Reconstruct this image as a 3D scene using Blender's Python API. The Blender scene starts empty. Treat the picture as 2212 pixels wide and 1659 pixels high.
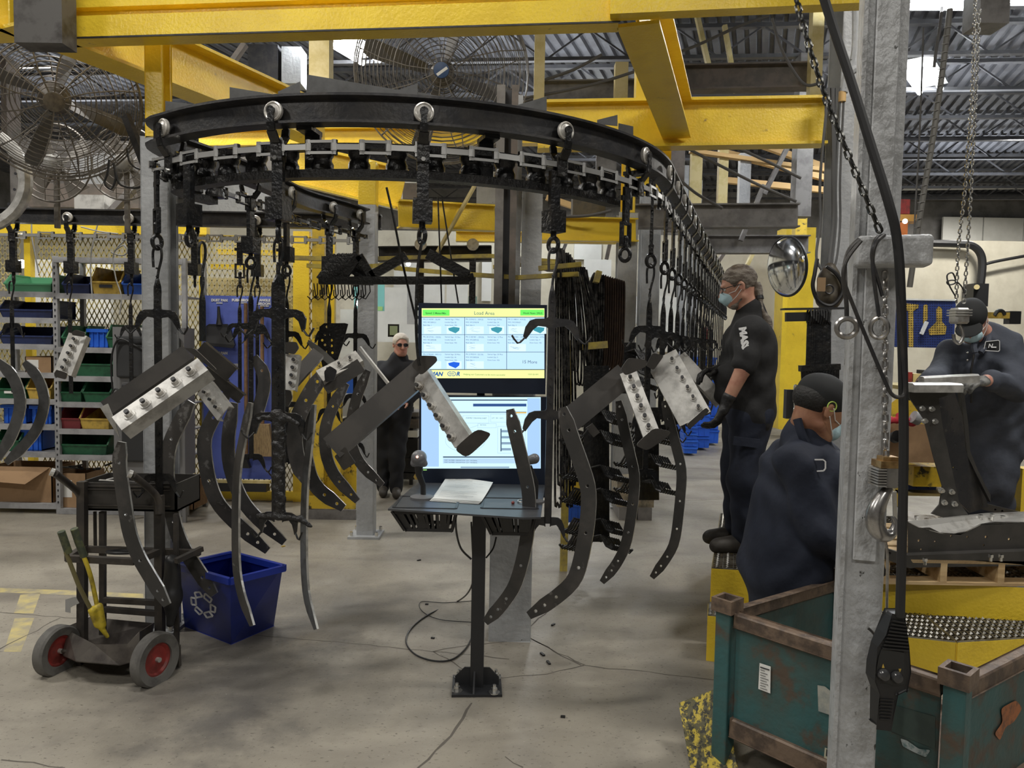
import bpy, math, random
import numpy as np
from mathutils import Vector as V, Matrix
from mathutils.geometry import tessellate_polygon
random.seed(7)
RS = np.random.RandomState(3)
sc = bpy.context.scene
COL = sc.collection
# ------------------------------------------------------------------ camera
F, CX, CY = 1600.0, 1106.0, 829.5
EYE = V((0, 0, 1.65))
CM = Matrix.Rotation(math.pi/2 - math.atan(90/F), 3, 'X') @ Matrix.Rotation(math.radians(1.0), 3, 'Z')
cam = bpy.data.cameras.new('camera'); cam.sensor_width = 36; cam.lens = F/2212*36
cam.clip_start = 0.05; cam.clip_end = 200
co = bpy.data.objects.new('camera', cam); COL.objects.link(co)
co.matrix_world = Matrix.Translation(EYE) @ CM.to_4x4(); sc.camera = co
def ray(px, py): return CM @ V(((px-CX)/F, -(py-CY)/F, -1))
def P(px, py, Y):
    d = ray(px, py); return EYE + d*(Y/d.y)
def PZ(px, py, z=0.0):
    d = ray(px, py); return EYE + d*((z-EYE.z)/d.z)
# ------------------------------------------------------------------ world, lamps and added fills, exposure
sc.view_settings.view_transform = 'Standard'; sc.view_settings.look = 'None'
sc.view_settings.gamma = 1; sc.view_settings.use_curve_mapping = False
sc.view_settings.exposure = 0.28
w = bpy.data.worlds.new('hall_air'); sc.world = w; w.use_nodes = True
w.node_tree.nodes['Background'].inputs[0].default_value = (0.80, 0.86, 1.0, 1)
w.node_tree.nodes['Background'].inputs[1].default_value = 0.12
def lamp(x, y, z, sx, sy, power, col=(1, .965, .90), rz=0, tilt=0):
    l = bpy.data.lights.new('hall_or_fill_light', 'AREA'); l.shape = 'RECTANGLE'; l.size = sx; l.size_y = sy
    l.energy = power; l.color = col
    o = bpy.data.objects.new('hall_or_fill_light', l); COL.objects.link(o); o.location = (x, y, z); o.rotation_euler = (tilt, 0, rz)
LP = [(-4.5, -1.5, 105), (0.5, -2.5, 95), (5, -1, 70), (-1.2, 2.2, 75), (-5.5, 3.5, 130), (-3.2, 5.9, 100), (3.6, 3.2, 100), (-2.15, 9.3, 170), (4.35, 7.9, 120), (5.1, 7.7, 90), (5.4, 10.1, 150), (-6.5, 10.5, 170), (1, 13, 170), (9, 13, 170)]  # the one over the left fence is an unseen fill, added for brightness
for x, y, e in LP:
    if y > 7 and -3 < x < 7:      # the strip lamps that can be seen: two tubes each
        rz = 1.15 if x < 0 else (.9 if y > 10 else -.03)
        for k in (-1, 1): lamp(x-math.sin(rz)*.13*k, y+math.cos(rz)*.13*k, 5.3, 1.15, .09, e*.5, (.93, .97, 1), rz=rz)
    else: lamp(x, y, 5.3, 1.3, .35, e, rz=.32)
for x, y, e in ((-4, 1, 40), (3, 2, 40), (-3, 7, 30), (4, 7, 30), (8, 8, 30), (0, 10.5, 30), (6, 11, 34), (11, 11, 34), (-7, 12, 30), (2, 14, 34), (9, 15, 40)): lamp(x, y, 4.75, 2.4, .3, e, (.88, .93, 1), tilt=math.pi)  # unseen upward fills, added to brighten the roof deck
for x in (-7, 2, 11): lamp(x, 17.3, 5.2, 1.3, .35, 150)  # unseen fills added behind the back wall to lift the dark upper wall
# ------------------------------------------------------------------ materials
def nd(nt, t, **k):
    n = nt.nodes.new(t)
    for a, b in k.items(): setattr(n, a, b)
    return n
MATS = {}
def mat(name, c, rough=.6, metal=0., c2=None, scale=6., lo=.45, hi=.6, bump=0., bscale=40., emit=None, c3=None, s3=3., lo3=.6, hi3=.68, stretch=None, spec=.5, alpha=1.):
    if name in MATS: return MATS[name]
    m = bpy.data.materials.new(name); m.use_nodes = True; nt = m.node_tree; b = nt.nodes['Principled BSDF']
    b.inputs['Base Color'].default_value = (*c, 1); b.inputs['Roughness'].default_value = rough; b.inputs['Metallic'].default_value = metal
    b.inputs['Specular IOR Level'].default_value = spec
    L = nt.links.new
    tc = nd(nt, 'ShaderNodeTexCoord'); vec = tc.outputs['Object']
    if stretch:
        mp = nd(nt, 'ShaderNodeMapping'); mp.inputs['Scale'].default_value = stretch; L(vec, mp.inputs[0]); vec = mp.outputs[0]
    def layer(prev, cc, s, l, h, det=6):
        n = nd(nt, 'ShaderNodeTexNoise'); n.inputs['Scale'].default_value = s; n.inputs['Detail'].default_value = det; n.inputs['Roughness'].default_value = .62; L(vec, n.inputs['Vector'])
        r = nd(nt, 'ShaderNodeMapRange'); r.inputs[1].default_value = l; r.inputs[2].default_value = h; L(n.outputs[0], r.inputs[0])
        mx = nd(nt, 'ShaderNodeMix', data_type='RGBA'); L(r.outputs[0], mx.inputs[0])
        if prev is None: mx.inputs[6].default_value = (*c, 1)
        else: L(prev, mx.inputs[6])
        mx.inputs[7].default_value = (*cc, 1); return mx.outputs[2]
    o = None
    if c2: o = layer(None, c2, scale, lo, hi)
    if c3: o = layer(o, c3, s3, lo3, hi3, 9)
    if o: L(o, b.inputs['Base Color'])
    if bump:
        n = nd(nt, 'ShaderNodeTexNoise'); n.inputs['Scale'].default_value = bscale; n.inputs['Detail'].default_value = 4; L(vec, n.inputs['Vector'])
        bp = nd(nt, 'ShaderNodeBump'); bp.inputs['Strength'].default_value = bump; bp.inputs['Distance'].default_value = .01
        L(n.outputs[0], bp.inputs['Height']); L(bp.outputs[0], b.inputs['Normal'])
    if emit:
        b.inputs['Emission Color'].default_value = (*emit[:3], 1); b.inputs['Emission Strength'].default_value = emit[3]
    if alpha < 1:
        b.inputs['Alpha'].default_value = alpha
    MATS[name] = m; return m
YEL = mat('yellow_paint', (.84, .60, .045), .30, c2=(.76, .53, .04), scale=3, bump=.25, bscale=60, c3=(.30, .20, .05), s3=9, lo3=.66, hi3=.74)
YELD = mat('dirty_yellow_paint', (.66, .45, .03), .5, c2=(.42, .30, .04), scale=7, lo=.45, hi=.65, c3=(.04, .035, .02), s3=14, lo3=.57, hi3=.64, bump=.2)
YELS = mat('scuffed_yellow_plate', (.55, .42, .05), .6, c2=(.10, .09, .04), scale=14, lo=.45, hi=.52, c3=(.03, .03, .02), s3=22, lo3=.50, hi3=.56, stretch=(2.4, 2.4, .3), bump=.3)
CREAMY = mat('faded_yellow_paint', (.62, .52, .26), .6, c2=(.5, .40, .15), scale=4, bump=.1)
GREY = mat('grey_column_paint', (.40, .41, .42), .45, c2=(.33, .34, .35), scale=5, bump=.5, bscale=28, c3=(.06, .06, .05), s3=24, lo3=.68, hi3=.72)
GREYN = mat('near_column_paint', (.43, .44, .45), .38, c2=(.34, .345, .35), scale=8, bump=1., bscale=34, c3=(.05, .05, .045), s3=30, lo3=.66, hi3=.69, stretch=(1, 1, .7))
GBEAM = mat('grey_steel_beam', (.20, .19, .18), .55, c2=(.13, .12, .115), scale=5)
BROWNB = mat('brown_steel_beam', (.14, .115, .10), .6, c2=(.09, .08, .07), scale=6)
DARK = mat('dark_steel', (.030, .030, .033), .42, .3, c2=(.05, .047, .045), scale=9, bump=.2)
BLACK = mat('greasy_black_steel', (.010, .0105, .012), .3, .2, c2=(.022, .021, .020), scale=16, bump=.5, bscale=50)
COAT = mat('thick_black_coating', (.010, .010, .011), .38, 0, bump=1., bscale=75, c2=(.022, .021, .02), scale=18)
PLATEM = mat('mill_scale_plate', (.050, .049, .048), .5, .35, c2=(.075, .07, .066), scale=6, c3=(.16, .155, .15), s3=13, lo3=.62, hi3=.66)
CHAN = mat('dark_brown_channel', (.042, .039, .036), .45, .3, c2=(.058, .053, .048), scale=5)
GALV = mat('bare_steel', (.60, .59, .56), .34, .5, c2=(.36, .35, .33), scale=7, c3=(.22, .19, .15), s3=5, lo3=.58, hi3=.7)
CHROME = mat('bright_steel', (.72, .72, .70), .2, .95)
HOOKM = mat('worn_forged_steel', (.45, .44, .43), .28, .9, c2=(.3, .29, .28), scale=20)
BRASS = mat('brass_alloy', (.55, .36, .16), .3, .85, c2=(.35, .22, .1), scale=30)
RUB = mat('black_rubber', (.016, .016, .017), .45)
TYRE = mat('grey_rubber', (.13, .125, .115), .75, c2=(.09, .085, .08), scale=12)
RED = mat('red_paint', (.30, .035, .03), .5, c2=(.17, .03, .025), scale=10)
BLUE = mat('blue_plastic', (.012, .03, .26), .38, c2=(.01, .025, .2), scale=4)
BLUEC = mat('bright_blue_crate_plastic', (.02, .12, .62), .4)
BLUEB = mat('blue_board', (.12, .17, .58), .5, c2=(.10, .14, .50), scale=3)
BLUEP = mat('blue_pegboard', (.03, .055, .22), .5, c2=(.025, .045, .18), scale=4)
NAVYP = mat('dark_blue_bin_plastic', (.022, .035, .11), .45, c2=(.015, .022, .07), scale=8)
GREENP = mat('green_bin_plastic', (.02, .12, .055), .5, c2=(.012, .07, .035), scale=8)
YELP = mat('yellow_bin_plastic', (.62, .42, .08), .5, c2=(.35, .24, .05), scale=9)
REDP = mat('red_bin_plastic', (.20, .03, .035), .5)
CARD = mat('cardboard', (.36, .225, .12), .8, c2=(.29, .18, .095), scale=4)
PAPER = mat('white_paper', (.75, .75, .72), .7)
CREAM = mat('cream_wall_paint', (.66, .62, .50), .7, c2=(.56, .52, .41), scale=1.2, c3=(.33, .29, .22), s3=.9, lo3=.62, hi3=.8, bump=.2, bscale=12)
WHITE = mat('white_panel', (.72, .72, .68), .6, c2=(.62, .62, .58), scale=1)
UPW = mat('upper_wall_sheet', (.24, .235, .23), .7, c2=(.16, .155, .15), scale=2)
DECK = mat('roof_deck_steel', (.125, .128, .14), .6, .1, c2=(.085, .085, .092), scale=2)
TEAL = mat('rusty_teal_paint', (.035, .11, .112), .5, c2=(.05, .085, .078), scale=3.5, lo=.40, hi=.58, c3=(.085, .062, .045), s3=7, lo3=.54, hi3=.64, bump=.35, bscale=30)
RUST = mat('rusty_rim_steel', (.17, .12, .085), .55, .2, c2=(.085, .062, .048), scale=14, bump=.3)
WOOD = mat('pale_pine', (.62, .45, .24), .7, c2=(.47, .32, .16), scale=3, stretch=(1, 8, 8))
WOODH = mat('broom_wood', (.26, .15, .075), .6, c2=(.18, .10, .05), scale=12)
STRAW = mat('broom_bristle', (.34, .24, .12), .9, c2=(.22, .15, .08), scale=40, stretch=(4, 4, .5))
SKIN1 = mat('fair_skin', (.50, .27, .185), .55, c2=(.43, .20, .14), scale=14, spec=.4)
SKIN2 = mat('brown_skin', (.34, .17, .095), .5, c2=(.27, .12, .07), scale=14)
SKIN3 = mat('pink_skin', (.58, .31, .23), .5, c2=(.50, .22, .17), scale=14)
HAIR = mat('grey_brown_hair', (.10, .075, .055), .5, c2=(.23, .20, .165), scale=16, stretch=(1, 1, 3), bump=.6, bscale=90)
WHAIR = mat('white_hair', (.68, .62, .54), .6, bump=.6, bscale=90)
DHAIR = mat('black_hair', (.01, .009, .008), .6, bump=.5, bscale=90)
TEE = mat('black_knit', (.012, .012, .013), .85, c2=(.018, .018, .019), scale=9, bump=.25, bscale=30)
NAVY = mat('navy_twill', (.008, .012, .026), .8, c2=(.012, .017, .034), scale=7, bump=.3, bscale=26)
SLATE = mat('slate_blue_twill', (.058, .066, .088), .85, c2=(.043, .050, .068), scale=7, bump=.3, bscale=26)
GLOVE = mat('black_glove', (.012, .012, .013), .5, bump=.4, bscale=60)
GLOVEG = mat('grey_glove_fingers', (.20, .20, .19), .6, c2=(.06, .06, .06), scale=30)
BOOT = mat('worn_boot_leather', (.035, .030, .025), .6, c2=(.05, .043, .035), scale=20)
MASK = mat('pale_blue_mask', (.44, .62, .68), .75, bump=.3, bscale=40)
STRAP = mat('white_elastic', (.7, .7, .68), .7)
LENS = mat('tinted_lens', (.03, .03, .035), .1, spec=.8)
GLAZE = mat('clear_safety_lens', (.5, .5, .5), .08, alpha=.25)
INK = mat('dark_ink', (.02, .02, .025), .8)
WINK = mat('white_ink', (.75, .75, .75), .7)
GRATEM = mat('galvanised_grating', (.38, .37, .34), .35, .8, c2=(.2, .19, .17), scale=20)
ORANGE = mat('orange_crane_steel', (.50, .25, .05), .6)
TANB = mat('pale_orange_beam', (.62, .40, .16), .6)
BROWN = mat('greasy_brown_cover', (.085, .07, .045), .5, c2=(.05, .04, .03), scale=9)
FANM = mat('dusty_fan_wire', (.17, .155, .135), .5, .3, c2=(.10, .09, .08), scale=15)
FANBL = mat('fan_blade_grey', (.12, .115, .11), .5, .3)
GLASS = mat('mirror_face', (.85, .86, .86), .12, 1.)
TUBE = mat('lit_tube', (1, 1, 1), .5, emit=(.93, .97, 1, 26))
def em(name, c, s=1.): return mat(name, (.02, .02, .02), .4, emit=(*c, s), spec=.3)
# ------------------------------------------------------------------ mesh builder
def perp(d, up):
    d = d.normalized(); up = V(up); s = d.cross(up)
    if s.length < 1e-4: s = d.cross(V((0, 1, 0)))
    if s.length < 1e-4: s = d.cross(V((1, 0, 0)))
    s.normalize(); return d, s, s.cross(d).normalized()
class MB:
    def __init__(s): s.v = []; s.f = []
    def add(s, vs, fs):
        n = len(s.v); s.v += [tuple(x) for x in vs]; s.f += [tuple(i+n for i in f) for f in fs]; return s
    def box(s, c, sz, R=None):
        c = V(c); h = [x/2 for x in sz]; vs = []
        for z in (-1, 1):
            for y in (-1, 1):
                for x in (-1, 1):
                    p = V((x*h[0], y*h[1], z*h[2]))
                    if R is not None: p = R @ p
                    vs.append(c+p)
        return s.add(vs, [(0, 2, 3, 1), (4, 5, 7, 6), (0, 1, 5, 4), (2, 6, 7, 3), (0, 4, 6, 2), (1, 3, 7, 5)])
    def bx(s, x0, x1, y0, y1, z0, z1): return s.box(((x0+x1)/2, (y0+y1)/2, (z0+z1)/2), (x1-x0, y1-y0, z1-z0))
    def prof(s, A, B, pts, up=(0, 0, 1), caps=True):
        A = V(A); B = V(B); d, sd, u = perp(B-A, up); n = len(pts)
        vs = [A+sd*a+u*b for a, b in pts]+[B+sd*a+u*b for a, b in pts]
        fs = [(i, (i+1) % n, n+(i+1) % n, n+i) for i in range(n)]
        s.add(vs, fs)
        if caps:
            tr = tessellate_polygon([[V((a, b, 0)) for a, b in pts]])
            k = len(s.v)-2*n
            for t in tr:
                s.f.append(tuple(k+i for i in t)); s.f.append(tuple(k+n+i for i in reversed(t)))
        return s
    def bar(s, A, B, w, h, up=(0, 0, 1)): return s.prof(A, B, [(-w/2, -h/2), (w/2, -h/2), (w/2, h/2), (-w/2, h/2)], up)
    def ibeam(s, A, B, w, h, tf=.012, tw=.008, up=(0, 0, 1)):
        a, b = w/2, h/2; t = tw/2
        return s.prof(A, B, [(-a, -b), (a, -b), (a, -b+tf), (t, -b+tf), (t, b-tf), (a, b-tf), (a, b), (-a, b), (-a, b-tf), (-t, b-tf), (-t, -b+tf), (-a, -b+tf)], up)
    def cyl(s, A, B, r, n=12, r2=None):
        A = V(A); B = V(B); r2 = r if r2 is None else r2; d, sd, u = perp(B-A, (0, 0, 1))
        vs = [A+(sd*math.cos(2*math.pi*i/n)+u*math.sin(2*math.pi*i/n))*r for i in range(n)]
        vs += [B+(sd*math.cos(2*math.pi*i/n)+u*math.sin(2*math.pi*i/n))*r2 for i in range(n)]
        return s.add(vs, [(i, (i+1) % n, n+(i+1) % n, n+i) for i in range(n)]+[tuple(reversed(range(n))), tuple(range(n, 2*n))])
    def tube(s, pts, r, n=8, closed=False, rs=None):
        pts = [V(p) for p in pts]; m = len(pts); k0 = len(s.v); vs = []
        pu = None
        for i, p in enumerate(pts):
            if closed: t = pts[(i+1) % m]-pts[i-1]
            else: t = pts[min(i+1, m-1)]-pts[max(i-1, 0)]
            t.normalize()
            if pu is None:
                pu = V((0, 0, 1)) if abs(t.z) < .9 else V((1, 0, 0))
            sd = t.cross(pu)
            if sd.length < 1e-5: sd = t.cross(V((0, 1, 0)))
            sd.normalize(); u = sd.cross(t).normalized(); pu = u
            rr = rs[i] if rs else r
            vs += [p+(sd*math.cos(2*math.pi*j/n)+u*math.sin(2*math.pi*j/n))*rr for j in range(n)]
        fs = []
        for i in range(m if closed else m-1):
            a = i*n; b = ((i+1) % m)*n
            fs += [(a+j, a+(j+1) % n, b+(j+1) % n, b+j) for j in range(n)]
        if not closed: fs += [tuple(reversed(range(n))), tuple(range((m-1)*n, m*n))]
        return s.add(vs, fs)
    def ring(s, c, R, r, nrm=(0, 1, 0), n=20, m=6, up=(0, 0, 1), sx=1, sz=1):
        d, a, b = perp(V(nrm), up)
        return s.tube([V(c)+a*math.cos(2*math.pi*i/n)*R*sx+b*math.sin(2*math.pi*i/n)*R*sz for i in range(n)], r, m, True)
    def ball(s, c, r, n=12, m=8, sc_=(1, 1, 1), R=None):
        c = V(c); vs = []
        for j in range(m+1):
            th = math.pi*j/m
            for i in range(n):
                p = V((math.sin(th)*math.cos(2*math.pi*i/n)*r*sc_[0], math.sin(th)*math.sin(2*math.pi*i/n)*r*sc_[1], math.cos(th)*r*sc_[2]))
                if R is not None: p = R @ p
                vs.append(c+p)
        return s.add(vs, [(j*n+i, (j+1)*n+i, (j+1)*n+(i+1) % n, j*n+(i+1) % n) for j in range(m) for i in range(n)])
    def lathe(s, c, prof, n=20, axis=(0, 0, 1), up=(0, 1, 0)):
        c = V(c); d, a, b = perp(V(axis), up); vs = []
        for r, h in prof: vs += [c+d*h+(a*math.cos(2*math.pi*i/n)+b*math.sin(2*math.pi*i/n))*r for i in range(n)]
        m = len(prof)
        return s.add(vs, [(j*n+i, j*n+(i+1) % n, (j+1)*n+(i+1) % n, (j+1)*n+i) for j in range(m-1) for i in range(n)]+[tuple(reversed(range(n))), tuple(range((m-1)*n, m*n))])
    def plate(s, outer, thick, holes=()):
        """planar polygon (3D points) with holes, given a thickness vector"""
        loops = [[V(p) for p in outer]]+[[V(p) for p in h] for h in holes]
        t = V(thick); flat = [p for l in loops for p in l]; n = len(flat)
        tr = tessellate_polygon(loops)
        k = len(s.v); s.v += [tuple(p) for p in flat]+[tuple(p+t) for p in flat]
        for a in tr:
            s.f.append(tuple(k+i for i in a)); s.f.append(tuple(k+n+i for i in reversed(a)))
        o = 0
        for l in loops:
            m = len(l)
            for i in range(m): s.f.append((k+o+i, k+o+(i+1) % m, k+n+o+(i+1) % m, k+n+o+i))
            o += m
        return s
    def sweep(s, path, prof, closed=False):
        """path of plan points V(x,y,z); prof of (outward, z) pairs, closed"""
        m = len(path); n = len(prof); vs = []
        for i, p in enumerate(path):
            t = (path[min(i+1, m-1)]-path[max(i-1, 0)]); t.z = 0; t.normalize(); o = V((t.y, -t.x, 0))
            vs += [p+o*a+V((0, 0, b)) for a, b in prof]
        fs = [(i*n+j, i*n+(j+1) % n, (i+1)*n+(j+1) % n, (i+1)*n+j) for i in range(m-1) for j in range(n)]
        k = len(s.v); s.add(vs, fs)
        tr = tessellate_polygon([[V((a, b, 0)) for a, b in prof]])
        for t in tr:
            s.f.append(tuple(k+i for i in t)); s.f.append(tuple(k+(m-1)*n+i for i in reversed(t)))
        return s
    def xf(s, M):
        s.v = [tuple(M @ V(p)) for p in s.v]; return s
    def merge(s, o): return s.add(o.v, o.f)
ORG = {}
def finish(me, smooth=True, ang=38):
    if smooth:
        me.shade_smooth(); me.set_sharp_from_angle(angle=math.radians(ang))
def obj(name, mb, m, parent=None, label=None, cat=None, group=None, kind=None, smooth=True, loc=None):
    me = bpy.data.meshes.new(name)
    if parent is not None: off = ORG[parent.name]
    else: off = V(loc) if loc is not None else V((0, 0, 0))
    if isinstance(mb, MB): vs, fs = mb.v, mb.f
    else: vs, fs = mb
    if off.length > 0: vs = [(x-off.x, y-off.y, z-off.z) for x, y, z in vs]
    me.from_pydata(vs, [], fs); me.update()
    if m is not None: me.materials.append(m)
    finish(me, smooth)
    o = bpy.data.objects.new(name, me); COL.objects.link(o)
    if parent is not None: o.parent = parent; ORG[o.name] = off
    else: o.location = off; ORG[o.name] = off
    if label: o['label'] = label
    if cat: o['category'] = cat
    if group: o['group'] = group
    if kind: o['kind'] = kind
    return o
def thing(name, label, cat, loc, group=None):
    o = bpy.data.objects.new(name, None); COL.objects.link(o); o.location = loc; ORG[o.name] = V(loc)
    o.empty_display_size = .1
    o['label'] = label; o['category'] = cat
    if group: o['group'] = group
    return o
def dup(root, M, label=None, group=None):
    r = root.copy(); COL.objects.link(r); r.matrix_world = M
    if label: r['label'] = label
    if group: r['group'] = group
    for ch in list(root.children):
        c = ch.copy(); COL.objects.link(c); c.parent = r
        for g in list(ch.children):
            d = g.copy(); COL.objects.link(d); d.parent = c
    return r
def cat_rom(pts, n=6):
    pts = [V(p) for p in pts]; out = []
    for i in range(len(pts)-1):
        p0 = pts[max(i-1, 0)]; p1 = pts[i]; p2 = pts[i+1]; p3 = pts[min(i+2, len(pts)-1)]
        for k in range(n):
            t = k/n; out.append(.5*((2*p1)+(p2-p0)*t+(2*p0-5*p1+4*p2-p3)*t*t+(3*p1-p0-3*p2+p3)*t**3))
    out.append(pts[-1]); return out
def text(mb, s, size, O, X, Z, align='LEFT', shear=0, bold=0, ext=.0006):
    cu = bpy.data.curves.new('t', 'FONT'); cu.body = s; cu.size = size; cu.align_x = align; cu.shear = shear; cu.offset = bold
    cu.extrude = ext; cu.resolution_u = 2
    to = bpy.data.objects.new('t', cu); me = bpy.data.meshes.new_from_object(to)
    X = V(X); Z = V(Z); N = X.cross(Z)
    mb.add([V(O)+X*v.co.x+Z*v.co.y-N*0+N*v.co.z for v in me.vertices], [tuple(p.vertices) for p in me.polygons])
    bpy.data.objects.remove(to); bpy.data.curves.remove(cu); bpy.data.meshes.remove(me)
# ---- signed distance modelling for bodies, clothes, hooks
def sdf_mesh(prims, res, k=.02, fold=0., fdir=(1, 1, 1), ff=30, seed=0):
    lo = np.array([1e9]*3); hi = -lo
    for p in prims:
        if p[0] == 'c':
            for q, r in ((p[1], p[3]), (p[2], p[4])): lo = np.minimum(lo, np.array(q)-r); hi = np.maximum(hi, np.array(q)+r)
        elif p[0] == 'e':
            r = max(p[2]); lo = np.minimum(lo, np.array(p[1])-r); hi = np.maximum(hi, np.array(p[1])+r)
    lo -= res*3+.01; hi += res*3+.01
    n = np.ceil((hi-lo)/res).astype(int)+1
    ax = [lo[i]+np.arange(n[i])*res for i in range(3)]
    D = np.full(tuple(n), 1., np.float32)
    for p in prims:
        op = p[0]; sub = op.startswith('-'); kk = p[-1] if isinstance(p[-1], dict) else {}
        kl = kk.get('k', k); t = op[-1]
        if t == 'c':
            a = np.array(p[1]); b = np.array(p[2]); ra, rb = p[3], p[4]; l0 = np.minimum(a-ra, b-rb); h0 = np.maximum(a+ra, b+rb)
        else:
            a = np.array(p[1]); r = np.array(p[2]); l0 = a-r.max(); h0 = a+r.max()
        mg = kl+res*3+.02
        i0 = np.clip(((l0-mg-lo)/res).astype(int), 0, n-1); i1 = np.clip(((h0+mg-lo)/res).astype(int)+2, 1, n)
        X = ax[0][i0[0]:i1[0], None, None]; Y = ax[1][None, i0[1]:i1[1], None]; Z = ax[2][None, None, i0[2]:i1[2]]
        if t == 'c':
            ba = b-a; L = max(ba@ba, 1e-9)
            h = np.clip(((X-a[0])*ba[0]+(Y-a[1])*ba[1]+(Z-a[2])*ba[2])/L, 0, 1)
            d = np.sqrt((X-a[0]-h*ba[0])**2+(Y-a[1]-h*ba[1])**2+(Z-a[2]-h*ba[2])**2)-(ra+(rb-ra)*h)
        else:
            R = kk.get('R'); dx, dy, dz = X-a[0], Y-a[1], Z-a[2]
            if R is not None:
                M = np.array(R)  # columns = local axes
                dx, dy, dz = (dx*M[0, i]+dy*M[1, i]+dz*M[2, i] for i in range(3))
            k0 = np.sqrt((dx/r[0])**2+(dy/r[1])**2+(dz/r[2])**2); k1 = np.sqrt((dx/r[0]**2)**2+(dy/r[1]**2)**2+(dz/r[2]**2)**2)+1e-6
            d = k0*(k0-1)/k1
        S = D[i0[0]:i1[0], i0[1]:i1[1], i0[2]:i1[2]]
        if sub:
            d = -d; hh = np.clip(.5-.5*(S-d)/kl, 0, 1); S[...] = S*(1-hh)+d*hh+kl*hh*(1-hh)
        else:
            hh = np.clip(.5+.5*(S-d)/kl, 0, 1); S[...] = S*(1-hh)+d*hh-kl*hh*(1-hh)
    if fold:
        X = ax[0][:, None, None]; Y = ax[1][None, :, None]; Z = ax[2][None, None, :]
        s1 = seed*1.7
        wv = np.sin(ff*(Z*fdir[2]+X*fdir[0]*.7+Y*fdir[1]*.5)+2.2*np.sin(9*X+5*Z+s1)+1.8*np.sin(8*Y-7*Z+s1))
        wv = wv+.6*np.sin(ff*1.7*(X*fdir[0]-Z*.6)+2*np.sin(11*Z+s1)+1.3*np.sin(13*Y))
        D += (wv*fold).astype(np.float32)
    ins = D < 0
    nx, ny, nz = D.shape
    cnt = np.zeros((nx-1, ny-1, nz-1), np.int8)
    for a in (0, 1):
        for b in (0, 1):
            for c in (0, 1): cnt += ins[a:nx-1+a, b:ny-1+b, c:nz-1+c]
    act = (cnt > 0) & (cnt < 8); idx = np.full(act.shape, -1); ii = np.argwhere(act); idx[act] = np.arange(len(ii))
    acc = np.zeros((len(ii), 3)); ct = np.zeros(len(ii))
    cor = [(a, b, c) for a in (0, 1) for b in (0, 1) for c in (0, 1)]
    for a in cor:
        for axn in range(3):
            if a[axn]: continue
            b = list(a); b[axn] = 1
            va = D[ii[:, 0]+a[0], ii[:, 1]+a[1], ii[:, 2]+a[2]]; vb = D[ii[:, 0]+b[0], ii[:, 1]+b[1], ii[:, 2]+b[2]]
            m = (va < 0) != (vb < 0); t = np.where(m, va/np.where(m, va-vb, 1), 0)
            q = np.zeros((len(ii), 3)); q[:] = a; q[:, axn] += t
            acc += q*m[:, None]; ct += m
    vs = lo+(ii+acc/ct[:, None])*res
    fs = []
    for axn in range(3):
        a = [slice(None)]*3; b = [slice(None)]*3; a[axn] = slice(0, -1); b[axn] = slice(1, None)
        e = ins[tuple(a)] != ins[tuple(b)]; E = np.argwhere(e)
        o1, o2 = [(1, 2), (2, 0), (0, 1)][axn]
        E = E[(E[:, o1] > 0) & (E[:, o2] > 0) & (E[:, o1] < D.shape[o1]-1) & (E[:, o2] < D.shape[o2]-1)]
        fl = ins[E[:, 0], E[:, 1], E[:, 2]]
        q = []
        for s1, s2 in ((0, 0), (1, 0), (1, 1), (0, 1)):
            c = E.copy(); c[:, o1] -= s1; c[:, o2] -= s2; q.append(idx[c[:, 0], c[:, 1], c[:, 2]])
        q = np.stack(q, 1); q[fl] = q[fl][:, ::-1]; q = q[(q >= 0).all(1)]; fs += q[:, ::-1].tolist()
    return [tuple(v) for v in vs.tolist()], [tuple(f) for f in fs]
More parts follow.
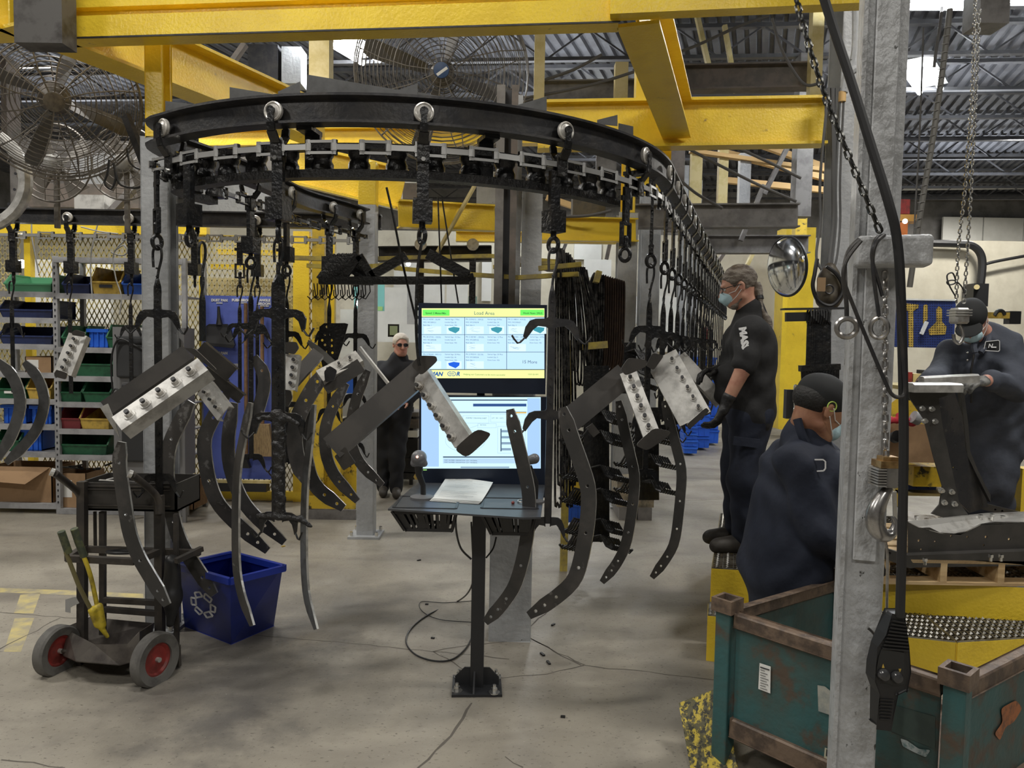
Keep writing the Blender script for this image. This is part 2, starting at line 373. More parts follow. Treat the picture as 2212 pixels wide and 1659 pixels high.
# ================================================================== STRUCTURE
U = V((.317, .948, 0)); C = V((.948, -.317, 0))
def plain_floor():
    m = bpy.data.materials.new('concrete_floor'); m.use_nodes = True; nt = m.node_tree; b = nt.nodes['Principled BSDF']; L = nt.links.new
    tc = nd(nt, 'ShaderNodeTexCoord')
    def noise(s, det=6, vec=None, rough=.6, dist=0):
        n = nd(nt, 'ShaderNodeTexNoise'); n.inputs['Scale'].default_value = s; n.inputs['Detail'].default_value = det; n.inputs['Roughness'].default_value = rough
        n.inputs['Distortion'].default_value = dist; L(vec or tc.outputs['Object'], n.inputs['Vector']); return n.outputs[0]
    def rng(v, a, c, lo=0., hi=1.):
        r = nd(nt, 'ShaderNodeMapRange'); r.inputs[1].default_value = a; r.inputs[2].default_value = c; r.inputs[3].default_value = lo; r.inputs[4].default_value = hi; L(v, r.inputs[0]); return r.outputs[0]
    def mix(f, a, c2):
        x = nd(nt, 'ShaderNodeMix', data_type='RGBA'); L(f, x.inputs[0])
        if isinstance(a, tuple): x.inputs[6].default_value = (*a, 1)
        else: L(a, x.inputs[6])
        x.inputs[7].default_value = (*c2, 1); return x.outputs[2]
    c = mix(rng(noise(1.1, 5), .35, .68), (.335, .308, .255), (.225, .203, .166))
    c = mix(rng(noise(5, 8), .52, .75, 0, .5), c, (.15, .135, .115))
    # long oily smears left by wheels and drips below the conveyor
    mp = nd(nt, 'ShaderNodeMapping'); mp.inputs['Rotation'].default_value = (0, 0, .55); mp.inputs['Scale'].default_value = (.7, 2.2, 1); L(tc.outputs['Object'], mp.inputs[0])
    sm = rng(noise(.9, 3, mp.outputs[0], .5, .6), .52, .72, 0, .62)
    c = mix(sm, c, (.13, .115, .10))
    # the darkest patch, a drip stain round (-1.2, 3.4)
    def blob(cx, cy, r0, r1, amt):
        sp = nd(nt, 'ShaderNodeVectorMath', operation='DISTANCE'); L(tc.outputs['Object'], sp.inputs[0]); sp.inputs[1].default_value = (cx, cy, 0)
        a = nd(nt, 'ShaderNodeMath', operation='ADD'); L(sp.outputs['Value'], a.inputs[0]); L(rng(noise(4, 6), .2, .8, -.35, .35), a.inputs[1])
        return rng(a.outputs[0], r0, r1, amt, 0)
    for q in ((-1.25, 3.5, .15, .8, .72), (-.95, 4.4, .15, .7, .62), (-1.2, 3.05, .0, .32, .6), (1.25, 3.9, .05, .7, .35), (.35, 2.5, .05, .5, .25)):
        c = mix(blob(*q), c, (.085, .08, .075))
    mp2 = nd(nt, 'ShaderNodeMapping'); mp2.inputs['Scale'].default_value = (1, 1.8, 1); L(tc.outputs['Object'], mp2.inputs[0])
    fl = mix(rng(noise(42, 4, mp2.outputs[0]), .615, .66, 0, .7), c, (.06, .053, .045))
    fl = mix(rng(noise(85, 2), .74, .76, 0, .8), fl, (.62, .6, .55))
    L(fl, b.inputs['Base Color'])
    L(rng(noise(3, 5), .3, .7, .38, .62), b.inputs['Roughness'])
    bp = nd(nt, 'ShaderNodeBump'); bp.inputs['Strength'].default_value = .25; bp.inputs['Distance'].default_value = .01; L(noise(45, 5), bp.inputs['Height']); L(bp.outputs[0], b.inputs['Normal'])
    return m
floor = obj('floor', MB().bx(-13, 17, -6, 24, -.1, 0), plain_floor(), kind='structure', smooth=False)
floor['label'] = 'grey stained concrete floor with cracks and oil smears'
CRK = mat('crack_dirt', (.105, .093, .078), .9)
def crack(pts, wpx=.0042, jit=.008):
    q = [PZ(*p) for p in pts]; fine = []
    for a, b in zip(q, q[1:]):
        n = max(2, int((b-a).length/.06))
        for i in range(n): fine.append(a.lerp(b, i/n)+V((random.uniform(-jit, jit), random.uniform(-jit, jit), 0)))
    fine.append(q[-1]); mb = MB(); vs = []; m = len(fine)
    for i, p in enumerate(fine):
        t = (fine[min(i+1, m-1)]-fine[max(i-1, 0)]).normalized(); o = V((t.y, -t.x, 0))*wpx*random.uniform(.5, 1.2)
        vs += [p-o+V((0, 0, .0006)), p+o+V((0, 0, .0006))]
    mb.add(vs, [(2*i, 2*i+1, 2*i+3, 2*i+2) for i in range(m-1)])
    obj('crack', mb, CRK, floor, smooth=False)
for c in ([(0, 1322), (165, 1336), (420, 1362), (700, 1385), (935, 1407), (1100, 1424)], [(0, 1402), (60, 1372), (130, 1335)], [(935, 1407), (1020, 1393), (1145, 1380), (1255, 1437)],
          [(1145, 1380), (1190, 1402), (1262, 1438), (1400, 1452), (1555, 1470)], [(1262, 1438), (1180, 1455), (1040, 1470), (935, 1407)], [(0, 1640), (140, 1659)],
          [(1145, 1352), (1185, 1320)], [(1300, 1068), (1400, 1075), (1480, 1082), (1560, 1078)], [(1090, 1634), (1130, 1658)]): crack(c)
crack([(1020, 1518), (975, 1590), (905, 1659), (880, 1690)], .008, .004)
PAINT = mat('worn_floor_paint', (.52, .43, .17), .6, c2=(.30, .27, .20), scale=9, lo=.35, hi=.62)
def decal(pts, name, m, z=.0005, par=floor):
    mb = MB(); mb.add([PZ(*p)+V((0, 0, z)) for p in pts], [tuple(range(len(pts)))]); obj(name, mb, m, par, smooth=False)
decal([(44, 1285), (88, 1280), (72, 1325), (30, 1325)], 'floor_marking', PAINT)
decal([(32, 1335), (74, 1335), (45, 1408), (8, 1408)], 'floor_marking', PAINT)
decal([(0, 1270), (165, 1276), (310, 1283), (310, 1292), (165, 1286), (0, 1280)], 'floor_marking', PAINT)
# walls
wb = obj('wall_back', MB().bx(-13, 17, 15, 15.2, 0, 3.85), CREAM, kind='structure', smooth=False)
obj('wall_upper', MB().bx(-13, 17, 20, 20.2, 0, 5.75), UPW, kind='structure', smooth=False)
obj('wall_left', MB().bx(-13.2, -13, -6, 20, 0, 5.75), UPW, kind='structure', smooth=False)
obj('wall_right', MB().bx(17, 17.2, -6, 20, 0, 5.75), UPW, kind='structure', smooth=False)
obj('wall_front', MB().bx(-13, 17, -6.2, -6, 0, 5.75), UPW, kind='structure', smooth=False)
# overhead door behind the cream wall
dr = thing('door_1', 'white overhead door', 'door', (0, 0, 0)); dr['kind'] = 'structure'; del dr['category']
for i in range(3):
    for j in range(3):
        a = P(2035+i*88, 520, 19.7); b = P(2035+(i+1)*88-3, 520, 19.7)
        z0 = 3.3+j*.62
        obj('panel', MB().bx(a.x, b.x, 19.68, 19.75, z0, z0+.60), WHITE, dr, smooth=False)
# bright wall panels and windows seen between columns
for k, (x0, x1, y0, y1, m) in enumerate([(850, 900, 560, 700, WHITE), (1040, 1062, 560, 650, WHITE), (1420, 1520, 560, 760, WHITE), (1240, 1300, 520, 560, WHITE)]):
    a = P(x0, y1, 14.9); b = P(x1, y0, 14.9)
    obj('trim_%d' % (k+1), MB().bx(a.x, b.x, 14.9, 14.98, a.z, b.z), m, kind='structure', smooth=False)
# roof deck: one corrugated sheet, ribs running along U, joists across
Q = MB(); pr = []; pitch = .16; H = 5.75
n = int(34/pitch)
for i in range(n):
    x = -19+i*pitch; pr += [(x, H), (x+pitch*.5, H), (x+pitch*.62, H+.05), (x+pitch*.9, H+.05)]
base = V((0, 0, 0)); vs = []
for t in (-9, 24):
    for s_, z in pr:
        p = C*s_+U*t; vs.append((p.x, p.y, z))
m_ = len(pr); Q.add(vs, [(i, i+1, m_+i+1, m_+i) for i in range(m_-1)])
ceil = obj('ceiling', Q, DECK, kind='structure', smooth=False)
obj('wall_roofline', MB().bx(-13.2, 17.2, -6.2, 20.3, H+.07, H+.2), DECK, ceil, smooth=False).name = 'deck_cover'
JO = mat('joist_steel', (.10, .10, .105), .6, c2=(.07, .07, .075), scale=3)
jd = V((.996, -.087, 0))
for k in range(10):
    y = 7.2+k*1.32; a = V((-10, y+.87, H-.06)); b = V((14, y-1.2, H-.06)); mb = MB()
    mb.bar(a, b, .09, .05); mb.bar(a-V((0, 0, .38)), b-V((0, 0, .38)), .08, .045)
    nn = 44
    for i in range(nn):
        p = a.lerp(b, i/nn); q = a.lerp(b, (i+1)/nn)
        if i % 2: p, q = p-V((0, 0, .38)), q
        else: q = q-V((0, 0, .38))
        mb.bar(p, q, .022, .022)
    obj('joist', mb, JO, ceil, smooth=False)
for x0, y0, x1, y1, Y in ((1935, 404, 2212, 400, 19), (1935, 425, 2212, 424, 19.4)):
    obj('pipe', MB().cyl(P(x0, y0, Y), P(x1+60, y1, Y), .09, 10), WHITE if y0 < 410 else JO, ceil)
# far overhead bridge beams: pale orange diagonals seen through the gaps
def beam(name, label, A, B, w, h, m, kind='i', group=None, cat='beam', up=(0, 0, 1)):
    mb = MB(); A = V(A); B = V(B); c = (A+B)/2
    if kind == 'i': mb.ibeam(A, B, w, h, tf=max(.01, h*.06), tw=.012, up=up)
    else: mb.bar(A, B, w, h, up)
    return obj(name, mb, m, None, label, cat, group, smooth=False, loc=c)
def hb(name, label, a, b, h_px, m, w=.2, kind='i', **k):
    """beam between two (px,py,Y) bottom-edge points, height in px at a"""
    h = h_px*a[2]/F; A = P(*a)+V((0, 0, h/2)); B = P(*b)+V((0, 0, h/2)); return beam(name, label, A, B, w, h, m, kind, **k)
# --- the yellow steel frame overhead
Zb = 3.15
def PB(px, py, Z=Zb): return PZ(px, py, Z)
A1, B1 = PB(138, 98), PB(1335, 64)
top = thing('overhead_beam', 'long glossy yellow I-beam crossing the top left of view', 'beam', A1)
hh = .36
mb = MB().prof(A1, B1, [(.075, 0), (.075, .112), (.06, .120), (.005, .122), (.005, .165), (.04, .17), (.04, .30), (0, .31), (0, .40), (-.03, .40), (-.03, 0)]); obj('beam_body', mb, YEL, top, smooth=False)
d1 = (B1-A1).normalized()
obj('dark_edge', MB().bar(A1+V((0, -.077, .004)), B1+V((0, -.077, .004)), .006, .008), DARK, top, smooth=False)
obj('end_plate', MB().bar(A1+V((.0, 0, 0)), A1+V((0, 0, hh)), .012, .2, up=(0, 1, 0)), YELD, top, smooth=False)
A2, B2 = PZ(1318, 38, 3.17), PZ(1868, 14, 3.17)
beam('overhead_beam', 'yellow I-beam joining the near grey column at top right', A2+V((0, 0, .15)), B2+V((0, 0, .15)), .08, .30, YEL, 'b')
A3 = PB(1378, 55); B3 = PB(1462, 300)
beam('overhead_beam', 'yellow I-beam running away from camera down to the cross beam', A3+V((0, 0, .14)), B3+V((0, 0, .14)), .20, .28, YEL)
hb('overhead_beam', 'deep yellow beam at upper right ending at the second grey column', (1160, 325, 5.5), (1778, 315, 5.5), 100, YEL, .14)
A5 = PB(20, 58); B5 = PB(700, 318)
beam('overhead_beam', 'yellow I-beam slanting back over the caged fans', A5+V((0, 0, .15)), B5+V((0, 0, .15)), .2, .30, YEL)
beam('overhead_beam', 'short yellow beam end at the upper left corner', PB(-120, 80)+V((0, 0, .18)), PB(27, 74)+V((0, 0, .18)), .2, .36, YEL)
# dark joint box between beams
a = PB(28, 66); b = PB(135, 98)
obj('joint_box', MB().bx(P(30, 60, 3.62).x, P(134, 60, 3.62).x, 3.62, 3.74, P(80, 92, 3.62).z, 3.75), mat('stained_grey_box', (.09, .085, .08), .5, c2=(.03, .025, .022), scale=6), None, 'stained dark steel box between the yellow beam ends', 'beam', smooth=False)
# mid-distance yellow beams
hb('crane_beam', 'yellow beam from the first grey post towards the middle column', (860, 492, 6.3), (1068, 500, 6.7), 58, YEL, .12)
hb('crane_beam', 'yellow beam between the dark duct and the white column', (1150, 520, 7.0), (1372, 523, 7.4), 52, YEL, .12)
hb('crane_beam', 'lower yellow rail under the mid yellow beam', (985, 522, 7.6), (1330, 527, 7.6), 22, YEL, .1)
hb('crane_beam', 'broad yellow beam behind the curved track, left of centre', (625, 395, 6.6), (870, 455, 6.4), 85, YEL, .14)
hb('crane_beam', 'yellow beam seen under the curved track at its front', (430, 318, 7.2), (1240, 312, 7.2), 36, YEL, .12)
hb('crane_beam', 'yellow header above the mesh fence at left', (0, 505, 7.35), (450, 508, 7.35), 20, YEL, .08, 'b')
br_ = beam('brace', 'thin scuffed yellow brace leaning to the right by the hanging rack', P(945, 545, 6.4), P(1040, 375, 6.4), .02, .11, CREAMY, 'b', up=(0, 1, 0))
# yellow/cream posts up high
def post(label, px, y0, y1, Y, wpx, m, name='post', dep=None, group=None, lean=0):
    wd = wpx*Y/F; A = P(px, y1, Y); B = P(px, y0, Y); A.x = (A.x+B.x)/2; B.x = A.x
    if y0 < 90: B.z = 5.70
    mb = MB().bar(A, B, dep or wd*.9, wd, up=(1, 0, 0)); return obj(name, mb, m, None, label, 'post', group, smooth=False, loc=A)
post('yellow post hanging from the slanted beam end, left of centre right beam', 1386, 128, 420, 5.7, 32, YEL)
post('short yellow stub post right of the beam junction', 1434, 262, 430, 5.8, 26, YEL)
post('cream post high behind the left lamp', 694, 60, 260, 7.5, 42, CREAMY)
post('cream post high left of the corner of the yellow beam', 1165, 70, 240, 7.0, 22, CREAMY)
post('short pale post standing on a grey beam, upper centre', 1341, 138, 225, 7.6, 27, CREAMY)
post('pale post in the dark roof space right of the slanted beam', 1525, 30, 150, 11, 20, CREAMY)
post('tall yellow post behind the standing worker', 1712, 495, 925, 13.5, 62, YEL)
post('thin yellow post edge beside the tall yellow one', 1690, 600, 925, 13.0, 10, YEL)
post('yellow post behind the convex mirror, upper part', 1731, 250, 520, 11, 24, YELD)
post('brown post beside the yellow one above the mirror', 1735, 120, 470, 9.5, 34, GBEAM)
post('weathered post above the grey beam, upper right', 1760, 85, 215, 7.4, 24, CREAMY)
# grey beams crossing at middle distance
hb('grey_beam', 'brown grey beam high behind the slanted yellow beam', (1400, 200, 7.6), (1765, 192, 7.6), 52, BROWNB, .16)
hb('grey_beam', 'grey beam below it left of the slanted yellow beam', (1160, 222, 7.9), (1400, 218, 7.9), 42, GBEAM, .16)
hb('grey_beam', 'long grey steel beam right of the hanger line', (1362, 494, 8.0), (1722, 492, 8.0), 50, GBEAM, .16)
hb('grey_beam', 'lower grey plate beam under the long one', (1500, 548, 9.2), (1745, 548, 9.2), 38, GBEAM, .16)
hb('grey_beam', 'dark beam edge with orange line far right of the hangers', (1490, 330, 10), (1780, 372, 10), 8, TANB, .1, 'b')
for i, (a, b) in enumerate([((1560, 335, 12), (1850, 408, 12)), ((1640, 318, 12.5), (1850, 392, 12.5)), ((1560, 395, 12), (1790, 418, 12)), ((1180, 432, 12), (1290, 470, 12)), ((1820, 372, 13), (1860, 380, 13))]):
    hb('far_beam', 'pale orange roof beam ' + ['slanting in the distance, lowest edge of three', 'slanting in the distance, topmost of three', 'nearly level in the distance', 'behind the hanging chain, centre', 'stub beside the near column'][i], a, b, 12, TANB, .1, 'b')
for i, (a, b, wd) in enumerate([((1600, 520, 9), (1650, 400, 9), 10), ((1500, 640, 12), (1565, 545, 12), 16), ((1590, 620, 12), (1640, 520, 12), 14), ((1650, 420, 9), (1700, 320, 9), 12), ((480, 165, 8), (530, 95, 8), 16), ((1565, 55, 9), (1590, 200, 9), 10), ((1215, 545, 11), (1245, 470, 11), 10), ((1310, 560, 11), (1330, 470, 11), 12), ((1500, 10, 9), (1530, 140, 9), 13), ((230, 470, 6.9), (300, 395, 6.9), 20)]):
    beam('brace', ['grey diagonal brace above the long grey beam', 'grey truss diagonal left of the ponytailed head', 'grey truss diagonal above the ponytailed head', 'dark diagonal strut below the upper right beam', 'pale diagonal strut below the long glossy beam', 'thin pale strut in the roof, upper right', 'grey strut over the black hose bundle', 'grey strut left of the white column', 'pale bolted strut in the roof', 'brown brace beside the left grey column'][i], P(*a), P(*b), .05, wd*a[2]/F, [GBEAM, BROWNB, CREAMY][i % 3], 'b', up=(0, 1, 0))
beam('grey_beam', 'dark low beam right of the first post holding rollers', P(818, 550, 6.9)+V((0, 0, .0)), P(1062, 548, 6.9), .12, .14, DARK)
# --- columns
def column(label, pxl, pxr, Y, ybot, ztop, m, yel_from=None, I=True, dep=None, plate=True):
    cx = (P(pxl, ybot, Y)+P(pxr, ybot, Y))/2; wd = (pxr-pxl)*Y/F; z0 = 0
    t = thing('column', label, 'column', (cx.x, Y, 0)); d = dep or wd
    z1 = yel_from if yel_from else ztop
    def seg(a, b, mm, nm):
        mb = MB()
        if I: mb.ibeam((cx.x, Y+d/2, a), (cx.x, Y+d/2, b), wd, d, .012, .01, up=(0, 1, 0))
        else:
            mb.bx(cx.x-wd/2, cx.x+wd/2, Y, Y+d, a, b)
        o = obj(nm, mb, mm, t, smooth=False); bv = o.modifiers.new('b', 'BEVEL'); bv.width = .004; bv.segments = 2; bv.limit_method = 'ANGLE'; return o
    seg(0, z1, m, 'shaft')
    if yel_from:
        wd = wd*.62 if I else wd; seg(z1, ztop, YEL, 'painted_top')
    if plate:
        e = .06; bpl = obj('base_plate', MB().bx(cx.x-wd/2-e, cx.x+wd/2+e, Y-e, Y+d+e, 0, .02), m, t, smooth=False)
        for sx in (-1, 1):
            for sy in (-1, 1):
                obj('anchor_bolt', MB().cyl((cx.x+sx*(wd/2+e*.55), Y+d/2+sy*(d/2+e*.5), .02), (cx.x+sx*(wd/2+e*.55), Y+d/2+sy*(d/2+e*.5), .055), .014, 8), CHROME, bpl)
    return t
column('grey column behind the hand cart, yellow above', 315, 372, 4.05, 1385, 3.4, GREY, yel_from=2.72, dep=.11)
column('slim grey square post with bolted plate beside the curved parts', 769, 806, 6.1, 1163, 3.1, GREY, yel_from=2.75, I=False)
column('broad grey column behind the monitor stand', 1055, 1145, 4.0, 1412, 1.85, GREY, dep=.2, plate=False)
column('whitish column right of the hanging hose bundle', 1322, 1362, 7.4, 1101, 3.6, GREY, yel_from=2.95)
column('second whitish column just behind the hanger line', 1372, 1412, 8.6, 1050, 3.4, GREY, plate=False)
column('grey column behind the near one carrying cables', 1772, 1842, 5.4, 1250, 5.4, GREY, plate=False)
column('pale column far behind the hanger line', 1478, 1500, 12.5, 960, 4.4, GREY, plate=False)
column('thin pale column farther along the hanger line', 1455, 1470, 11.5, 980, 4.4, GREY, plate=False)
# dark duct bundle beside the centre column
t = thing('duct', 'dark vertical duct and conduits above the monitors', 'duct', P(1088, 660, 5.2))
for i, (a, b, m, Y) in enumerate([(1066, 1084, GBEAM, 5.0), (1084, 1098, mat('duct_black', (.03, .03, .035), .5), 5.1), (1098, 1112, BROWNB, 5.0), (1112, 1122, GREY, 5.2), (1124, 1168, GREY, 5.3)]):
    A = P(a, 660, Y); B = P(b, 80, Y); obj('duct_run', MB().bx(A.x, P(b, 660, Y).x, Y, Y+.08, P(a, 760, Y).z, 3.35 if b < 1150 else 2.72), m, t, smooth=False)
# ================================================================== CONVEYOR
OR20 = 'first second third fourth fifth sixth seventh eighth ninth tenth eleventh twelfth thirteenth fourteenth fifteenth sixteenth seventeenth eighteenth nineteenth twentieth twenty-first twenty-second'.split()
ZF = 2.575                                      # underside of the track beam
cc = V((-.67, 4.87, 0)); RR = 1.62
pa = [V((-1.20, 6.02, 0)), V((-1.33, 5.68, 0)), V((-1.5, 5.3, 0)), V((-1.56, 4.85, 0)), V((-1.64, 4.45, 0)), V((-1.73, 4.12, 0)), V((-1.80, 3.92, 0))]
pth = cat_rom(pa+[cc+RR*V((math.cos(math.radians(a)), math.sin(math.radians(a)), 0)) for a in range(227, 342, 6)], 3)
s0 = cc+RR*V((.948, -.317, 0))
pth = [p for p in pth]+[s0+U*(.12*i) for i in range(1, 85)]
AL = [0.]
for a, b in zip(pth, pth[1:]): AL.append(AL[-1]+(b-a).length)
def at_s(s):
    s = max(0, min(s, AL[-1]-1e-4)); i = int(np.searchsorted(AL, s, 'right'))-1; i = min(i, len(pth)-2)
    t = (s-AL[i])/(AL[i+1]-AL[i]); p = pth[i].lerp(pth[i+1], t); d = (pth[i+1]-pth[i]).normalized(); return p, d
def s_near_px(px, lo=0., hi=None, front=True):
    best = None
    for k in range(int(AL[-1]/.02)):
        s = k*.02
        if s < lo or (hi and s > hi): continue
        p, d = at_s(s); q = CM.transposed() @ (p+V((0, 0, 2.5))-EYE); x = CX+F*q.x/-q.z
        if best is None or abs(x-px) < best[0]: best = (abs(x-px), s)
    return best[1]
SL = s_near_px(600, 2.2, 4.5)
hI = .124; wI = .082
IP = [(-wI/2, 0), (wI/2, 0), (wI/2, .011), (.004, .02), (.004, hI-.02), (wI/2, hI-.011), (wI/2, hI), (-wI/2, hI), (-wI/2, hI-.011), (-.004, hI-.02), (-.004, .02), (-wI/2, .011)]
trk = thing('conveyor_track', 'black overhead conveyor I-beam bending round in front then running away to the right', 'conveyor', (0, 0, 0))
dense = [at_s(s)[0]+V((0, 0, ZF)) for s in np.arange(0, AL[-1], .07)]
obj('track_beam', MB().sweep(dense, IP), DARK, trk, smooth=True)
# roller bend: lower band with rollers inside the curve
sb0, sb1 = s_near_px(340, 1.6, 3.2), s_near_px(1375, 3.5, 7)
bend = [at_s(s)[0] for s in np.arange(sb0-.5, sb1, .06)]
inn = []
for i, p in enumerate(bend):
    t = (bend[min(i+1, len(bend)-1)]-bend[max(i-1, 0)]).normalized(); inn.append(p-V((t.y, -t.x, 0))*.115)
obj('bend_band', MB().sweep([p+V((0, 0, 2.385)) for p in inn], [(-.02, -.018), (.045, -.018), (.045, .018), (-.02, .018)]), COAT, trk)
obj('bend_band', MB().sweep([p+V((0, 0, 2.505)) for p in inn], [(-.02, -.012), (.045, -.012), (.045, .012), (-.02, .012)]), COAT, trk)
for i in range(0, len(inn), 3):
    p = inn[i]; obj('bend_roller', MB().lathe(p+V((0, 0, 2.40)), [(.02, 0), (.05, .004), (.05, .03), (.042, .045), (.042, .058), (.05, .072), (.05, .094), (.02, .1)], 12), BLACK, trk)
# grease lumps below the band are left to the coating; hangers of the bend
for s in (SL+.12, SL+.95, SL+2.0):
    p, d = at_s(s); o = V((d.y, -d.x, 0))
    obj('bend_bracket', MB().bar(p-o*.1+V((0, 0, 2.38)), p-o*.1+V((0, 0, ZF)), .07, .02, up=o), BLACK, trk)
    obj('bend_bracket', MB().bar(p-o*.12+V((0, 0, ZF-.01)), p+V((0, 0, ZF-.01)), .07, .02), BLACK, trk)
# second run at left
trk2 = thing('conveyor_track', 'black conveyor I-beam running level across the shelves at left', 'conveyor', (-3, 6.3, 0))
obj('track_beam', MB().ibeam((-6, 6.28, ZF+hI/2), (-1.12, 6.28, ZF+hI/2), wI, hI, .012, .008), DARK, trk2, smooth=False)
# steel guard sheets on top
gl = ['dark triangular guard sheet on the track left of the first big wheel', 'short dark guard sheet at the far left of the curved track', 'longest guard sheet tapering right, above the curved track', 'upturned guard flap between two sheets, centre left', 'upturned guard flap behind the middle wheel', 'guard sheet tapering right behind the middle wheel', 'guard flap at the right rising to a square edge', 'small dark guard triangle above the fourth wheel', 'guard sheet behind the right end of the bend']
for i, (pts, D, nm) in enumerate([
        ([(496, 188), (640, 212), (640, 222), (496, 222)], 3.45, 0), ([(357, 218), (450, 229), (450, 236), (357, 250)], 3.7, 1),
        ([(664, 161), (860, 194), (912, 215), (912, 222), (660, 220)], 3.42, 2), ([(600, 198), (648, 176), (648, 216), (604, 216)], 3.5, 3),
        ([(852, 197), (902, 180), (902, 218), (856, 216)], 3.5, 4), ([(903, 199), (1085, 232), (1085, 240), (903, 224)], 3.45, 5),
        ([(1100, 232), (1181, 208), (1181, 246), (1105, 240)], 3.6, 6), ([(1290, 259), (1334, 248), (1334, 272), (1290, 268)], 3.8, 7), ([(1336, 266), (1368, 273), (1368, 300), (1336, 290)], 4.0, 8)]):
    mb = MB().plate([P(x, y, D) for x, y in pts], (0, .004, 0)); obj('guard_sheet', mb, mat('guard_sheet_steel', (.10, .10, .10), .5, .2, c2=(.07, .07, .068), scale=6), None, gl[nm], 'guard', smooth=False, loc=P(*pts[0], D))
# ---------------------------------------------------------------- trolley and chain
ZC = 2.478
WHEELM = mat('worn_wheel_steel', (.62, .60, .56), .35, .35, c2=(.42, .40, .37), scale=30)
def make_trolley(plain=False):
    """origin on the track centre line at floor height; x along track, -y outward"""
    t = thing('trolley', 'grey-wheeled black chain trolley on the curved track', 'trolley', (0, 0, 0))
    for s in (-1, 1):
        y = s*.038; zc = ZF+.011+.040
        obj('wheel', MB().lathe((0, y-.010*(-s if s > 0 else 1)*0, zc), [(.012, -.012), (.038, -.012), (.043, -.006), (.043, .008), (.037, .012), (.032, .008), (.020, .010), (.012, .014)], 22, axis=(0, s, 0)), WHEELM, t)
        obj('axle', MB().cyl((0, s*.045, zc), (0, s*.066, zc), .013, 10), CHROME, t)
        mb = MB()
        pr = [(0, s*.061, zc), (0, s*.062, zc-.05), (0, s*.055, zc-.085), (0, s*.022, zc-.125), (0, s*.016, ZC+.03), (0, s*.016, ZC-.055)]
        for (a, b), wv in zip(zip(pr, pr[1:]), (.026, .036, .044, .052, .054)): mb.bar(a, b, wv, .011, up=(0, s, 0))
        mb.cyl((0, s*.056, zc), (0, s*.067, zc), .019, 12)
        bk = obj('bracket', mb, BLACK, t)
        for e in (-1, 1): obj('bolt', MB().cyl((0, s*.02, ZC+.045*e), (0, s*.032, ZC+.045*e), .010, 6), CHROME, bk)
    return t
def make_drop(kind):
    t = thing('hanger_drop', 'black drop bar with swivel ring below the chain', 'hanger', (0, 0, 0))
    if kind == 0:
        obj('bar', MB().bx(-.026, .026, -.012, .012, 2.26, ZC-.03), BLACK, t)
        obj('block', MB().bx(-.042, .042, -.04, .04, 2.165, 2.265), BLACK, t)
    else:
        obj('bar', MB().bx(-.024, .024, -.008, .008, 2.27, ZC-.03), BLACK, t)
        obj('block', MB().bx(-.044, .044, -.006, .006, ZC-.10, ZC-.075), BLACK, t)
        mb = MB(); z0, z1, w_ = 2.155, 2.265, .036
        for a, b in (((-w_, 0, z0), (-w_, 0, z1)), ((w_, 0, z0), (w_, 0, z1)), ((-w_-.006, 0, z1), (w_+.006, 0, z1)), ((-w_-.006, 0, z0), (w_+.006, 0, z0))): mb.bar(a, b, .013, .02, up=(0, 1, 0))
        obj('yoke', mb, BLACK, t)
    mb = MB().cyl((0, 0, 2.14), (0, 0, 2.185), .014, 10); mb.ball((0, 0, 2.19), .017, 10, 6); obj('swivel_pin', mb, BLACK, t)
    obj('ring', MB().ring((0, 0, 2.108), .026, .0105, (1, .5, 0), 18, 8, sz=1.25), BLACK, t)
    return t
tproto = make_trolley(); dk = [make_drop(0), make_drop(1)]
PXT = [368, 600, 915, 1210, 1380]
slist = [s_near_px(x, 2.5, 7.2) for x in PXT]
def placeM(s, z=0):
    p, d = at_s(s); M = Matrix.Identity(4); o = V((d.y, -d.x, 0))   # outward
    for r in range(3): M[r][0] = d[r]; M[r][1] = -o[r]; M[r][2] = (0, 0, 1)[r]; M[r][3] = (p.x, p.y, z)[r]
    return M
ordn = ['leftmost', 'second from left', 'third from left, centred', 'fourth from left', 'fifth, at the right shoulder']
placed = []
for i, s in enumerate(slist):
    M = placeM(s); lab = 'chain trolley with bright wheel on the curved front track, '+ordn[i]
    if i == 0: tproto.matrix_world = M; tproto['label'] = lab; tproto['group'] = 'trolleys on the conveyor'
    else: dup(tproto, M, lab, 'trolleys on the conveyor')
    placed.append(s)
back = [s_near_px(540, 0, 1.9), s_near_px(620, 0, 1.9), s_near_px(712, 0, 1.9), s_near_px(770, 0, 1.9)]
for i, s in enumerate(back): dup(tproto, placeM(s), 'chain trolley on the receding left arm of the track, '+['nearest', 'second', 'third', 'at its cut end'][i], 'trolleys on the conveyor')
st = [slist[-1]+.42*k for k in range(1, 23)]
for i, s in enumerate(st): dup(tproto, placeM(s), 'chain trolley on the straight track running away right, '+OR20[i]+' beyond the bend', 'trolleys on the straight track')
for i, px in enumerate((27, 152, 283, 420, 556)):
    q = P(px, 470, 6.28); M = Matrix.Translation((q.x, 6.28, 0)) @ Matrix.Rotation(0, 4, 'Z')
    dup(tproto, M, 'chain trolley on the level left track, '+['leftmost', 'second', 'third', 'behind the grey column', 'right of the grey column'][i], 'trolleys on the level track')
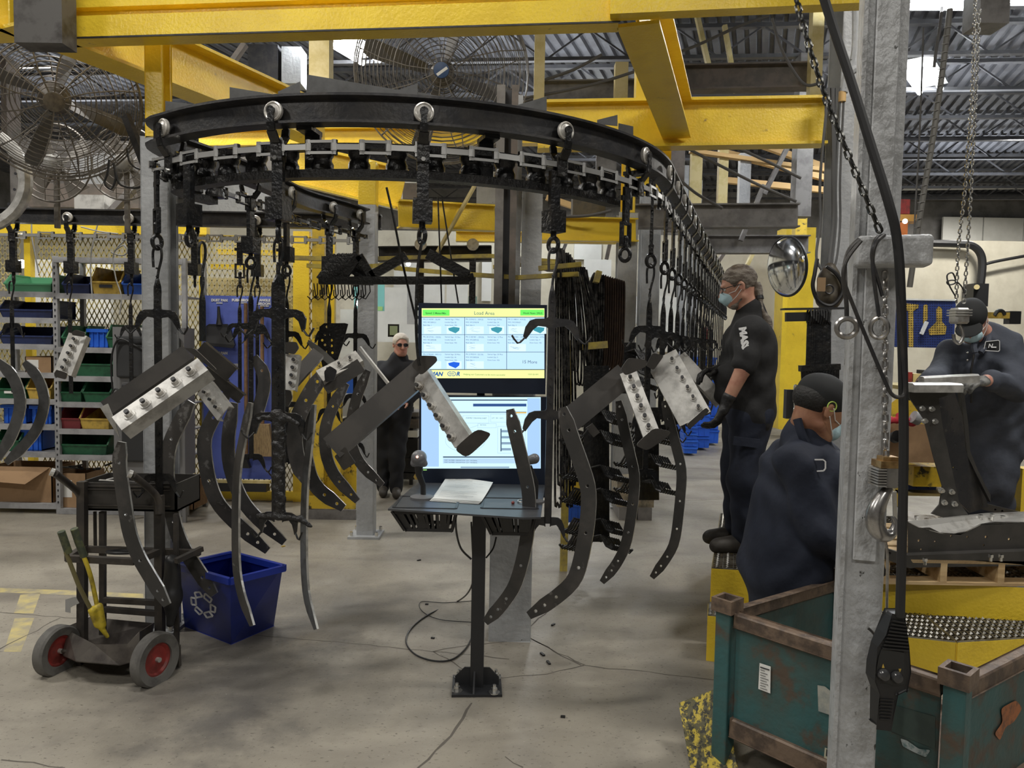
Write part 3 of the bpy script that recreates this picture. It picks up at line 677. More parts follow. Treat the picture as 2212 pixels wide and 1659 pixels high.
# drops
dd = [(slist[0]-.13, 1), (slist[0]+.14, 0), (slist[1], 0), (slist[2], 0), (slist[3]-.03, 0), (slist[4]-.12, 1)]
dn = ['in front of the left grey column', 'left of the wide coated rack', 'above the wide coated rack', 'above the centre, left of the monitors', 'over the right edge of the monitors', 'right of the monitors at the shoulder of the bend']
first = [True, True]
def place_drop(kind, M, lab, grp):
    if first[kind]:
        first[kind] = False; o = dk[kind]; o.matrix_world = M; o['label'] = lab; o['group'] = grp; return o
    return dup(dk[kind], M, lab, grp)
for (s, k), n_ in zip(dd, dn): place_drop(k, placeM(s), 'black drop bar with swivel ring, '+n_, 'drop bars on the bend')
strd = [slist[-1]+.20+.40*k for k in range(0, 22)]
for k, s in enumerate(strd): place_drop(1, placeM(s) @ Matrix.Rotation(.3, 4, 'Z'), 'black yoke and ring on the track running away right, '+OR20[k]+' beyond the bend', 'drop bars on the straight track')
for i, (px, k) in enumerate(((27, 0), (152, 0), (283, 0), (420, 0), (518, 1), (556, 0), (608, 1))):
    q = P(px, 470, 6.28); place_drop(k, Matrix.Translation((q.x, 6.28, 0)), 'drop bar below the level left track, '+OR20[i]+' from the left', 'drop bars on the level track')
for s in back[:4]: place_drop(0, placeM(s), 'drop bar below the receding left arm of the track, '+OR20[back.index(s)], 'drop bars on the left arm')
# chain: outer (double) and inner (single) links
def link_mesh(double, Lk=.135):
    mb = MB()
    if double:
        for s in (-1, 1):
            mb.bar((-Lk/2, 0, s*.024), (Lk/2, 0, s*.024), .018, .007); mb.bar((-Lk/2, -.0075, s*.024), (Lk/2, -.0075, s*.024), .006, .012)
            for e in (-1, 1): mb.cyl((e*Lk/2*.86, 0, s*.024-.008), (e*Lk/2*.86, 0, s*.024+.008), .014, 8)
        for e in (-1, 1): mb.cyl((e*Lk/2*.86, 0, -.034), (e*Lk/2*.86, 0, .034), .007, 6)
    else:
        mb.bar((-Lk/2, -.009, 0), (Lk/2, -.009, 0), .007, .024); mb.bar((-Lk/2, .009, 0), (Lk/2, .009, 0), .007, .024)
        for e in (-1, 1): mb.cyl((e*Lk/2*.9, 0, -.016), (e*Lk/2*.9, 0, .016), .017, 10)
    return mb
CHN = mat('oiled_chain_steel', (.04, .04, .04), .2, .7, c2=(.25, .25, .25), scale=24, lo=.5, hi=.62)
BRI = mat('polished_link_edge', (.55, .55, .54), .25, .5)
def chain(name, label, getp, L, nmax=300, pitch=.118):
    t = thing(name, label, 'chain', (0, 0, 0)); mA = obj('link', link_mesh(True), CHN, t).data; mB = obj('link', link_mesh(False), CHN, t).data
    for me in (mA, mB):
        me.materials.append(BRI)
        for p in me.polygons:
            if p.center.y < -.008: p.material_index = 1
    for o in list(t.children): bpy.data.objects.remove(o)
    n = min(int(L/pitch), nmax)
    for i in range(n):
        o = bpy.data.objects.new('link', mA if i % 2 else mB); COL.objects.link(o); o.parent = t
        o.matrix_local = getp((i+.5)*pitch)
    return t
def gm(s):
    M = placeM(s); M[2][3] = ZC; return M
chain('conveyor_chain', 'long greasy link chain hanging under the bending track', gm, AL[-1])
chain('conveyor_chain', 'link chain under the level left track', lambda s: Matrix.Translation((-6+s, 6.28, ZC)), 4.8)
# ---------------------------------------------------------------- racks with arms
def rack_mesh(W=.03, arms=((1.74, 1), (1.29, 1)), zb=.85, twist=True, bottom=True, hook=True):
    """origin = ring; z measured from floor; plane XZ"""
    parts = []
    mb = MB()
    if hook:
        hk = [(-.018, 0, 1.985), (-.020, 0, 2.05), (-.012, 0, 2.082), (.004, 0, 2.09), (.018, 0, 2.075), (.02, 0, 2.03), (.006, 0, 1.97), (0, 0, 1.93)]
        mb.tube(cat_rom(hk, 4), .0065, 8)
    parts.append(('hook', mb))
    mb = MB(); N = 10
    zt = 1.93
    for i in range(N):    # twisted top of the bar
        a0, a1 = math.pi/2*i/N*(1 if twist else 0), math.pi/2*(i+1)/N*(1 if twist else 0)
        z0, z1 = zt-.012*i, zt-.012*(i+1); f0 = min(1, .5+.5*i/3); f1 = min(1, .5+.5*(i+1)/3)
        def q(z, a, f):
            c_, s_ = math.sin(a)*W/2*f, math.cos(a)*W/2*f; tx, ty = math.cos(a)*.006, -math.sin(a)*.006
            return [(-c_-tx, -s_-ty, z), (c_-tx, s_-ty, z), (c_+tx, s_+ty, z), (-c_+tx, -s_+ty, z)]
        mb.add(q(z0, a0, f0)+q(z1, a1, f1), [(0, 1, 5, 4), (1, 2, 6, 5), (2, 3, 7, 6), (3, 0, 4, 7)])
    mb.bx(-W/2, W/2, -.006, .006, zb, zt-.118)
    for z, _ in arms:
        for k in range(5): mb.cyl((0, -.011, z+.06+.04*k), (0, .011, z+.06+.04*k), .005, 6)
    parts.append(('bar', mb))
    al = list(arms)+([(zb+.01, .8)] if bottom else [])
    for z, sc_ in al:
        for s in (-1, 1):
            pts = [(W*.4, -.026), (W/2+.004, -.020), (W/2+.034, -.016), (W/2+.052, -.034), (.096, -.080), (.107, -.066), (W/2+.082, -.022), (W/2+.066, .008), (W/2+.044, .018), (W/2+.004, .020), (W*.4, .028)]
            mb = MB().plate([(s*x*sc_, -.006, z+y) for x, y in pts], (0, .012, 0))
            rod = [(s*.097*sc_, 0, z-.068), (s*.118*sc_, -.01, z-.094), (s*.128*sc_, -.012, z-.098), (s*.142*sc_, -.02, z-.078), (s*.150*sc_, -.022, z-.062)]
            mb.tube(rod, .0048, 6); parts.append(('arm', mb))
    return parts
def make_rack(label, M, group=None, m=DARK, **k):
    t = thing('hook_rack', label, 'rack', (0, 0, 0), group)
    for nm, mb in rack_mesh(**k):
        if mb.v: obj(nm, mb, m, t, smooth=True)
    t.matrix_world = M; return t
def MX(px, Y, rz=0, dz=0, sc_=1.):
    q = P(px, 740, Y); return Matrix.Translation((q.x, Y, dz)) @ Matrix.Rotation(rz, 4, 'Z') @ Matrix.Diagonal((sc_, sc_, sc_, 1))
def pxY(s):
    p, d = at_s(s); return p
pr = pxY(dd[0][0]); rA = make_rack('tall flat-bar rack with two arms in front of the left grey column', Matrix.Translation((pr.x, pr.y, 0)) @ Matrix.Rotation(.1, 4, 'Z'), 'hook racks on the bend', m=BLACK, W=.034, arms=((1.76, 1), (.95, .8)), zb=.60, bottom=False)
pr = pxY(dd[2][0]); rB = make_rack('wide rack thickly coated in lumpy black, over the yellow fence', Matrix.Translation((pr.x, pr.y, 0)) @ Matrix.Rotation(-.12, 4, 'Z'), 'hook racks on the bend', m=BLACK, W=.06, arms=((1.76, 1.15), (1.30, 1.1)), zb=.84)
rB2 = None
pr = pxY(dd[4][0]); rC = make_rack('tall rack overlapping the right edge of the monitors', Matrix.Translation((pr.x, pr.y, 0)) @ Matrix.Rotation(.05, 4, 'Z'), 'hook racks on the bend', W=.034, arms=((1.745, 1.25), (1.31, 1.2)), zb=.79)
pr = pxY(dd[1][0]+.03); rA2 = make_rack('slim rod rack between the left column and the blue board', Matrix.Translation((pr.x+.04, pr.y, 0)) @ Matrix.Rotation(1.2, 4, 'Z'), 'hook racks on the bend', m=BLACK, W=.03, arms=(), zb=1.63, bottom=False)
s_nm = ['first rack right of the monitors carrying bare brackets', 'second rack right of the monitors, behind the bracket', 'third rack beyond the bracket, arms edge to edge']
for k in range(len(strd)):
    p, d = at_s(strd[k]); M = Matrix.Translation((p.x, p.y, 0)) @ Matrix.Rotation(.15, 4, 'Z')
    if k == 0: make_rack(s_nm[0], M, 'hook racks on the straight track', m=BLACK, arms=((1.735, 1.05), (1.26, .8)), zb=.93)
    elif k == 1: make_rack(s_nm[1], M, 'hook racks on the straight track', m=BLACK, arms=((1.71, 1.05),), zb=1.2)
    elif k == 2: rS = make_rack(s_nm[2], M, 'hook racks on the straight track', m=BLACK, arms=((1.70, .9), (1.4, .7)), zb=1.1)
    elif k < 14: dup(rS, M @ Matrix.Rotation(.5*(k % 3), 4, 'Z'), 'black hook rack far down the straight track, '+OR20[k]+' beyond the bend', 'far hook racks')
# rod loops hanging down the line
for k in range(5, 20):
    p, d = at_s(strd[k]+.1); mb = MB(); wd = .09+.03*(k % 3); zl = 1.0+.12*(k % 4)
    mb.tube(cat_rom([(-wd, 0, zl+.12), (-wd*.8, 0, zl), (-wd*.2, 0, zl-.03), (0, 0, zl+.05), (0, 0, 1.6), (0, 0, 2.08), (.02, 0, 2.1), (.03, 0, 2.05)], 3), .008, 6)
    o = obj('long_hook', mb, BLACK, None, 'long black wire hook hanging down the straight track, '+OR20[k]+' in the line', 'hook', 'wire hooks along the straight track'); o.matrix_world = Matrix.Translation((p.x, p.y, 0)) @ Matrix.Rotation(.4*k, 4, 'Z')
for i, (px, Y, a) in enumerate(((27, 6.28, ((1.72, .8),)), (152, 6.28, ()), (283, 6.28, ((1.72, .8),)), (518, 6.2, ((1.75, 1),)), (556, 6.2, ((1.7, 1),)), (608, 6.2, ()))):
    make_rack('black rack below the level left track, ' + ['leftmost', 'second', 'third, by the yellow bin', 'left of the angle broom sign', 'over the broom handle', 'at the fence edge'][i], MX(px, Y, .1*i), 'hook racks on the level track', m=BLACK, arms=a, zb=1.15, bottom=False)
for i, (s, a, zb_) in enumerate(((back[0], ((1.72, 1.),), .9), (back[1], ((1.68, 1.), (1.2, 1)), .8), (back[2], ((1.70, 1.),), 1.1), (back[3], ((1.68, 1.1), (1.2, .9)), .8))):
    p, d = at_s(s); make_rack('rack under the receding left arm of the track, ' + ['nearest', 'second', 'third', 'farthest, beside the slim grey post'][i], Matrix.Translation((p.x, p.y, 0)) @ Matrix.Rotation([.3, .1, .2, 0][i], 4, 'Z'), 'hook racks on the left arm', m=BLACK, arms=a, zb=zb_)
# thick lumpy coating on rack B and lower bars
pb = pxY(dd[2][0])
pl_ = []; z = 1.32
while z > .85:
    pl_.append(('e', (random.uniform(-.006, .006), random.uniform(-.004, .004), z), (random.uniform(.026, .036), .014, random.uniform(.012, .02)))); z -= .018
pl_ += [('c', (-.03, 0, 1.30), (-.09, 0, 1.29), .015, .012), ('c', (.03, 0, 1.30), (.09, 0, 1.27), .015, .013), ('c', (-.09, 0, .85), (.10, 0, .845), .014, .014), ('c', (.10, 0, .845), (.15, 0, .81), .013, .009)]
o = obj('coating', sdf_mesh(pl_, .006, .01, fold=.002, ff=120), COAT, rB)
# ---------------------------------------------------------------- hanging workpieces
def strip_pts(ctr, wpx, D, k=0., n=5):
    c = [V((*ctr[0], 0))]
    for i in range(1, len(ctr)-1):
        p0, p1, p2 = (V((*ctr[j], 0)) for j in (i-1, i, i+1)); a, b = p1.lerp(p0, .42), p1.lerp(p2, .42)
        for t in (0, .33, .66, 1): c.append(a.lerp(p1, t).lerp(p1.lerp(b, t), t))
    c.append(V((*ctr[-1], 0))); L_ = []; R_ = []; wpx = wpx*1.13
    m = len(c)
    for i, p in enumerate(c):
        t = (c[min(i+1, m-1)]-c[max(i-1, 0)]).normalized(); o = V((-t.y, t.x, 0)); f = wpx/2
        if i in (0, m-1): f *= .55
        L_.append(p+o*f); R_.append(p-o*f)
    t0 = (c[1]-c[0]).normalized(); t1 = (c[-1]-c[-2]).normalized()
    L_[0] += t0*0; out = [L_[0]]+L_[1:]+R_[::-1]
    x0 = ctr[0][0]
    f3 = lambda q: P(q[0], q[1], D+k*(q[0]-x0)*D/F)
    return c, [f3(p) for p in out], f3
CUT = mat('cut_edge_highlight', (.55, .55, .53), .3, .6, c2=(.3, .3, .29), scale=12)  # cut edges coloured lighter, so their highlights are painted in
def highlight_edges(o, tv):
    o.data.materials.append(CUT); t = tv.normalized()
    for p in o.data.polygons:
        if abs(p.normal.dot(t)) < .3: p.material_index = 1
def curved_bar(label, ctr, wpx, D, k=-.5, th=.010, holes=(), group='curved flat bars', m=PLATEM, flip=1):
    c, out, f3 = strip_pts(ctr, wpx, D, k); hs = []
    L = [0.]
    for a, b in zip(c, c[1:]): L.append(L[-1]+(b-a).length)
    for h in holes:
        s = h*L[-1] if h <= 1 else h; i = min(int(np.searchsorted(L, s))-1, len(c)-2); i = max(i, 0); p = c[i].lerp(c[i+1], (s-L[i])/(L[i+1]-L[i]))
        hs.append([f3((p.x+3.2*wpx/24*math.cos(a*math.pi/4), p.y+3.2*wpx/24*math.sin(a*math.pi/4))) for a in range(8)])
    al = math.atan(-k); tv = V((math.sin(al)*flip, math.cos(al), 0))*th
    mb = MB().plate(out, tv, hs); o = obj('curved_bar', mb, m, None, label, 'metal bar', group, smooth=False, loc=f3(c[0])); highlight_edges(o, tv); return o
H8 = (.03, .1, .35, .55, .70, .86, .92, .965)
curved_bar('curved bar ending at the right of the hand cart handle, leftmost large one', [(262, 955), (255, 1000), (266, 1075), (277, 1150), (298, 1205), (325, 1250), (360, 1308)], 26, 3.45, -.3, holes=(.12, .42, .7, .9, .96))
curved_bar('curved bar hanging over the blue recycling bin', [(412, 868), (385, 915), (362, 965), (358, 1035), (374, 1130), (392, 1180), (428, 1235), (462, 1285)], 27, 3.7, -.3, holes=(.1, .2, .6, .75, .9, .96))
curved_bar('wide curved bar in front of the dust pan board, left one', [(490, 850), (458, 905), (437, 950), (448, 1035), (468, 1088), (510, 1132), (578, 1190)], 27, 4.2, -.2, holes=(.15, .5, .86, .93))
curved_bar('wide curved bar in front of the dust pan board, right one', [(505, 870), (492, 935), (492, 1000), (515, 1070), (545, 1112), (614, 1172)], 25, 4.35, -.2, holes=(.5, .84, .92))
curved_bar('long narrow bar seen nearly edge-on over the recycling bin', [(539, 870), (528, 920), (510, 1010), (507, 1110), (508, 1230), (520, 1290), (543, 1352)], 13, 3.35, -1.6, holes=())
curved_bar('long narrow bar seen nearly edge-on right of the recycling bin', [(676, 874), (668, 950), (656, 1050), (654, 1200), (659, 1290), (681, 1360)], 11, 3.3, -1.8, holes=(), m=mat('greyed_steel_edge', (.16, .17, .18), .4, .6, c2=(.07, .07, .07), scale=8))
curved_bar('curved bar in front of the monitors, its foot by the stand post', [(1101, 884), (1112, 935), (1128, 1000), (1143, 1065), (1141, 1140), (1130, 1205), (1112, 1268), (1080, 1312), (1048, 1345)], 25, 3.3, -.45, holes=H8)
curved_bar('largest curved bar right of the monitors', [(1214, 880), (1230, 935), (1252, 995), (1272, 1055), (1270, 1120), (1258, 1195), (1242, 1255), (1200, 1292), (1142, 1330)], 29, 3.22, -.45, holes=H8)
curved_bar('curved bar hanging over the open floor, left of a pair', [(1336, 866), (1346, 920), (1360, 980), (1372, 1030), (1366, 1100), (1352, 1180), (1330, 1222), (1300, 1258)], 20, 3.9, -.45, holes=H8)
curved_bar('curved bar hanging over the open floor, right of a pair', [(1434, 866), (1448, 920), (1462, 970), (1474, 1020), (1467, 1100), (1458, 1175), (1436, 1212), (1408, 1248)], 19, 4.1, -.45, holes=H8)
curved_bar('dark bent bar beside the coated rack, with two bolt holes', [(702, 798), (668, 850), (642, 900), (634, 950), (642, 1000), (660, 1040)], 30, 4.6, -.2, holes=(.12, .3))
curved_bar('bent bar crossing the yellow fence post', [(662, 880), (655, 960), (668, 1030), (690, 1062), (742, 1098)], 27, 4.7, -.2, holes=(.8, .93))
curved_bar('bent bar ending left of the slim grey post', [(748, 828), (716, 880), (700, 930), (703, 985), (722, 1030), (772, 1083)], 22, 4.9, -.2, holes=(.2, .8, .93))
curved_bar('bent bar crossing the slim grey post', [(795, 800), (772, 850), (758, 905), (758, 960), (778, 1005), (826, 1048)], 20, 5.1, -.2, holes=(.08, .2, .4, .85, .94))
curved_bar('bent bar at the left picture edge', [(-5, 780), (30, 815), (46, 870), (30, 930), (-5, 992)], 22, 5.4, -.2, holes=(), m=mat('greyed_steel', (.11, .11, .112), .45, .5, c2=(.08, .08, .08), scale=8))
curved_bar('second bent bar near the left picture edge', [(52, 782), (82, 815), (98, 865), (82, 925), (50, 965), (12, 1000)], 20, 5.5, -.2, holes=(), m=MATS['greyed_steel'])
curved_bar('short dark bar slanting up behind the coated rack', [(548, 770), (575, 815), (560, 880), (535, 935)], 24, 4.6, -.1, holes=(.2,))
curved_bar('light flat bar slanting behind the coated rack', [(665, 738), (700, 768), (735, 800)], 14, 5.2, -.1, holes=(), m=mat('light_flat_steel', (.34, .34, .33), .4, .5))
# bolted brackets: two legs meeting at the top
def leg_ch(parent, A, B, w, d, m, nrm=(0, -1, 0), bolts=0, name='leg', off=0., big=1., t=.006, both=False):
    A = V(A); B = V(B); n = V(nrm).normalized(); dr = (B-A).normalized(); sd = dr.cross(n).normalized(); n = sd.cross(dr).normalized()
    a = w/2
    mb = MB().prof(A, B, [(-a, 0), (a, 0), (a, -d), (a-t, -d), (a-t, -t), (-a+t, -t), (-a+t, -d), (-a, -d)], up=n)
    parent = obj(name, mb, m, parent, smooth=False)
    for i in range(bolts):
        c = A.lerp(B, (i+.8)/(bolts+.6))+sd*off
        q = MB().cyl(c, c+n*.004, .025*big, 16); obj('washer', q, GALV, parent)
        q = MB().cyl(c+n*.004, c+n*.020, .0165*big, 6); obj('nut', q, WHEELM, parent); q = MB().cyl(c+n*.020, c+n*.032, .010*big, 12); obj('bolt_end', q, DARK, parent)
        if both:
            q = MB().cyl(c-n*(t), c-n*(t+.02), .012*big, 6); obj('bolt', q, DARK, parent)
def end_plate(parent, pts, D, k=0., th=.006, m=CHAN, name='end_plate'):
    x0 = pts[0][0]; mb = MB().plate([P(x, y, D+k*(x-x0)*D/F) for x, y in pts], (0, th, 0)); highlight_edges(obj(name, mb, m, parent, smooth=False), V((0, 1, 0)))
def rr(pts, r=.25):
    out = []; n = len(pts)
    for i in range(n):
        p0, p1, p2 = V((*pts[i-1], 0)), V((*pts[i], 0)), V((*pts[(i+1) % n], 0))
        a, b = p1.lerp(p0, r), p1.lerp(p2, r)
        for t in (0, .33, .66, 1): q = a.lerp(p1, t).lerp(p1.lerp(b, t), t); out.append((q.x, q.y))
    return out
g = 'bolted two-legged brackets'
# bracket 1, big at left
t = thing('bolted_bracket', 'bare steel bracket with five bolts above the hand cart', 'bracket', P(430, 790, 3.4), g)
leg_ch(t, P(438, 786, 3.36), P(252, 915, 3.20), .098, .075, GALV, (-.25, -1, .62), 5, big=1.05)
leg_ch(t, P(405, 760, 3.5), P(228, 882, 3.38), .075, .05, CHAN, (.1, -1, .1), 0, 'dark_leg')
end_plate(t, [(216, 880), (232, 872), (250, 916), (258, 945), (238, 915)], 3.25, m=GALV)
end_plate(t, rr([(398, 752), (448, 790), (470, 800), (420, 752)], .2), 3.4)
# bracket 2, centre
t = thing('bolted_bracket', 'large bracket with a long dark leg crossing before the monitors', 'bracket', P(920, 790, 3.35), g)
leg_ch(t, P(921, 792, 3.42), P(716, 968, 3.30), .115, .05, CHAN, (.0, -1, .15), 0, 'dark_leg')
leg_ch(t, P(905, 808, 3.40), P(998, 954, 3.20), .088, .05, GALV, (-.35, -1, .1), 6, off=.028, big=.9, both=True)
end_plate(t, rr([(888, 790), (906, 768), (942, 769), (945, 780), (910, 812)], .25), 3.3)
end_plate(t, rr([(980, 970), (1030, 926), (1061, 936), (1052, 950), (1008, 990)], .3), 3.15)
obj('tab', MB().plate([P(x, y, 3.3) for x, y in rr([(722, 986), (745, 965), (768, 1000), (742, 1017)], .1)], (0, .005, 0)), CHAN, t, smooth=False)
# bracket 3
t = thing('bolted_bracket', 'bracket whose light bolted leg hangs right of the monitors', 'bracket', P(1360, 790, 3.7), g)
leg_ch(t, P(1352, 808, 3.75), P(1222, 915, 3.65), .125, .05, CHAN, (0, -1, .15), 0, 'dark_leg')
leg_ch(t, P(1356, 802, 3.68), P(1408, 940, 3.5), .082, .05, GALV, (-.1, -1, .1), 6, big=.95)
end_plate(t, rr([(1340, 798), (1358, 772), (1398, 778), (1396, 792), (1352, 812)], .25), 3.6)
end_plate(t, rr([(1372, 962), (1412, 924), (1450, 932), (1442, 944), (1398, 974)], .25), 3.45)
end_plate(t, [(1265, 925), (1280, 914), (1296, 934), (1282, 945)], 3.6)
# bracket 4
t = thing('bolted_bracket', 'broad light bracket with paired bolts nearest the standing worker', 'bracket', P(1420, 780, 4.1), g)
leg_ch(t, P(1428, 770, 4.15), P(1502, 905, 3.95), .18, .05, GALV, (-.2, -1, .15), 6, off=-.045, big=.85)
end_plate(t, rr([(1482, 918), (1525, 880), (1533, 888), (1492, 926)], .2), 3.9)
end_plate(t, rr([(1395, 790), (1410, 762), (1435, 768), (1412, 800)], .2), 4.05)
# bracket 5 far left
t = thing('bolted_bracket', 'bracket with five bolts in front of the shelves at far left', 'bracket', P(160, 720, 5.2), g)
leg_ch(t, P(168, 722, 5.15), P(134, 808, 5.05), .135, .05, GALV, (-.1, -1, .1), 5, big=1.0)
end_plate(t, rr([(155, 718), (162, 712), (184, 718), (182, 728), (156, 724)], .2), 5.1); end_plate(t, rr([(117, 806), (122, 798), (146, 806), (142, 820), (118, 814)], .2), 5.0)
# bracket 6 between
t = thing('bolted_bracket', 'small light bracket in front of the dust pan board', 'bracket', P(450, 830, 4.0), g)
leg_ch(t, P(438, 836, 4.0), P(482, 893, 3.9), .10, .04, GALV, (-.1, -1, 0), 3, big=.8); leg_ch(t, P(440, 800, 4.15), P(520, 862, 4.15), .06, .04, CHAN, (0, -1, 0), 0, 'dark_leg')
leg_ch(t, P(430, 752, 4.1), P(500, 810, 4.1), .09, .04, CHAN, (0, -1, 0), 0, 'dark_leg')
# bracket 7
t = thing('bolted_bracket', 'bracket with light top leg left of the slim grey post', 'bracket', P(760, 760, 4.6), g)
leg_ch(t, P(776, 768, 4.6), P(690, 812, 4.5), .10, .06, GALV, (-.2, -1, .7), 3, big=.8); leg_ch(t, P(780, 788, 4.55), P(700, 838, 4.5), .085, .04, CHAN, (0, -1, 0), 0, 'dark_leg')
leg_ch(t, P(775, 750, 4.7), P(850, 845, 4.7), .016, .05, GALV, (0, -1, 0), 0, 'thin_flange')
end_plate(t, rr([(700, 802), (712, 790), (728, 800), (722, 822), (702, 826)], .2), 4.4, m=DARK)
# bracket 8 behind coated rack
t = thing('bolted_bracket', 'light bracket half hidden behind the coated rack', 'bracket', P(630, 750, 4.0), g)
leg_ch(t, P(630, 765, 4.0), P(620, 842, 3.95), .085, .05, GALV, (0, -1, 0), 4, off=-.02, big=.9); end_plate(t, rr([(598, 740), (640, 738), (646, 752), (636, 766), (602, 758)], .2), 3.95); end_plate(t, rr([(588, 850), (628, 842), (632, 860), (622, 880), (590, 872)], .2), 3.9)
leg_ch(t, P(688, 760, 4.3), P(632, 822, 4.2), .075, .05, CHAN, (0, -1, 0), 0, 'dark_leg')
# bracket 9
t = thing('bolted_bracket', 'bare bracket held by the standing worker', 'bracket', P(1480, 760, 4.9), g)
leg_ch(t, P(1468, 768, 4.9), P(1560, 868, 4.75), .085, .05, GALV, (-.1, -1, .3), 0, big=.8)
t = thing('bolted_bracket', 'dark perforated plate hanging behind the receding racks', 'bracket', P(730, 730, 5.2), g)
mb = MB(); pts = [(690, 706), (700, 698), (745, 698), (752, 700), (740, 745), (722, 800), (698, 800), (686, 745)]
hl = [[P(x+3*math.cos(a*math.pi/3), y+3*math.sin(a*math.pi/3), 5.2) for a in range(6)] for x, y in ((706, 706), (702, 722), (714, 722), (696, 735), (716, 735), (702, 745), (716, 747), (706, 760), (718, 762))]
obj('plate', mb.plate([P(x, y, 5.2) for x, y in pts], (0, .006, 0), hl), BLACK, t, smooth=False)
# ================================================================== MONITOR STAND
sy = 3.46; ctr = P(1030, 1490, sy); x0 = ctr.x
st_ = thing('monitor_stand', 'black steel pedestal table bolted to the floor below the monitors', 'stand', (x0, sy, 0))
BLKP = mat('black_powder_coat', (.022, .023, .026), .45, bump=.1)
TOPM = mat('table_top_black', (.045, .047, .052), .38, c2=(.06, .062, .066), scale=8)
obj('base_plate', MB().box((x0, sy, .006), (.235, .21, .012), Matrix.Rotation(.05, 3, 'Z')), BLKP, st_, smooth=False)
pw = .062; obj('post', MB().bx(x0-pw/2, x0+pw/2, sy-pw/2, sy+pw/2, .012, .86), BLKP, st_, smooth=False)
for ang in (0, math.pi):
    s = math.cos(ang); obj('gusset', MB().plate([(x0+s*pw/2, sy+.0, .012), (x0+s*.105, sy, .012), (x0+s*.105, sy, .05), (x0+s*.06, sy, .095), (x0+s*pw/2, sy, .095)], (0, .008, 0)), BLKP, st_, smooth=False)
obj('gusset', MB().plate([(x0-.015, sy-pw/2, .012), (x0-.015, sy-.10, .012), (x0-.015, sy-.085, .04), (x0-.015, sy-pw/2, .09)], (.008, 0, 0)), BLKP, st_, smooth=False)
for dx, dy in ((-.09, -.07), (.085, -.08), (.09, .075), (-.09, .075)):
    mb = MB().cyl((x0+dx, sy+dy, .012), (x0+dx, sy+dy, .016), .026, 16); mb.cyl((x0+dx, sy+dy, .016), (x0+dx, sy+dy, .036), .014, 6); mb.cyl((x0+dx, sy+dy, .036), (x0+dx, sy+dy, .05), .008, 8); obj('anchor_bolt', mb, CHROME, st_)
ZT = .92
tl, tr_ = PZ(838, 1099, ZT), PZ(1132, 1118, ZT); bl, brr = PZ(900, 1062, ZT), PZ(1180, 1075, ZT)
tl2 = V((tl.x, tl.y, ZT)); q4 = [tl, tr_, PZ(1168, 1117, ZT), V((PZ(1180, 1060, ZT).x, 3.78, ZT)), V((PZ(896, 1050, ZT).x, 3.78, ZT))]
obj('table_top', MB().plate(q4, (0, 0, -.008)), TOPM, st_, smooth=False)
obj('back_post', MB().bx(x0-.04, x0+.0, 3.87, 3.91, ZT, 1.80), BLKP, st_, smooth=False)
obj('arm', MB().bx(x0-.04, x0+.04, sy-.03, 3.9, .86, ZT-.008), BLKP, st_, smooth=False)
# wire-slot baskets under the top
def basket(label, pxl, pxr, pyt, pyb, Y, dpt):
    a = P(pxl, pyt, Y); b = P(pxr, pyb, Y); zt, zb = ZT-.012, b.z; xl, xr = a.x, b.x
    t = thing('basket', label, 'basket', ((xl+xr)/2, Y, zb)); y1 = Y+dpt; m = mat('black_basket_plastic', (.02, .02, .022), .4); xi, xo = xl+.05, xr-.02
    n = 10
    mb = MB()
    for (p0, p1, p2, p3) in (((xl, Y, zt), (xr, Y, zt), (xo, Y+.05, zb), (xi, Y+.05, zb)), ((xl, y1, zt), (xr, y1, zt), (xo, y1-.05, zb), (xi, y1-.05, zb)), ((xl, Y, zt), (xl, y1, zt), (xi, y1-.05, zb), (xi, Y+.05, zb)), ((xr, Y, zt), (xr, y1, zt), (xo, y1-.05, zb), (xo, Y+.05, zb))):
        p0, p1, p2, p3 = map(V, (p0, p1, p2, p3))
        for i in range(n+1):
            f = i/n; mb.bar(p0.lerp(p1, f), p3.lerp(p2, f), .012 if i % 4 else .03, .004, up=(0, 1, 0) if abs(p0.y-p1.y) < .01 else (1, 0, 0))
        mb.bar(p0, p1, .012, .03); mb.bar(p3, p2, .012, .014)
    obj('slotted_side', mb, m, t, smooth=False)
    mb = MB()
    for i in range(9): f = xi+(xo-xi)*i/8; mb.bx(f-.007, f+.007, Y+.05, y1-.05, zb-.002, zb+.002)
    mb.bx(xi, xo, Y+.045, Y+.065, zb-.002, zb+.003); mb.bx(xi, xo, y1-.065, y1-.045, zb-.002, zb+.003); obj('slotted_floor', mb, m, t, smooth=False)
    for xx in (xl, xr): obj('hanger_lip', MB().bx(xx-.006, xx+.006, Y, y1, zt-.006, zt+.004), m, t, smooth=False)
basket('black slotted basket under the left side of the table', 850, 984, 1103, 1152, 3.20, .24)
basket('black slotted basket under the right side of the table', 1040, 1160, 1112, 1160, 3.22, .22)
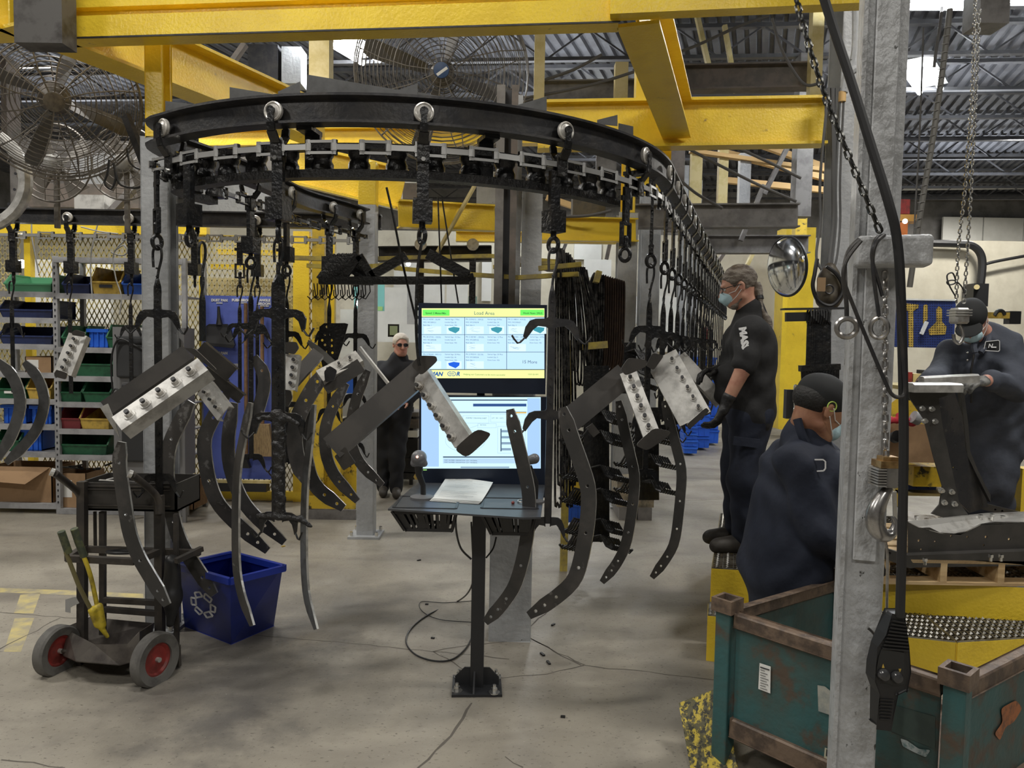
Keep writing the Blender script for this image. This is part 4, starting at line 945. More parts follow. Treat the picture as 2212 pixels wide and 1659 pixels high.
# monitors
FR = mat('monitor_bezel', (.012, .02, .042), .35)
def monitor(label, l, r, t, b, Y, inner):
    a = P(l, t, Y); c = P(r, b, Y); o = thing('monitor', label, 'monitor', ((a.x+c.x)/2, Y, c.z), 'stacked monitors')
    return obj('casing', MB().bx(a.x, c.x, Y, Y+.05, c.z, a.z), FR, o, smooth=False)
my = 3.80
m1 = monitor('upper monitor showing the load area table', 904, 1178, 654, 852, my, None)
m2 = monitor('lower monitor showing a pale work sheet drawing', 906, 1178, 853, 1075, my, None)
for o_, z in ((m1, 1.7), (m2, 1.25)): obj('mount', MB().bx(x0-.06, x0+.02, my+.05, 3.87, z-.05, z+.05), BLKP, o_, smooth=False)
def sq(par, l, t, r, b, d, m, name='screen_area', sk=0.):
    """rectangle on the screen plane (photo px of the monitor)"""
    Y = my-d; A, B, C_, D_ = P(l, t, Y), P(r, t, Y), P(r, b, Y), P(l, b, Y)
    A.x += 0; return obj(name, MB().plate([A, D_, C_, B], (0, .0004, 0)), m, par, smooth=False)
S_YEL = em('screen_pale_yellow', (.83, .95, .35), .95); S_BLU = em('screen_pale_blue', (.52, .77, .98), .95); S_GRN = em('screen_green', (.16, .85, .12), .95)
S_LIN = em('screen_line', (.06, .11, .22), .5); S_TXT = em('screen_text', (.10, .18, .30), .5); S_PIC = em('screen_picture', (.66, .88, .98), 1.); S_TEAL = em('screen_teal', (.05, .35, .45), .8)
S_DBL = em('screen_blue', (.01, .12, .75), .9); S_LOGO = em('screen_logo_blue', (.02, .14, .48), .7); S_GT = em('screen_green_text', (.04, .30, .06), .6); S_GRY = em('screen_sketch_grey', (.30, .45, .62), .7)
S_Y2 = em('screen_footer_yellow', (.86, .90, .36), .95); S_OR = em('screen_orange', (.85, .55, .15), .8)
L0, R0, T0, B0 = 911, 1176, 666, 817
def sxl(y): return 911+(y-666)/150*5
sq(m1, L0, T0, R0, 684.5, .0010, S_YEL); sq(m1, L0, 685, R0, 798, .0010, S_BLU); sq(m1, L0+1, 799, R0, B0, .0010, S_Y2)
sq(m1, 913, 669, 971, 682, .0016, S_GRN); sq(m1, 1124, 669, R0-1, 681.5, .0016, S_GRN)
for y in (685, 722.5, 760, 797.5): sq(m1, L0, y, R0, y+.9, .0016, S_LIN, 'grid_line')
for x in (1003, 1094): sq(m1, x, 685, x+1, 798, .0016, S_LIN, 'grid_line')
cols = (L0+2, 1005, 1096); rows = (686, 724, 761.5)
boxm = [(0, 0, S_TEAL), (1, 0, S_TEAL), (2, 0, S_TEAL), (0, 2, S_DBL)]
pn = [['PN: 21142787 - 35L/RF', 'PN: 22350272 - 35M/32', 'PN: 21148814 - 41P/32L'], ['PN: 30127102 - 13S/25L', 'PN: 21281987 - 12M/25L', 'PN: 21281800 - 12M/11'], ['PN: 31702245 - W51/12', 'PN: 21992919 - S21/20L', '']]
wo = [['WO: WO389121', 'WO: WO390078', 'WO: WO390427'], ['WO: WO389248', 'WO: WO389102', 'WO: WO390110'], ['WO: WO390177', 'WO: WO389204', '']]
ago = [['7 Mins', '8 Mins', '9 Mins'], ['10 Mins', '12 Mins', '14 Mins'], ['20 Mins', '30 Mins', '']]
qt = [['25', '24', '8'], ['8', '9', '9'], ['45', '5', '']]
TX = MB(); TXs = 4.6*my/F
def tpx(mb, s, px, py, size_px, **k): text(mb, s, size_px*my/F*1.0, P(px, py, my-.002), (1, 0, 0), (0, 0, 1), **k)
for j in range(3):
    for i in range(3):
        if i == 2 and j == 2: continue
        x, y = cols[i], rows[j]
        if i == 1: pass
        for k, s in enumerate((pn[j][i], wo[j][i], 'Rack Qty: %d' % (1+(i+j) % 3))): tpx(TX, s, x+1, y+5+6.3*k, 3.9)
        for k, s in enumerate(('Started Ago: '+ago[j][i], 'Loaded Qty: '+qt[j][i], 'Done Soon: YES')): tpx(TX, s, x+48, y+5+6.3*k, 3.9)
        sq(m1, x+3, y+19, x+40, y+35, .0014, S_PIC, 'picture')
        # little line sketch of the part
        mb = MB(); Yk = my-.0019
        for s in range(5):
            ax, ay = x+6+random.uniform(0, 8), y+21+random.uniform(0, 8); bx_, by = ax+random.uniform(8, 20), ay+random.uniform(-3, 6)
            mb.bar(P(ax, ay, Yk), P(bx_, by, Yk), .0003, .0009, up=(0, 0, 1))
        obj('sketch', mb, S_GRY, m1, smooth=False)
for i, j, mm in boxm:
    x, y = cols[i]+52, rows[j]+19
    if j == 0 or j == 2:
        sq(m1, x, y, x+32, y+16, .0014, S_PIC, 'picture')
        mb = MB().plate([P(x+3+a, y+b, my-.002) for a, b in ((0, 4), (12, 1), (25, 3), (24, 9), (16, 15), (2, 9))][::-1], (0, .0003, 0)); obj('box_picture', mb, mm, m1, smooth=False)
obj('cell_text', TX, S_TXT, m1, smooth=False)
TX = MB(); tpx(TX, 'Load Area', 1046, 680, 10.5, align='CENTER'); tpx(TX, '15 More', 1144, 785, 9.5, align='CENTER'); obj('heading_text', TX, S_TXT, m1, smooth=False)
TX = MB(); tpx(TX, 'Speed: 2 Meter/Min', 919, 678, 5.6, bold=.0003); tpx(TX, 'Hook Num: 295/5', 1130, 678, 5.6, bold=.0003); tpx(TX, 'Helping our Customers to be more successful', 1001, 810, 4.8); tpx(TX, '12:01:26 AM', 1140, 810, 4.4); obj('banner_text', TX, S_GT, m1, smooth=False)
TX = MB(); tpx(TX, 'MAN', 929, 811.5, 12.0, shear=.25, bold=.0012); tpx(TX, 'R', 985.5, 811.5, 12.0, shear=.25, bold=.0012)
Yl = my-.0022
for cx_, a0, a1 in ((972, 50, 310), (979.5, -130, 130)):
    pts = [P(cx_+5*math.cos(math.radians(a)), 807.5-4.2*math.sin(math.radians(a)), Yl) for a in range(a0, a1+1, 20)]
    for a, b in zip(pts, pts[1:]): TX.bar(a, b, .0005, .0030, up=(0, 0, 1) if abs((b-a).z) < abs((b-a).x) else (1, 0, 0))
TX.bar(P(970, 807.5, Yl), P(981, 807.5, Yl), .0005, .003)
obj('logo', TX, S_LOGO, m1, smooth=False)
# lower screen
S2A = em('screen_sky_blue', (.40, .62, .95), .9); S2B = em('screen_ice', (.62, .88, .98), .95); S_BAR = em('screen_header_blue', (.04, .12, .38), .6)
sq(m2, 910, 858, 1168, 1012, .0010, S2B); sq(m2, 910, 858, 948, 1008, .0014, S2A); sq(m2, 1139, 860, 1167, 1012, .0014, S2A)
sq(m2, 960, 863, 1139, 865.5, .0016, S_LIN, 'header_rule'); sq(m2, 1022, 872, 1137, 878, .0016, S_BAR, 'header_bar'); sq(m2, 986, 889, 1137, 892, .0016, S_GRY, 'row_shade'); sq(m2, 1108, 890, 1137, 893, .0018, S_OR, 'orange_bar')
sq(m2, 957, 986, 1112, 988.5, .0016, S_LIN, 'table_rule'); sq(m2, 957, 990, 1125, 1001, .0015, em('screen_table_row', (.50, .72, .92), .85), 'table_rows'); sq(m2, 995, 1008, 1100, 1011, .0018, S_GRY, 'task_bar')
mb = MB(); Yk = my-.002
def ln(a, b, c, d, w_=.0010): mb.bar(P(a, b, Yk), P(c, d, Yk), .0004, w_, up=(0, 0, 1) if abs(c-a) > abs(d-b) else (1, 0, 0))
for (l, t, r, b) in ((1075, 921, 1135, 979), (1060, 895, 1135, 912), (1000, 898, 1056, 914), (1032, 915, 1072, 924)): ln(l, t, r, t); ln(l, b, r, b); ln(l, t, l, b); ln(r, t, r, b)
pts = [(1005+43*math.cos(a*math.pi/14), 952+24*math.sin(a*math.pi/14)) for a in range(29)]
for a, b in zip(pts, pts[1:]): ln(*a, *b)
ln(1014, 925, 1034, 918)
obj('drawing_lines', mb, S_GRY, m2, smooth=False)
for k in range(4): sq(m2, 1083, 929+13*k, 1104, 934+13*k, .0018, S_GRY, 'drawn_shelf')
sq(m2, 1081, 926, 1083.5, 975, .0018, S_TXT, 'drawn_upright')
TX = MB(); tpx(TX, 'ASSEMBLY DRAWING SHEET', 1006, 904, 3.6); tpx(TX, 'SECTION', 1037, 919, 3.2); tpx(TX, 'QTY   REV   DATE', 1062, 904, 3.2)
for k in range(2): tpx(TX, 'PART NUMBER  DESCRIPTION  QTY  MATERIAL', 960, 995+4.5*k, 3.4)
obj('drawing_text', TX, S_TXT, m2, smooth=False)
sq(m2, 914, 1013.5, 922, 1016.5, .0016, em('power_light', (.35, .75, .2), .5), 'status_light')
for px in (906, 1160):
    a = P(px-5, 1020, my-.02); b = P(px+4, 1064, my-.02)
# papers, scanner, ring, small things
def zt_p(px, py, z=ZT): return PZ(px, py, z)
pp = thing('paper_stack', 'curled sheaf of printed sheets on the black table', 'paper', zt_p(1000, 1070))
for i in range(4):
    mb = MB(); vs = []; c4 = [V(zt_p(928+i*2, 1083-i)), V(zt_p(1034+i*2, 1090-i)), V(zt_p(1062+i, 1052-i)), V(zt_p(962+i, 1040-i))]
    N = 8
    for a in range(N+1):
        for b in range(N+1):
            u, v = a/N, b/N; p = c4[0].lerp(c4[1], u).lerp(c4[3].lerp(c4[2], u), v); p.z = ZT+.002+.002*i+.018*max(0, v-.35)**1.5*(1+.3*math.sin(3*u))+.01*max(0, (.35-u))*v; vs.append(p)
    mb.add(vs, [(a*(N+1)+b, a*(N+1)+b+1, (a+1)*(N+1)+b+1, (a+1)*(N+1)+b) for a in range(N) for b in range(N)])
    o = obj('sheet', mb, PAPER if i else mat('sheet_edge', (.6, .6, .58), .7), pp)
mb = MB()
for k in range(14):
    u0 = .08; vv = .12+k*.06
    if k in (5, 6): continue
    a = c4[0].lerp(c4[3], vv).lerp(c4[1].lerp(c4[2], vv), u0); b = c4[0].lerp(c4[3], vv).lerp(c4[1].lerp(c4[2], vv), random.uniform(.5, .92))
    za = ZT+.0092+.018*max(0, vv-.35)**1.5*1.0; a.z = za+.003*max(0, .35-u0)*3*vv; b.z = za+.004*(vv > .35)
    mb.bar(a+V((0, 0, .001)), b+V((0, 0, .002)), .0016, .0004)
obj('printed_lines', mb, mat('print_grey', (.25, .25, .25), .8), pp, smooth=False)
sp = zt_p(912, 1076); sc_ = thing('barcode_scanner', 'grey barcode scanner on a goose-neck stand at the table left', 'scanner', sp)
obj('stand_base', MB().lathe(sp, [(.056, 0), (.056, .008), (.04, .014), (.012, .018)], 24), mat('scanner_grey', (.12, .12, .125), .5), sc_)
hp = P(905, 992, sp.y); obj('neck', MB().tube([sp+V((.005, 0, .015)), sp+V((.004, 0, .06)), hp+V((-.0, 0, -.07)), hp+V((0, 0, -.02))], .014, 10, rs=[.013, .013, .016, .022]), RUB, sc_)
SG = mat('scanner_shell', (.15, .15, .16), .35)
obj('head', sdf_mesh([('e', tuple(hp+V((0, 0, .008))), (.036, .05, .034)), ('c', tuple(hp+V((-.022, -.01, -.018))), tuple(hp+V((.026, -.01, -.018))), .016, .016)], .003, .012), SG, sc_)
obj('scan_light', MB().ball(hp+V((-.002, -.047, .018)), .006, 10, 6), em('scanner_lamp', (1, .35, .25), 3), sc_)
p2_ = zt_p(1155, 1085); hp2 = P(1140, 1000, p2_.y); s2 = thing('barcode_scanner', 'second scanner on the table, mostly hidden by the curved bar', 'scanner', p2_)
obj('stand_base', MB().lathe(p2_, [(.045, 0), (.045, .008), (.03, .014), (.01, .018)], 20), MATS['scanner_grey'], s2); obj('neck', MB().tube([p2_+V((0, 0, .01)), p2_.lerp(hp2, .5)+V((.02, 0, 0)), hp2+V((.005, 0, -.015))], .015, 10), RUB, s2)
obj('head', sdf_mesh([('c', tuple(hp2+V((-.035, -.01, 0))), tuple(hp2+V((.03, .0, .02))), .014, .024)], .004, .01), SG, s2)
obj('red_tag', MB().ball(zt_p(1108, 1086, ZT+.006), .008, 8, 6), RED, None, 'tiny red tag on the table by the right scanner', 'tag', loc=zt_p(1108, 1086, ZT))
obj('coiled_ring', MB().ring(zt_p(1135, 1082, ZT+.006), .035, .003, (0, 0, 1), 24, 6), GALV, None, 'thin wire ring lying on the table right end', 'wire', loc=zt_p(1135, 1082, ZT))
stk = thing('sticker', 'small yellow hexagonal sticker on the monitor frame left side', 'sticker', P(900, 1030, 3.6)); obj('face', MB().plate([P(900+7*math.cos(a*math.pi/3), 1030+7*math.sin(a*math.pi/3), 3.795) for a in range(6)], (0, .002, 0)), YELP, stk, smooth=False)
# cables
def cable(label, pts, r, m=RUB, name='cable', cat='cable', sm=8, group=None):
    q = cat_rom(pts, sm); return obj(name, MB().tube(q, r, 8), m, None, label, cat, group, loc=q[0])
zf = lambda x, y: PZ(x, y, .006)
cable('black cable looping over the floor left of the stand post', [P(1018, 1128, 3.6), P(1022, 1230, 3.7), P(1016, 1272, 3.8), zf(990, 1298), zf(930, 1325), zf(890, 1355), zf(877, 1385), zf(895, 1412), zf(935, 1427), zf(975, 1425), zf(1005, 1402), zf(1020, 1375)], .0045)
cable('thin second cable arc on the floor behind the first', [zf(1020, 1298), zf(960, 1302), zf(910, 1300), zf(912, 1320), zf(950, 1338), zf(1020, 1344)], .0025)
cable('grey cable hanging from the left basket to the post', [P(984, 1110, 3.5), P(986, 1150, 3.5), P(996, 1185, 3.5), P(1018, 1208, 3.5)], .005, mat('grey_cable', (.08, .08, .08), .5))
cable('short cable hanging under the right basket', [P(1072, 1160, 3.5), P(1065, 1185, 3.5), P(1050, 1205, 3.5)], .004)
for i, (a, b) in enumerate([((838, 400), (852, 480)), ((852, 480), (905, 655))]): pass
cable('black rod dropping from above between post and monitors', [P(835, 405, 4.6), P(850, 470, 4.6), P(870, 570, 4.6), P(905, 720, 4.6)], .007, BLACK)
cable('thin black line hanging left of the brace', [P(946, 425, 4.8), P(950, 540, 4.8), P(954, 655, 4.8)], .005, BLACK)
cable('thin black line slanting down to the monitor top', [P(955, 430, 4.8), P(975, 560, 4.8), P(990, 655, 4.8)], .005, BLACK)
cable('rod hook carrying the centre bracket', [P(913, 520, 3.24), P(907, 545, 3.27), P(901, 600, 3.27), P(899, 700, 3.27), P(902, 760, 3.27), P(906, 790, 3.27)], .007, BLACK)
# ================================================================== RECYCLING BIN
rb = thing('recycling_bin', 'blue plastic recycling box with white arrows on its side', 'bin', PZ(490, 1370))
b0 = [PZ(398, 1352), PZ(500, 1392), PZ(592, 1352)]; b0.append(b0[0]+b0[2]-b0[1]); b0[3] = b0[0]+(b0[2]-b0[1])
zr = .46; tp = [PZ(385, 1218, zr), PZ(497, 1250, zr), PZ(612, 1222, zr)]; tp.append(tp[0]+(tp[2]-tp[1]))
mb = MB(); cb_ = sum(b0, V())/4; ct_ = sum(tp, V())/4
oi = lambda q, c, f: [c+(p-c)*f for p in q]
bi, ti = oi(b0, cb_, .97), oi(tp, ct_, .95)
vs = b0+tp+ti+[p+V((0, 0, .012)) for p in bi]
fs = [(0, 1, 2, 3)]+[(i, (i+1) % 4, 4+(i+1) % 4, 4+i) for i in range(4)]+[(4+i, 4+(i+1) % 4, 8+(i+1) % 4, 8+i) for i in range(4)]+[(8+i, 8+(i+1) % 4, 12+(i+1) % 4, 12+i) for i in range(4)]+[(12, 13, 14, 15)]
o = obj('tub', MB().add(vs, fs), BLUE, rb, smooth=False); bv = o.modifiers.new('b', 'BEVEL'); bv.width = .012; bv.segments = 3
mb = MB(); rim = oi(tp, ct_, 1.03)
for i in range(4): mb.bar(rim[i]-V((0, 0, .012)), rim[(i+1) % 4]-V((0, 0, .012)), .022, .032)
obj('rim', mb, BLUE, rb, smooth=False)
fc = [b0[0], b0[1], tp[1], tp[0]]
def fp(u, v, off=.004):
    p = fc[0].lerp(fc[1], u).lerp(fc[3].lerp(fc[2], u), v); n = (fc[1]-fc[0]).cross(fc[3]-fc[0]).normalized()
    if n.y > 0: n = -n
    return p+n*off
mb = MB()
fw = (fc[1]-fc[0]).length; fh = (fc[3]-fc[0]).length
for i in range(6):
    a0 = math.pi/2+.5+i*2*math.pi/6
    c = (.085*math.cos(a0), .085*math.sin(a0)); e1 = (-math.sin(a0), math.cos(a0)); e2 = (math.cos(a0), math.sin(a0))
    lp = [(-.034, -.019), (.026, -.022), (.036, .019), (-.028, .022)] if i % 2 else [(-.034, -.020), (.030, -.019), (.020, .023), (-.030, .018)]
    pl2 = [(.5+(c[0]+e1[0]*x+e2[0]*y)/fw, .52+(c[1]+e1[1]*x+e2[1]*y)/fh) for x, y in lp]
    for a, b in zip(pl2, pl2[1:]+pl2[:1]): mb.bar(fp(*a, .014), fp(*b, .014), .001, .0095, up=(0, 0, 1) if abs(a[1]-b[1]) < abs(a[0]-b[0]) else (1, 0, 0))
obj('recycling_mark', mb, WINK, rb, smooth=False)
# ================================================================== HAND CART
hc = thing('hand_cart', 'worn dark steel two-wheeled cart with red hubs and a tray', 'cart', PZ(240, 1450))
CM_ = mat('cart_steel', (.045, .04, .036), .55, .3, c2=(.07, .06, .05), scale=10)
TRAYM = mat('worn_tray_steel', (.14, .125, .11), .35, .5, c2=(.08, .07, .065), scale=6)
def at(px, py, Y): return P(px, py, Y)
def hbar(px0, y0, px1, y1, Ya, Yb, w_, m=CM_, nm='frame_bar', r=False, n=None):
    mb = MB(); A = P(px0, y0, Ya); B = P(px1, y1, Yb)
    if r: mb.cyl(A, B, w_/2, 12)
    else: mb.bar(A, B, w_, w_, up=(0, 1, 0) if abs(A.z-B.z) > abs(A.x-B.x) else (0, 0, 1))
    return obj(nm, mb, m, hc, smooth=r)
for a in ((178, 1040, 178, 1395, 3.66, 3.66, .038), (222, 1105, 222, 1370, 3.72, 3.72, .026), (205, 1105, 206, 1180, 3.72, 3.72, .012), (344, 1070, 346, 1395, 3.62, 3.62, .038), (380, 1110, 382, 1430, 3.62, 3.62, .020), (173, 1395, 172, 1446, 3.62, 3.62, .024), (382, 1395, 384, 1440, 3.6, 3.6, .026),
          (225, 1296, 340, 1302, 3.70, 3.66, .026), (225, 1316, 340, 1325, 3.70, 3.66, .026),
          (146, 1206, 292, 1213, 3.5, 3.45, .030), (146, 1206, 182, 1184, 3.5, 3.66, .030), (182, 1186, 432, 1194, 3.68, 3.68, .030), (292, 1213, 345, 1190, 3.45, 3.62, .030), (380, 1212, 436, 1185, 3.50, 3.64, .024)): hbar(*a)
def tubeh(pts, nm, m=CM_, r=.017):
    return obj(nm, MB().tube(cat_rom([P(*p) for p in pts], 5), r, 12), m, hc)
tubeh([(178, 1110, 3.66), (174, 1075, 3.66), (160, 1055, 3.62), (118, 1022, 3.45)], 'handle'); tubeh([(344, 1110, 3.6), (342, 1080, 3.6), (326, 1058, 3.56), (286, 1026, 3.4)], 'handle')
for p in ((117, 1021, 3.44), (285, 1025, 3.39)): obj('grip_end', MB().cyl(P(*p), P(*p)+V((-.012, -.008, .006)), .0185, 14), GALV, hc)
# back box
x_l, x_r = P(174, 1040, 3.7).x, P(385, 1040, 3.7).x; zt2, zb2 = P(280, 1042, 3.7).z, P(280, 1102, 3.7).z
mb = MB()
mb.bx(x_l, x_r, 3.68, 3.69, zb2, zt2); mb.bx(x_l, x_r, 3.95, 3.96, zb2, zt2); mb.bx(x_l, x_l+.01, 3.68, 3.96, zb2, zt2); mb.bx(x_r-.01, x_r, 3.68, 3.96, zb2, zt2); mb.bx(x_l, x_r, 3.68, 3.96, zb2, zb2+.01)
obj('parts_box', mb, CHAN, hc, smooth=False)
for z in (zt2-.02, zt2-.035, zb2+.025): obj('box_rib', MB().bx(x_l+.03, x_r-.03, 3.672, 3.682, z, z+.006), CM_, hc, smooth=False)
for k in range(9):
    a = V((random.uniform(x_l+.05, x_r-.1), random.uniform(3.75, 3.9), zt2-.01)); b = a+V((random.uniform(-.1, .1), random.uniform(-.05, .05), random.uniform(.0, .025)))
    obj('scrap_strip', MB().bar(a, b, .02, .004), [GALV, CHAN, PLATEM][k % 3], None, 'bent '+['light', 'brown', 'dark'][k % 3]+' scrap strip lying in the cart box, '+OR20[k], 'scrap', 'scrap in the cart box', smooth=False, loc=a)
# tray: bent sheet with scooped front
mb = MB(); Yt, Yb_ = 3.42, 3.72
A = [P(148, 1362, 3.62), P(205, 1392, 3.45), P(275, 1392, 3.42), P(300, 1365, 3.45), P(331, 1345, 3.62)]
Bm = [P(136, 1415, 3.55), P(165, 1428, 3.42), P(258, 1436, 3.40), P(300, 1425, 3.42), P(322, 1400, 3.58)]
vs = A+Bm; mb.add(vs, [(i, i+1, 6+i, 5+i) for i in range(4)])
bk = [P(148, 1352, 3.80), P(195, 1333, 3.84), P(332, 1346, 3.82), P(322, 1400, 3.78), P(150, 1395, 3.78)]
mb.add(bk, [(0, 1, 2, 3, 4)]); mb.add([A[0], bk[0], bk[4], Bm[0]], [(0, 1, 2, 3)]); mb.add([A[4], bk[2], bk[3], Bm[4]], [(0, 1, 2, 3)]); mb.add([*Bm, bk[3], bk[4]], [(0, 1, 2, 3, 4, 5, 6)])
o = obj('tray', mb, TRAYM, hc, smooth=False); so = o.modifiers.new('s', 'SOLIDIFY'); so.thickness = .004
def wheelc(px, py, Y, R_, ax, lab):
    c = P(px, py, Y); a = V(ax).normalized()
    o = obj('wheel', MB().lathe(c, [(R_*.62, -.024), (R_*.93, -.030), (R_, -.020), (R_, .020), (R_*.93, .030), (R_*.62, .024), (R_*.60, .0)], 36, axis=a), TYRE, hc)
    obj('hub', MB().lathe(c, [(.004, .012), (.02, .012), (R_*.3, .002), (R_*.5, .004), (R_*.56, .014), (R_*.64, .014), (R_*.64, -.014), (.004, -.014)], 28, axis=a), RED, o)
    obj('axle_nut', MB().cyl(c+a*.005, c+a*.03, .012, 8), GALV, o)
wheelc(335, 1424, 3.45, .128, (.95, -.36, .03), ''); wheelc(124, 1405, 3.55, .122, (.97, -.28, -.0), '')
obj('axle', MB().cyl(P(124, 1405, 3.55), P(335, 1424, 3.45), .01, 10), CM_, hc)
# belt / hose bag hanging on the cart right side
obj('hanging_strap', sdf_mesh([('c', tuple(P(372, 1215, 3.58)), tuple(P(372, 1290, 3.58)), .035, .045), ('c', tuple(P(372, 1290, 3.58)), tuple(P(368, 1345, 3.58)), .045, .02)], .008, .03, fold=.003), RUB, hc)
obj('coil', MB().ring(P(268, 1192, 3.6), .075, .008, (0, .2, 1), 28, 8), RUB, None, 'black ring of cable lying on the cart frame', 'cable', loc=P(268, 1192, 3.6))
# bolt cutter
bc = thing('bolt_cutter', 'bolt cutter with yellow arms and black grips standing in the cart tray', 'tool', P(225, 1375, 3.55)); YT = mat('tool_yellow', (.62, .48, .04), .45, c2=(.35, .27, .04), scale=20)
BG = mat('mouldy_grip', (.05, .06, .04), .6, c2=(.10, .11, .05), scale=30)
obj('handle', MB().tube([P(142, 1192, 3.40), P(170, 1265, 3.44), P(197, 1318, 3.5)], .010, 10), mat('tool_khaki', (.16, .14, .06), .5), bc); obj('handle', MB().tube(cat_rom([P(178, 1195, 3.45), P(192, 1232, 3.47), P(200, 1262, 3.5), P(210, 1310, 3.52)], 4), .0105, 10), YT, bc)
obj('grip', MB().cyl(P(132, 1148, 3.38), P(148, 1194, 3.41), .017, 12), BG, bc); obj('grip', MB().tube([P(160, 1142, 3.42), P(170, 1172, 3.44), P(182, 1202, 3.46)], .017, 12), BG, bc)
obj('jaw_block', sdf_mesh([('c', tuple(P(200, 1318, 3.5)), tuple(P(210, 1350, 3.53)), .02, .014), ('c', tuple(P(214, 1310, 3.52)), tuple(P(222, 1350, 3.54)), .018, .016), ('c', tuple(P(212, 1345, 3.53)), tuple(P(232, 1375, 3.55)), .016, .009)], .004, .01), YT, bc)
obj('torn_tape', MB().plate([P(x, y, 3.6) for x, y in ((141, 1295), (163, 1289), (171, 1303), (152, 1312), (152, 1324), (141, 1322))], (0, .002, 0)), mat('grey_tape', (.35, .35, .34), .5), None, 'torn strip of grey tape hanging on the cart', 'tape', smooth=False, loc=P(150, 1300, 3.6))
# ================================================================== STEEL CRATE (teal) in front
cr = thing('stacking_crate', 'rusty teal steel stacking crate with corner posts in the right foreground', 'crate', (1.2, 2.7, 0))
Lc = V((.85, 2.82, 0)); Nc = V((1.385, 2.22, 0)); eA = (Nc-Lc); eB = V((math.cos(.60), math.sin(.60), 0))
Rc = Nc+eB*.75; Bc = Lc+eB*.75
hP = .665; zR = .615
cps = [Lc, Nc, Rc, Bc]
ang = math.atan2(eA.y, eA.x); RZ = Matrix.Rotation(ang, 3, 'Z')
for c in cps:
    o = obj('corner_post', MB().box((c.x, c.y, .33), (.064, .064, .66-.03), RZ), TEAL, cr, smooth=False); bv = o.modifiers.new('b', 'BEVEL'); bv.width = .006; bv.segments = 2
    mb = MB(); d = .037
    for a, b, s in ((0, -d, (.088, .014)), (0, d, (.088, .014)), (-d, 0, (.014, .06)), (d, 0, (.014, .06))):
        q = RZ @ V((a, b, 0)); mb.box((c.x+q.x, c.y+q.y, hP-.012), (s[0], s[1], .052), RZ)
    o = obj('post_cap', mb, RUST, cr, smooth=False)
    obj('foot', MB().box((c.x, c.y, .012), (.085, .085, .024), RZ), RUST, cr, smooth=False)
for i in range(4):
    a, b = cps[i], cps[(i+1) % 4]; dv = (b-a).normalized(); n = V((dv.y, -dv.x, 0)); a2, b2 = a+dv*.045, b-dv*.045
    if i == 2:
        obj('low_gate_rail', MB().bar(a2+V((0, 0, .2)), b2+V((0, 0, .2)), .05, .06), RUST, cr, smooth=False); continue
    obj('side_panel', MB().bar(a2+V((0, 0, .40)), b2+V((0, 0, .40)), .006, .37), TEAL, cr, smooth=False)
    o = obj('top_rail', MB().bar(a2+V((0, 0, zR-.012)), b2+V((0, 0, zR-.012)), .036, .05), RUST, cr, smooth=False); bv = o.modifiers.new('b', 'BEVEL'); bv.width = .005
    o = obj('bottom_rail', MB().bar(a2+V((0, 0, .185)), b2+V((0, 0, .185)), .045, .07), RUST, cr, smooth=False); bv = o.modifiers.new('b', 'BEVEL'); bv.width = .006
obj('crate_floor', MB().plate([c+V((0, 0, .2)) for c in cps], (0, 0, .006)), RUST, cr, smooth=False)
# labels on the near-left face
dv = eA.normalized(); nn_ = V((dv.y, -dv.x, 0))
def cf(u, z, off=.006, base=Lc, d=dv, n=nn_): return base+d*u+n*off+V((0, 0, z))
def on_plane(px, py, base=Lc, d=dv, n=nn_, off=.008):
    r = ray(px, py); t = ((base+n*off)-EYE).dot(n)/r.dot(n); return EYE+r*t
mb = MB().plate([on_plane(x, y) for x, y in ((1641, 1432), (1665, 1440), (1664, 1498), (1638, 1488))], nn_*.0005); obj('paper_label', mb, PAPER, cr, smooth=False)
mb = MB(); a = on_plane(1642, 1443, off=.010); b = on_plane(1663, 1449, off=.010)
for k, f in enumerate((1.1, .5, .8, .6, .9, .7, .85, .6, .75)):
    p = on_plane(1642, 1441+k*5.6+0, off=.011); q = on_plane(1642+20*min(1, f), 1441+k*5.6+7*min(1, f)*.9, off=.011); mb.bar(p, q, .0008, .004 if k == 0 else .0015)
obj('label_print', mb, INK, cr, smooth=False)
OLDP = mat('aged_label', (.42, .42, .37), .7, c2=(.3, .32, .3), scale=20)
obj('paper_label', MB().plate([on_plane(x, y) for x, y in ((1766, 1480), (1782, 1483), (1803, 1500), (1803, 1548), (1768, 1536))], nn_*.0005), OLDP, cr, smooth=False)
obj('paper_label', MB().plate([on_plane(x, y) for x, y in ((1782, 1615), (1812, 1628), (1810, 1662), (1779, 1645))], nn_*.0005), mat('cream_label', (.5, .48, .36), .6), cr, smooth=False)
obj('paper_label', MB().plate([on_plane(x, y, off=.009) for x, y in ((1785, 1618), (1812, 1630), (1811, 1645), (1784, 1633))], nn_*.0005), DARK, cr, smooth=False)
mb = MB(); text(mb, 'M', .022, on_plane(1788, 1636, off=.011), dv, V((0, 0, 1)), bold=.001); obj('label_letter', mb, PAPER, cr, smooth=False)
obj('paper_remnant', MB().plate([on_plane(x, y) for x, y in rr([(1945, 1595), (1960, 1600), (1985, 1618), (2010, 1620), (2000, 1636), (1975, 1625), (1950, 1612)], .2)], nn_*.0005), mat('torn_label', (.38, .42, .42), .7, c2=(.06, .14, .14), scale=40), cr, smooth=False)
obj('faded_panel', MB().plate([on_plane(x, y, off=.005) for x, y in ((1921, 1520), (2020, 1548), (2020, 1618), (1921, 1578))], nn_*.0004), mat('faded_green', (.05, .075, .065), .5, c2=(.04, .06, .055), scale=12), cr, smooth=False)
nb = V((eB.y, -eB.x, 0))
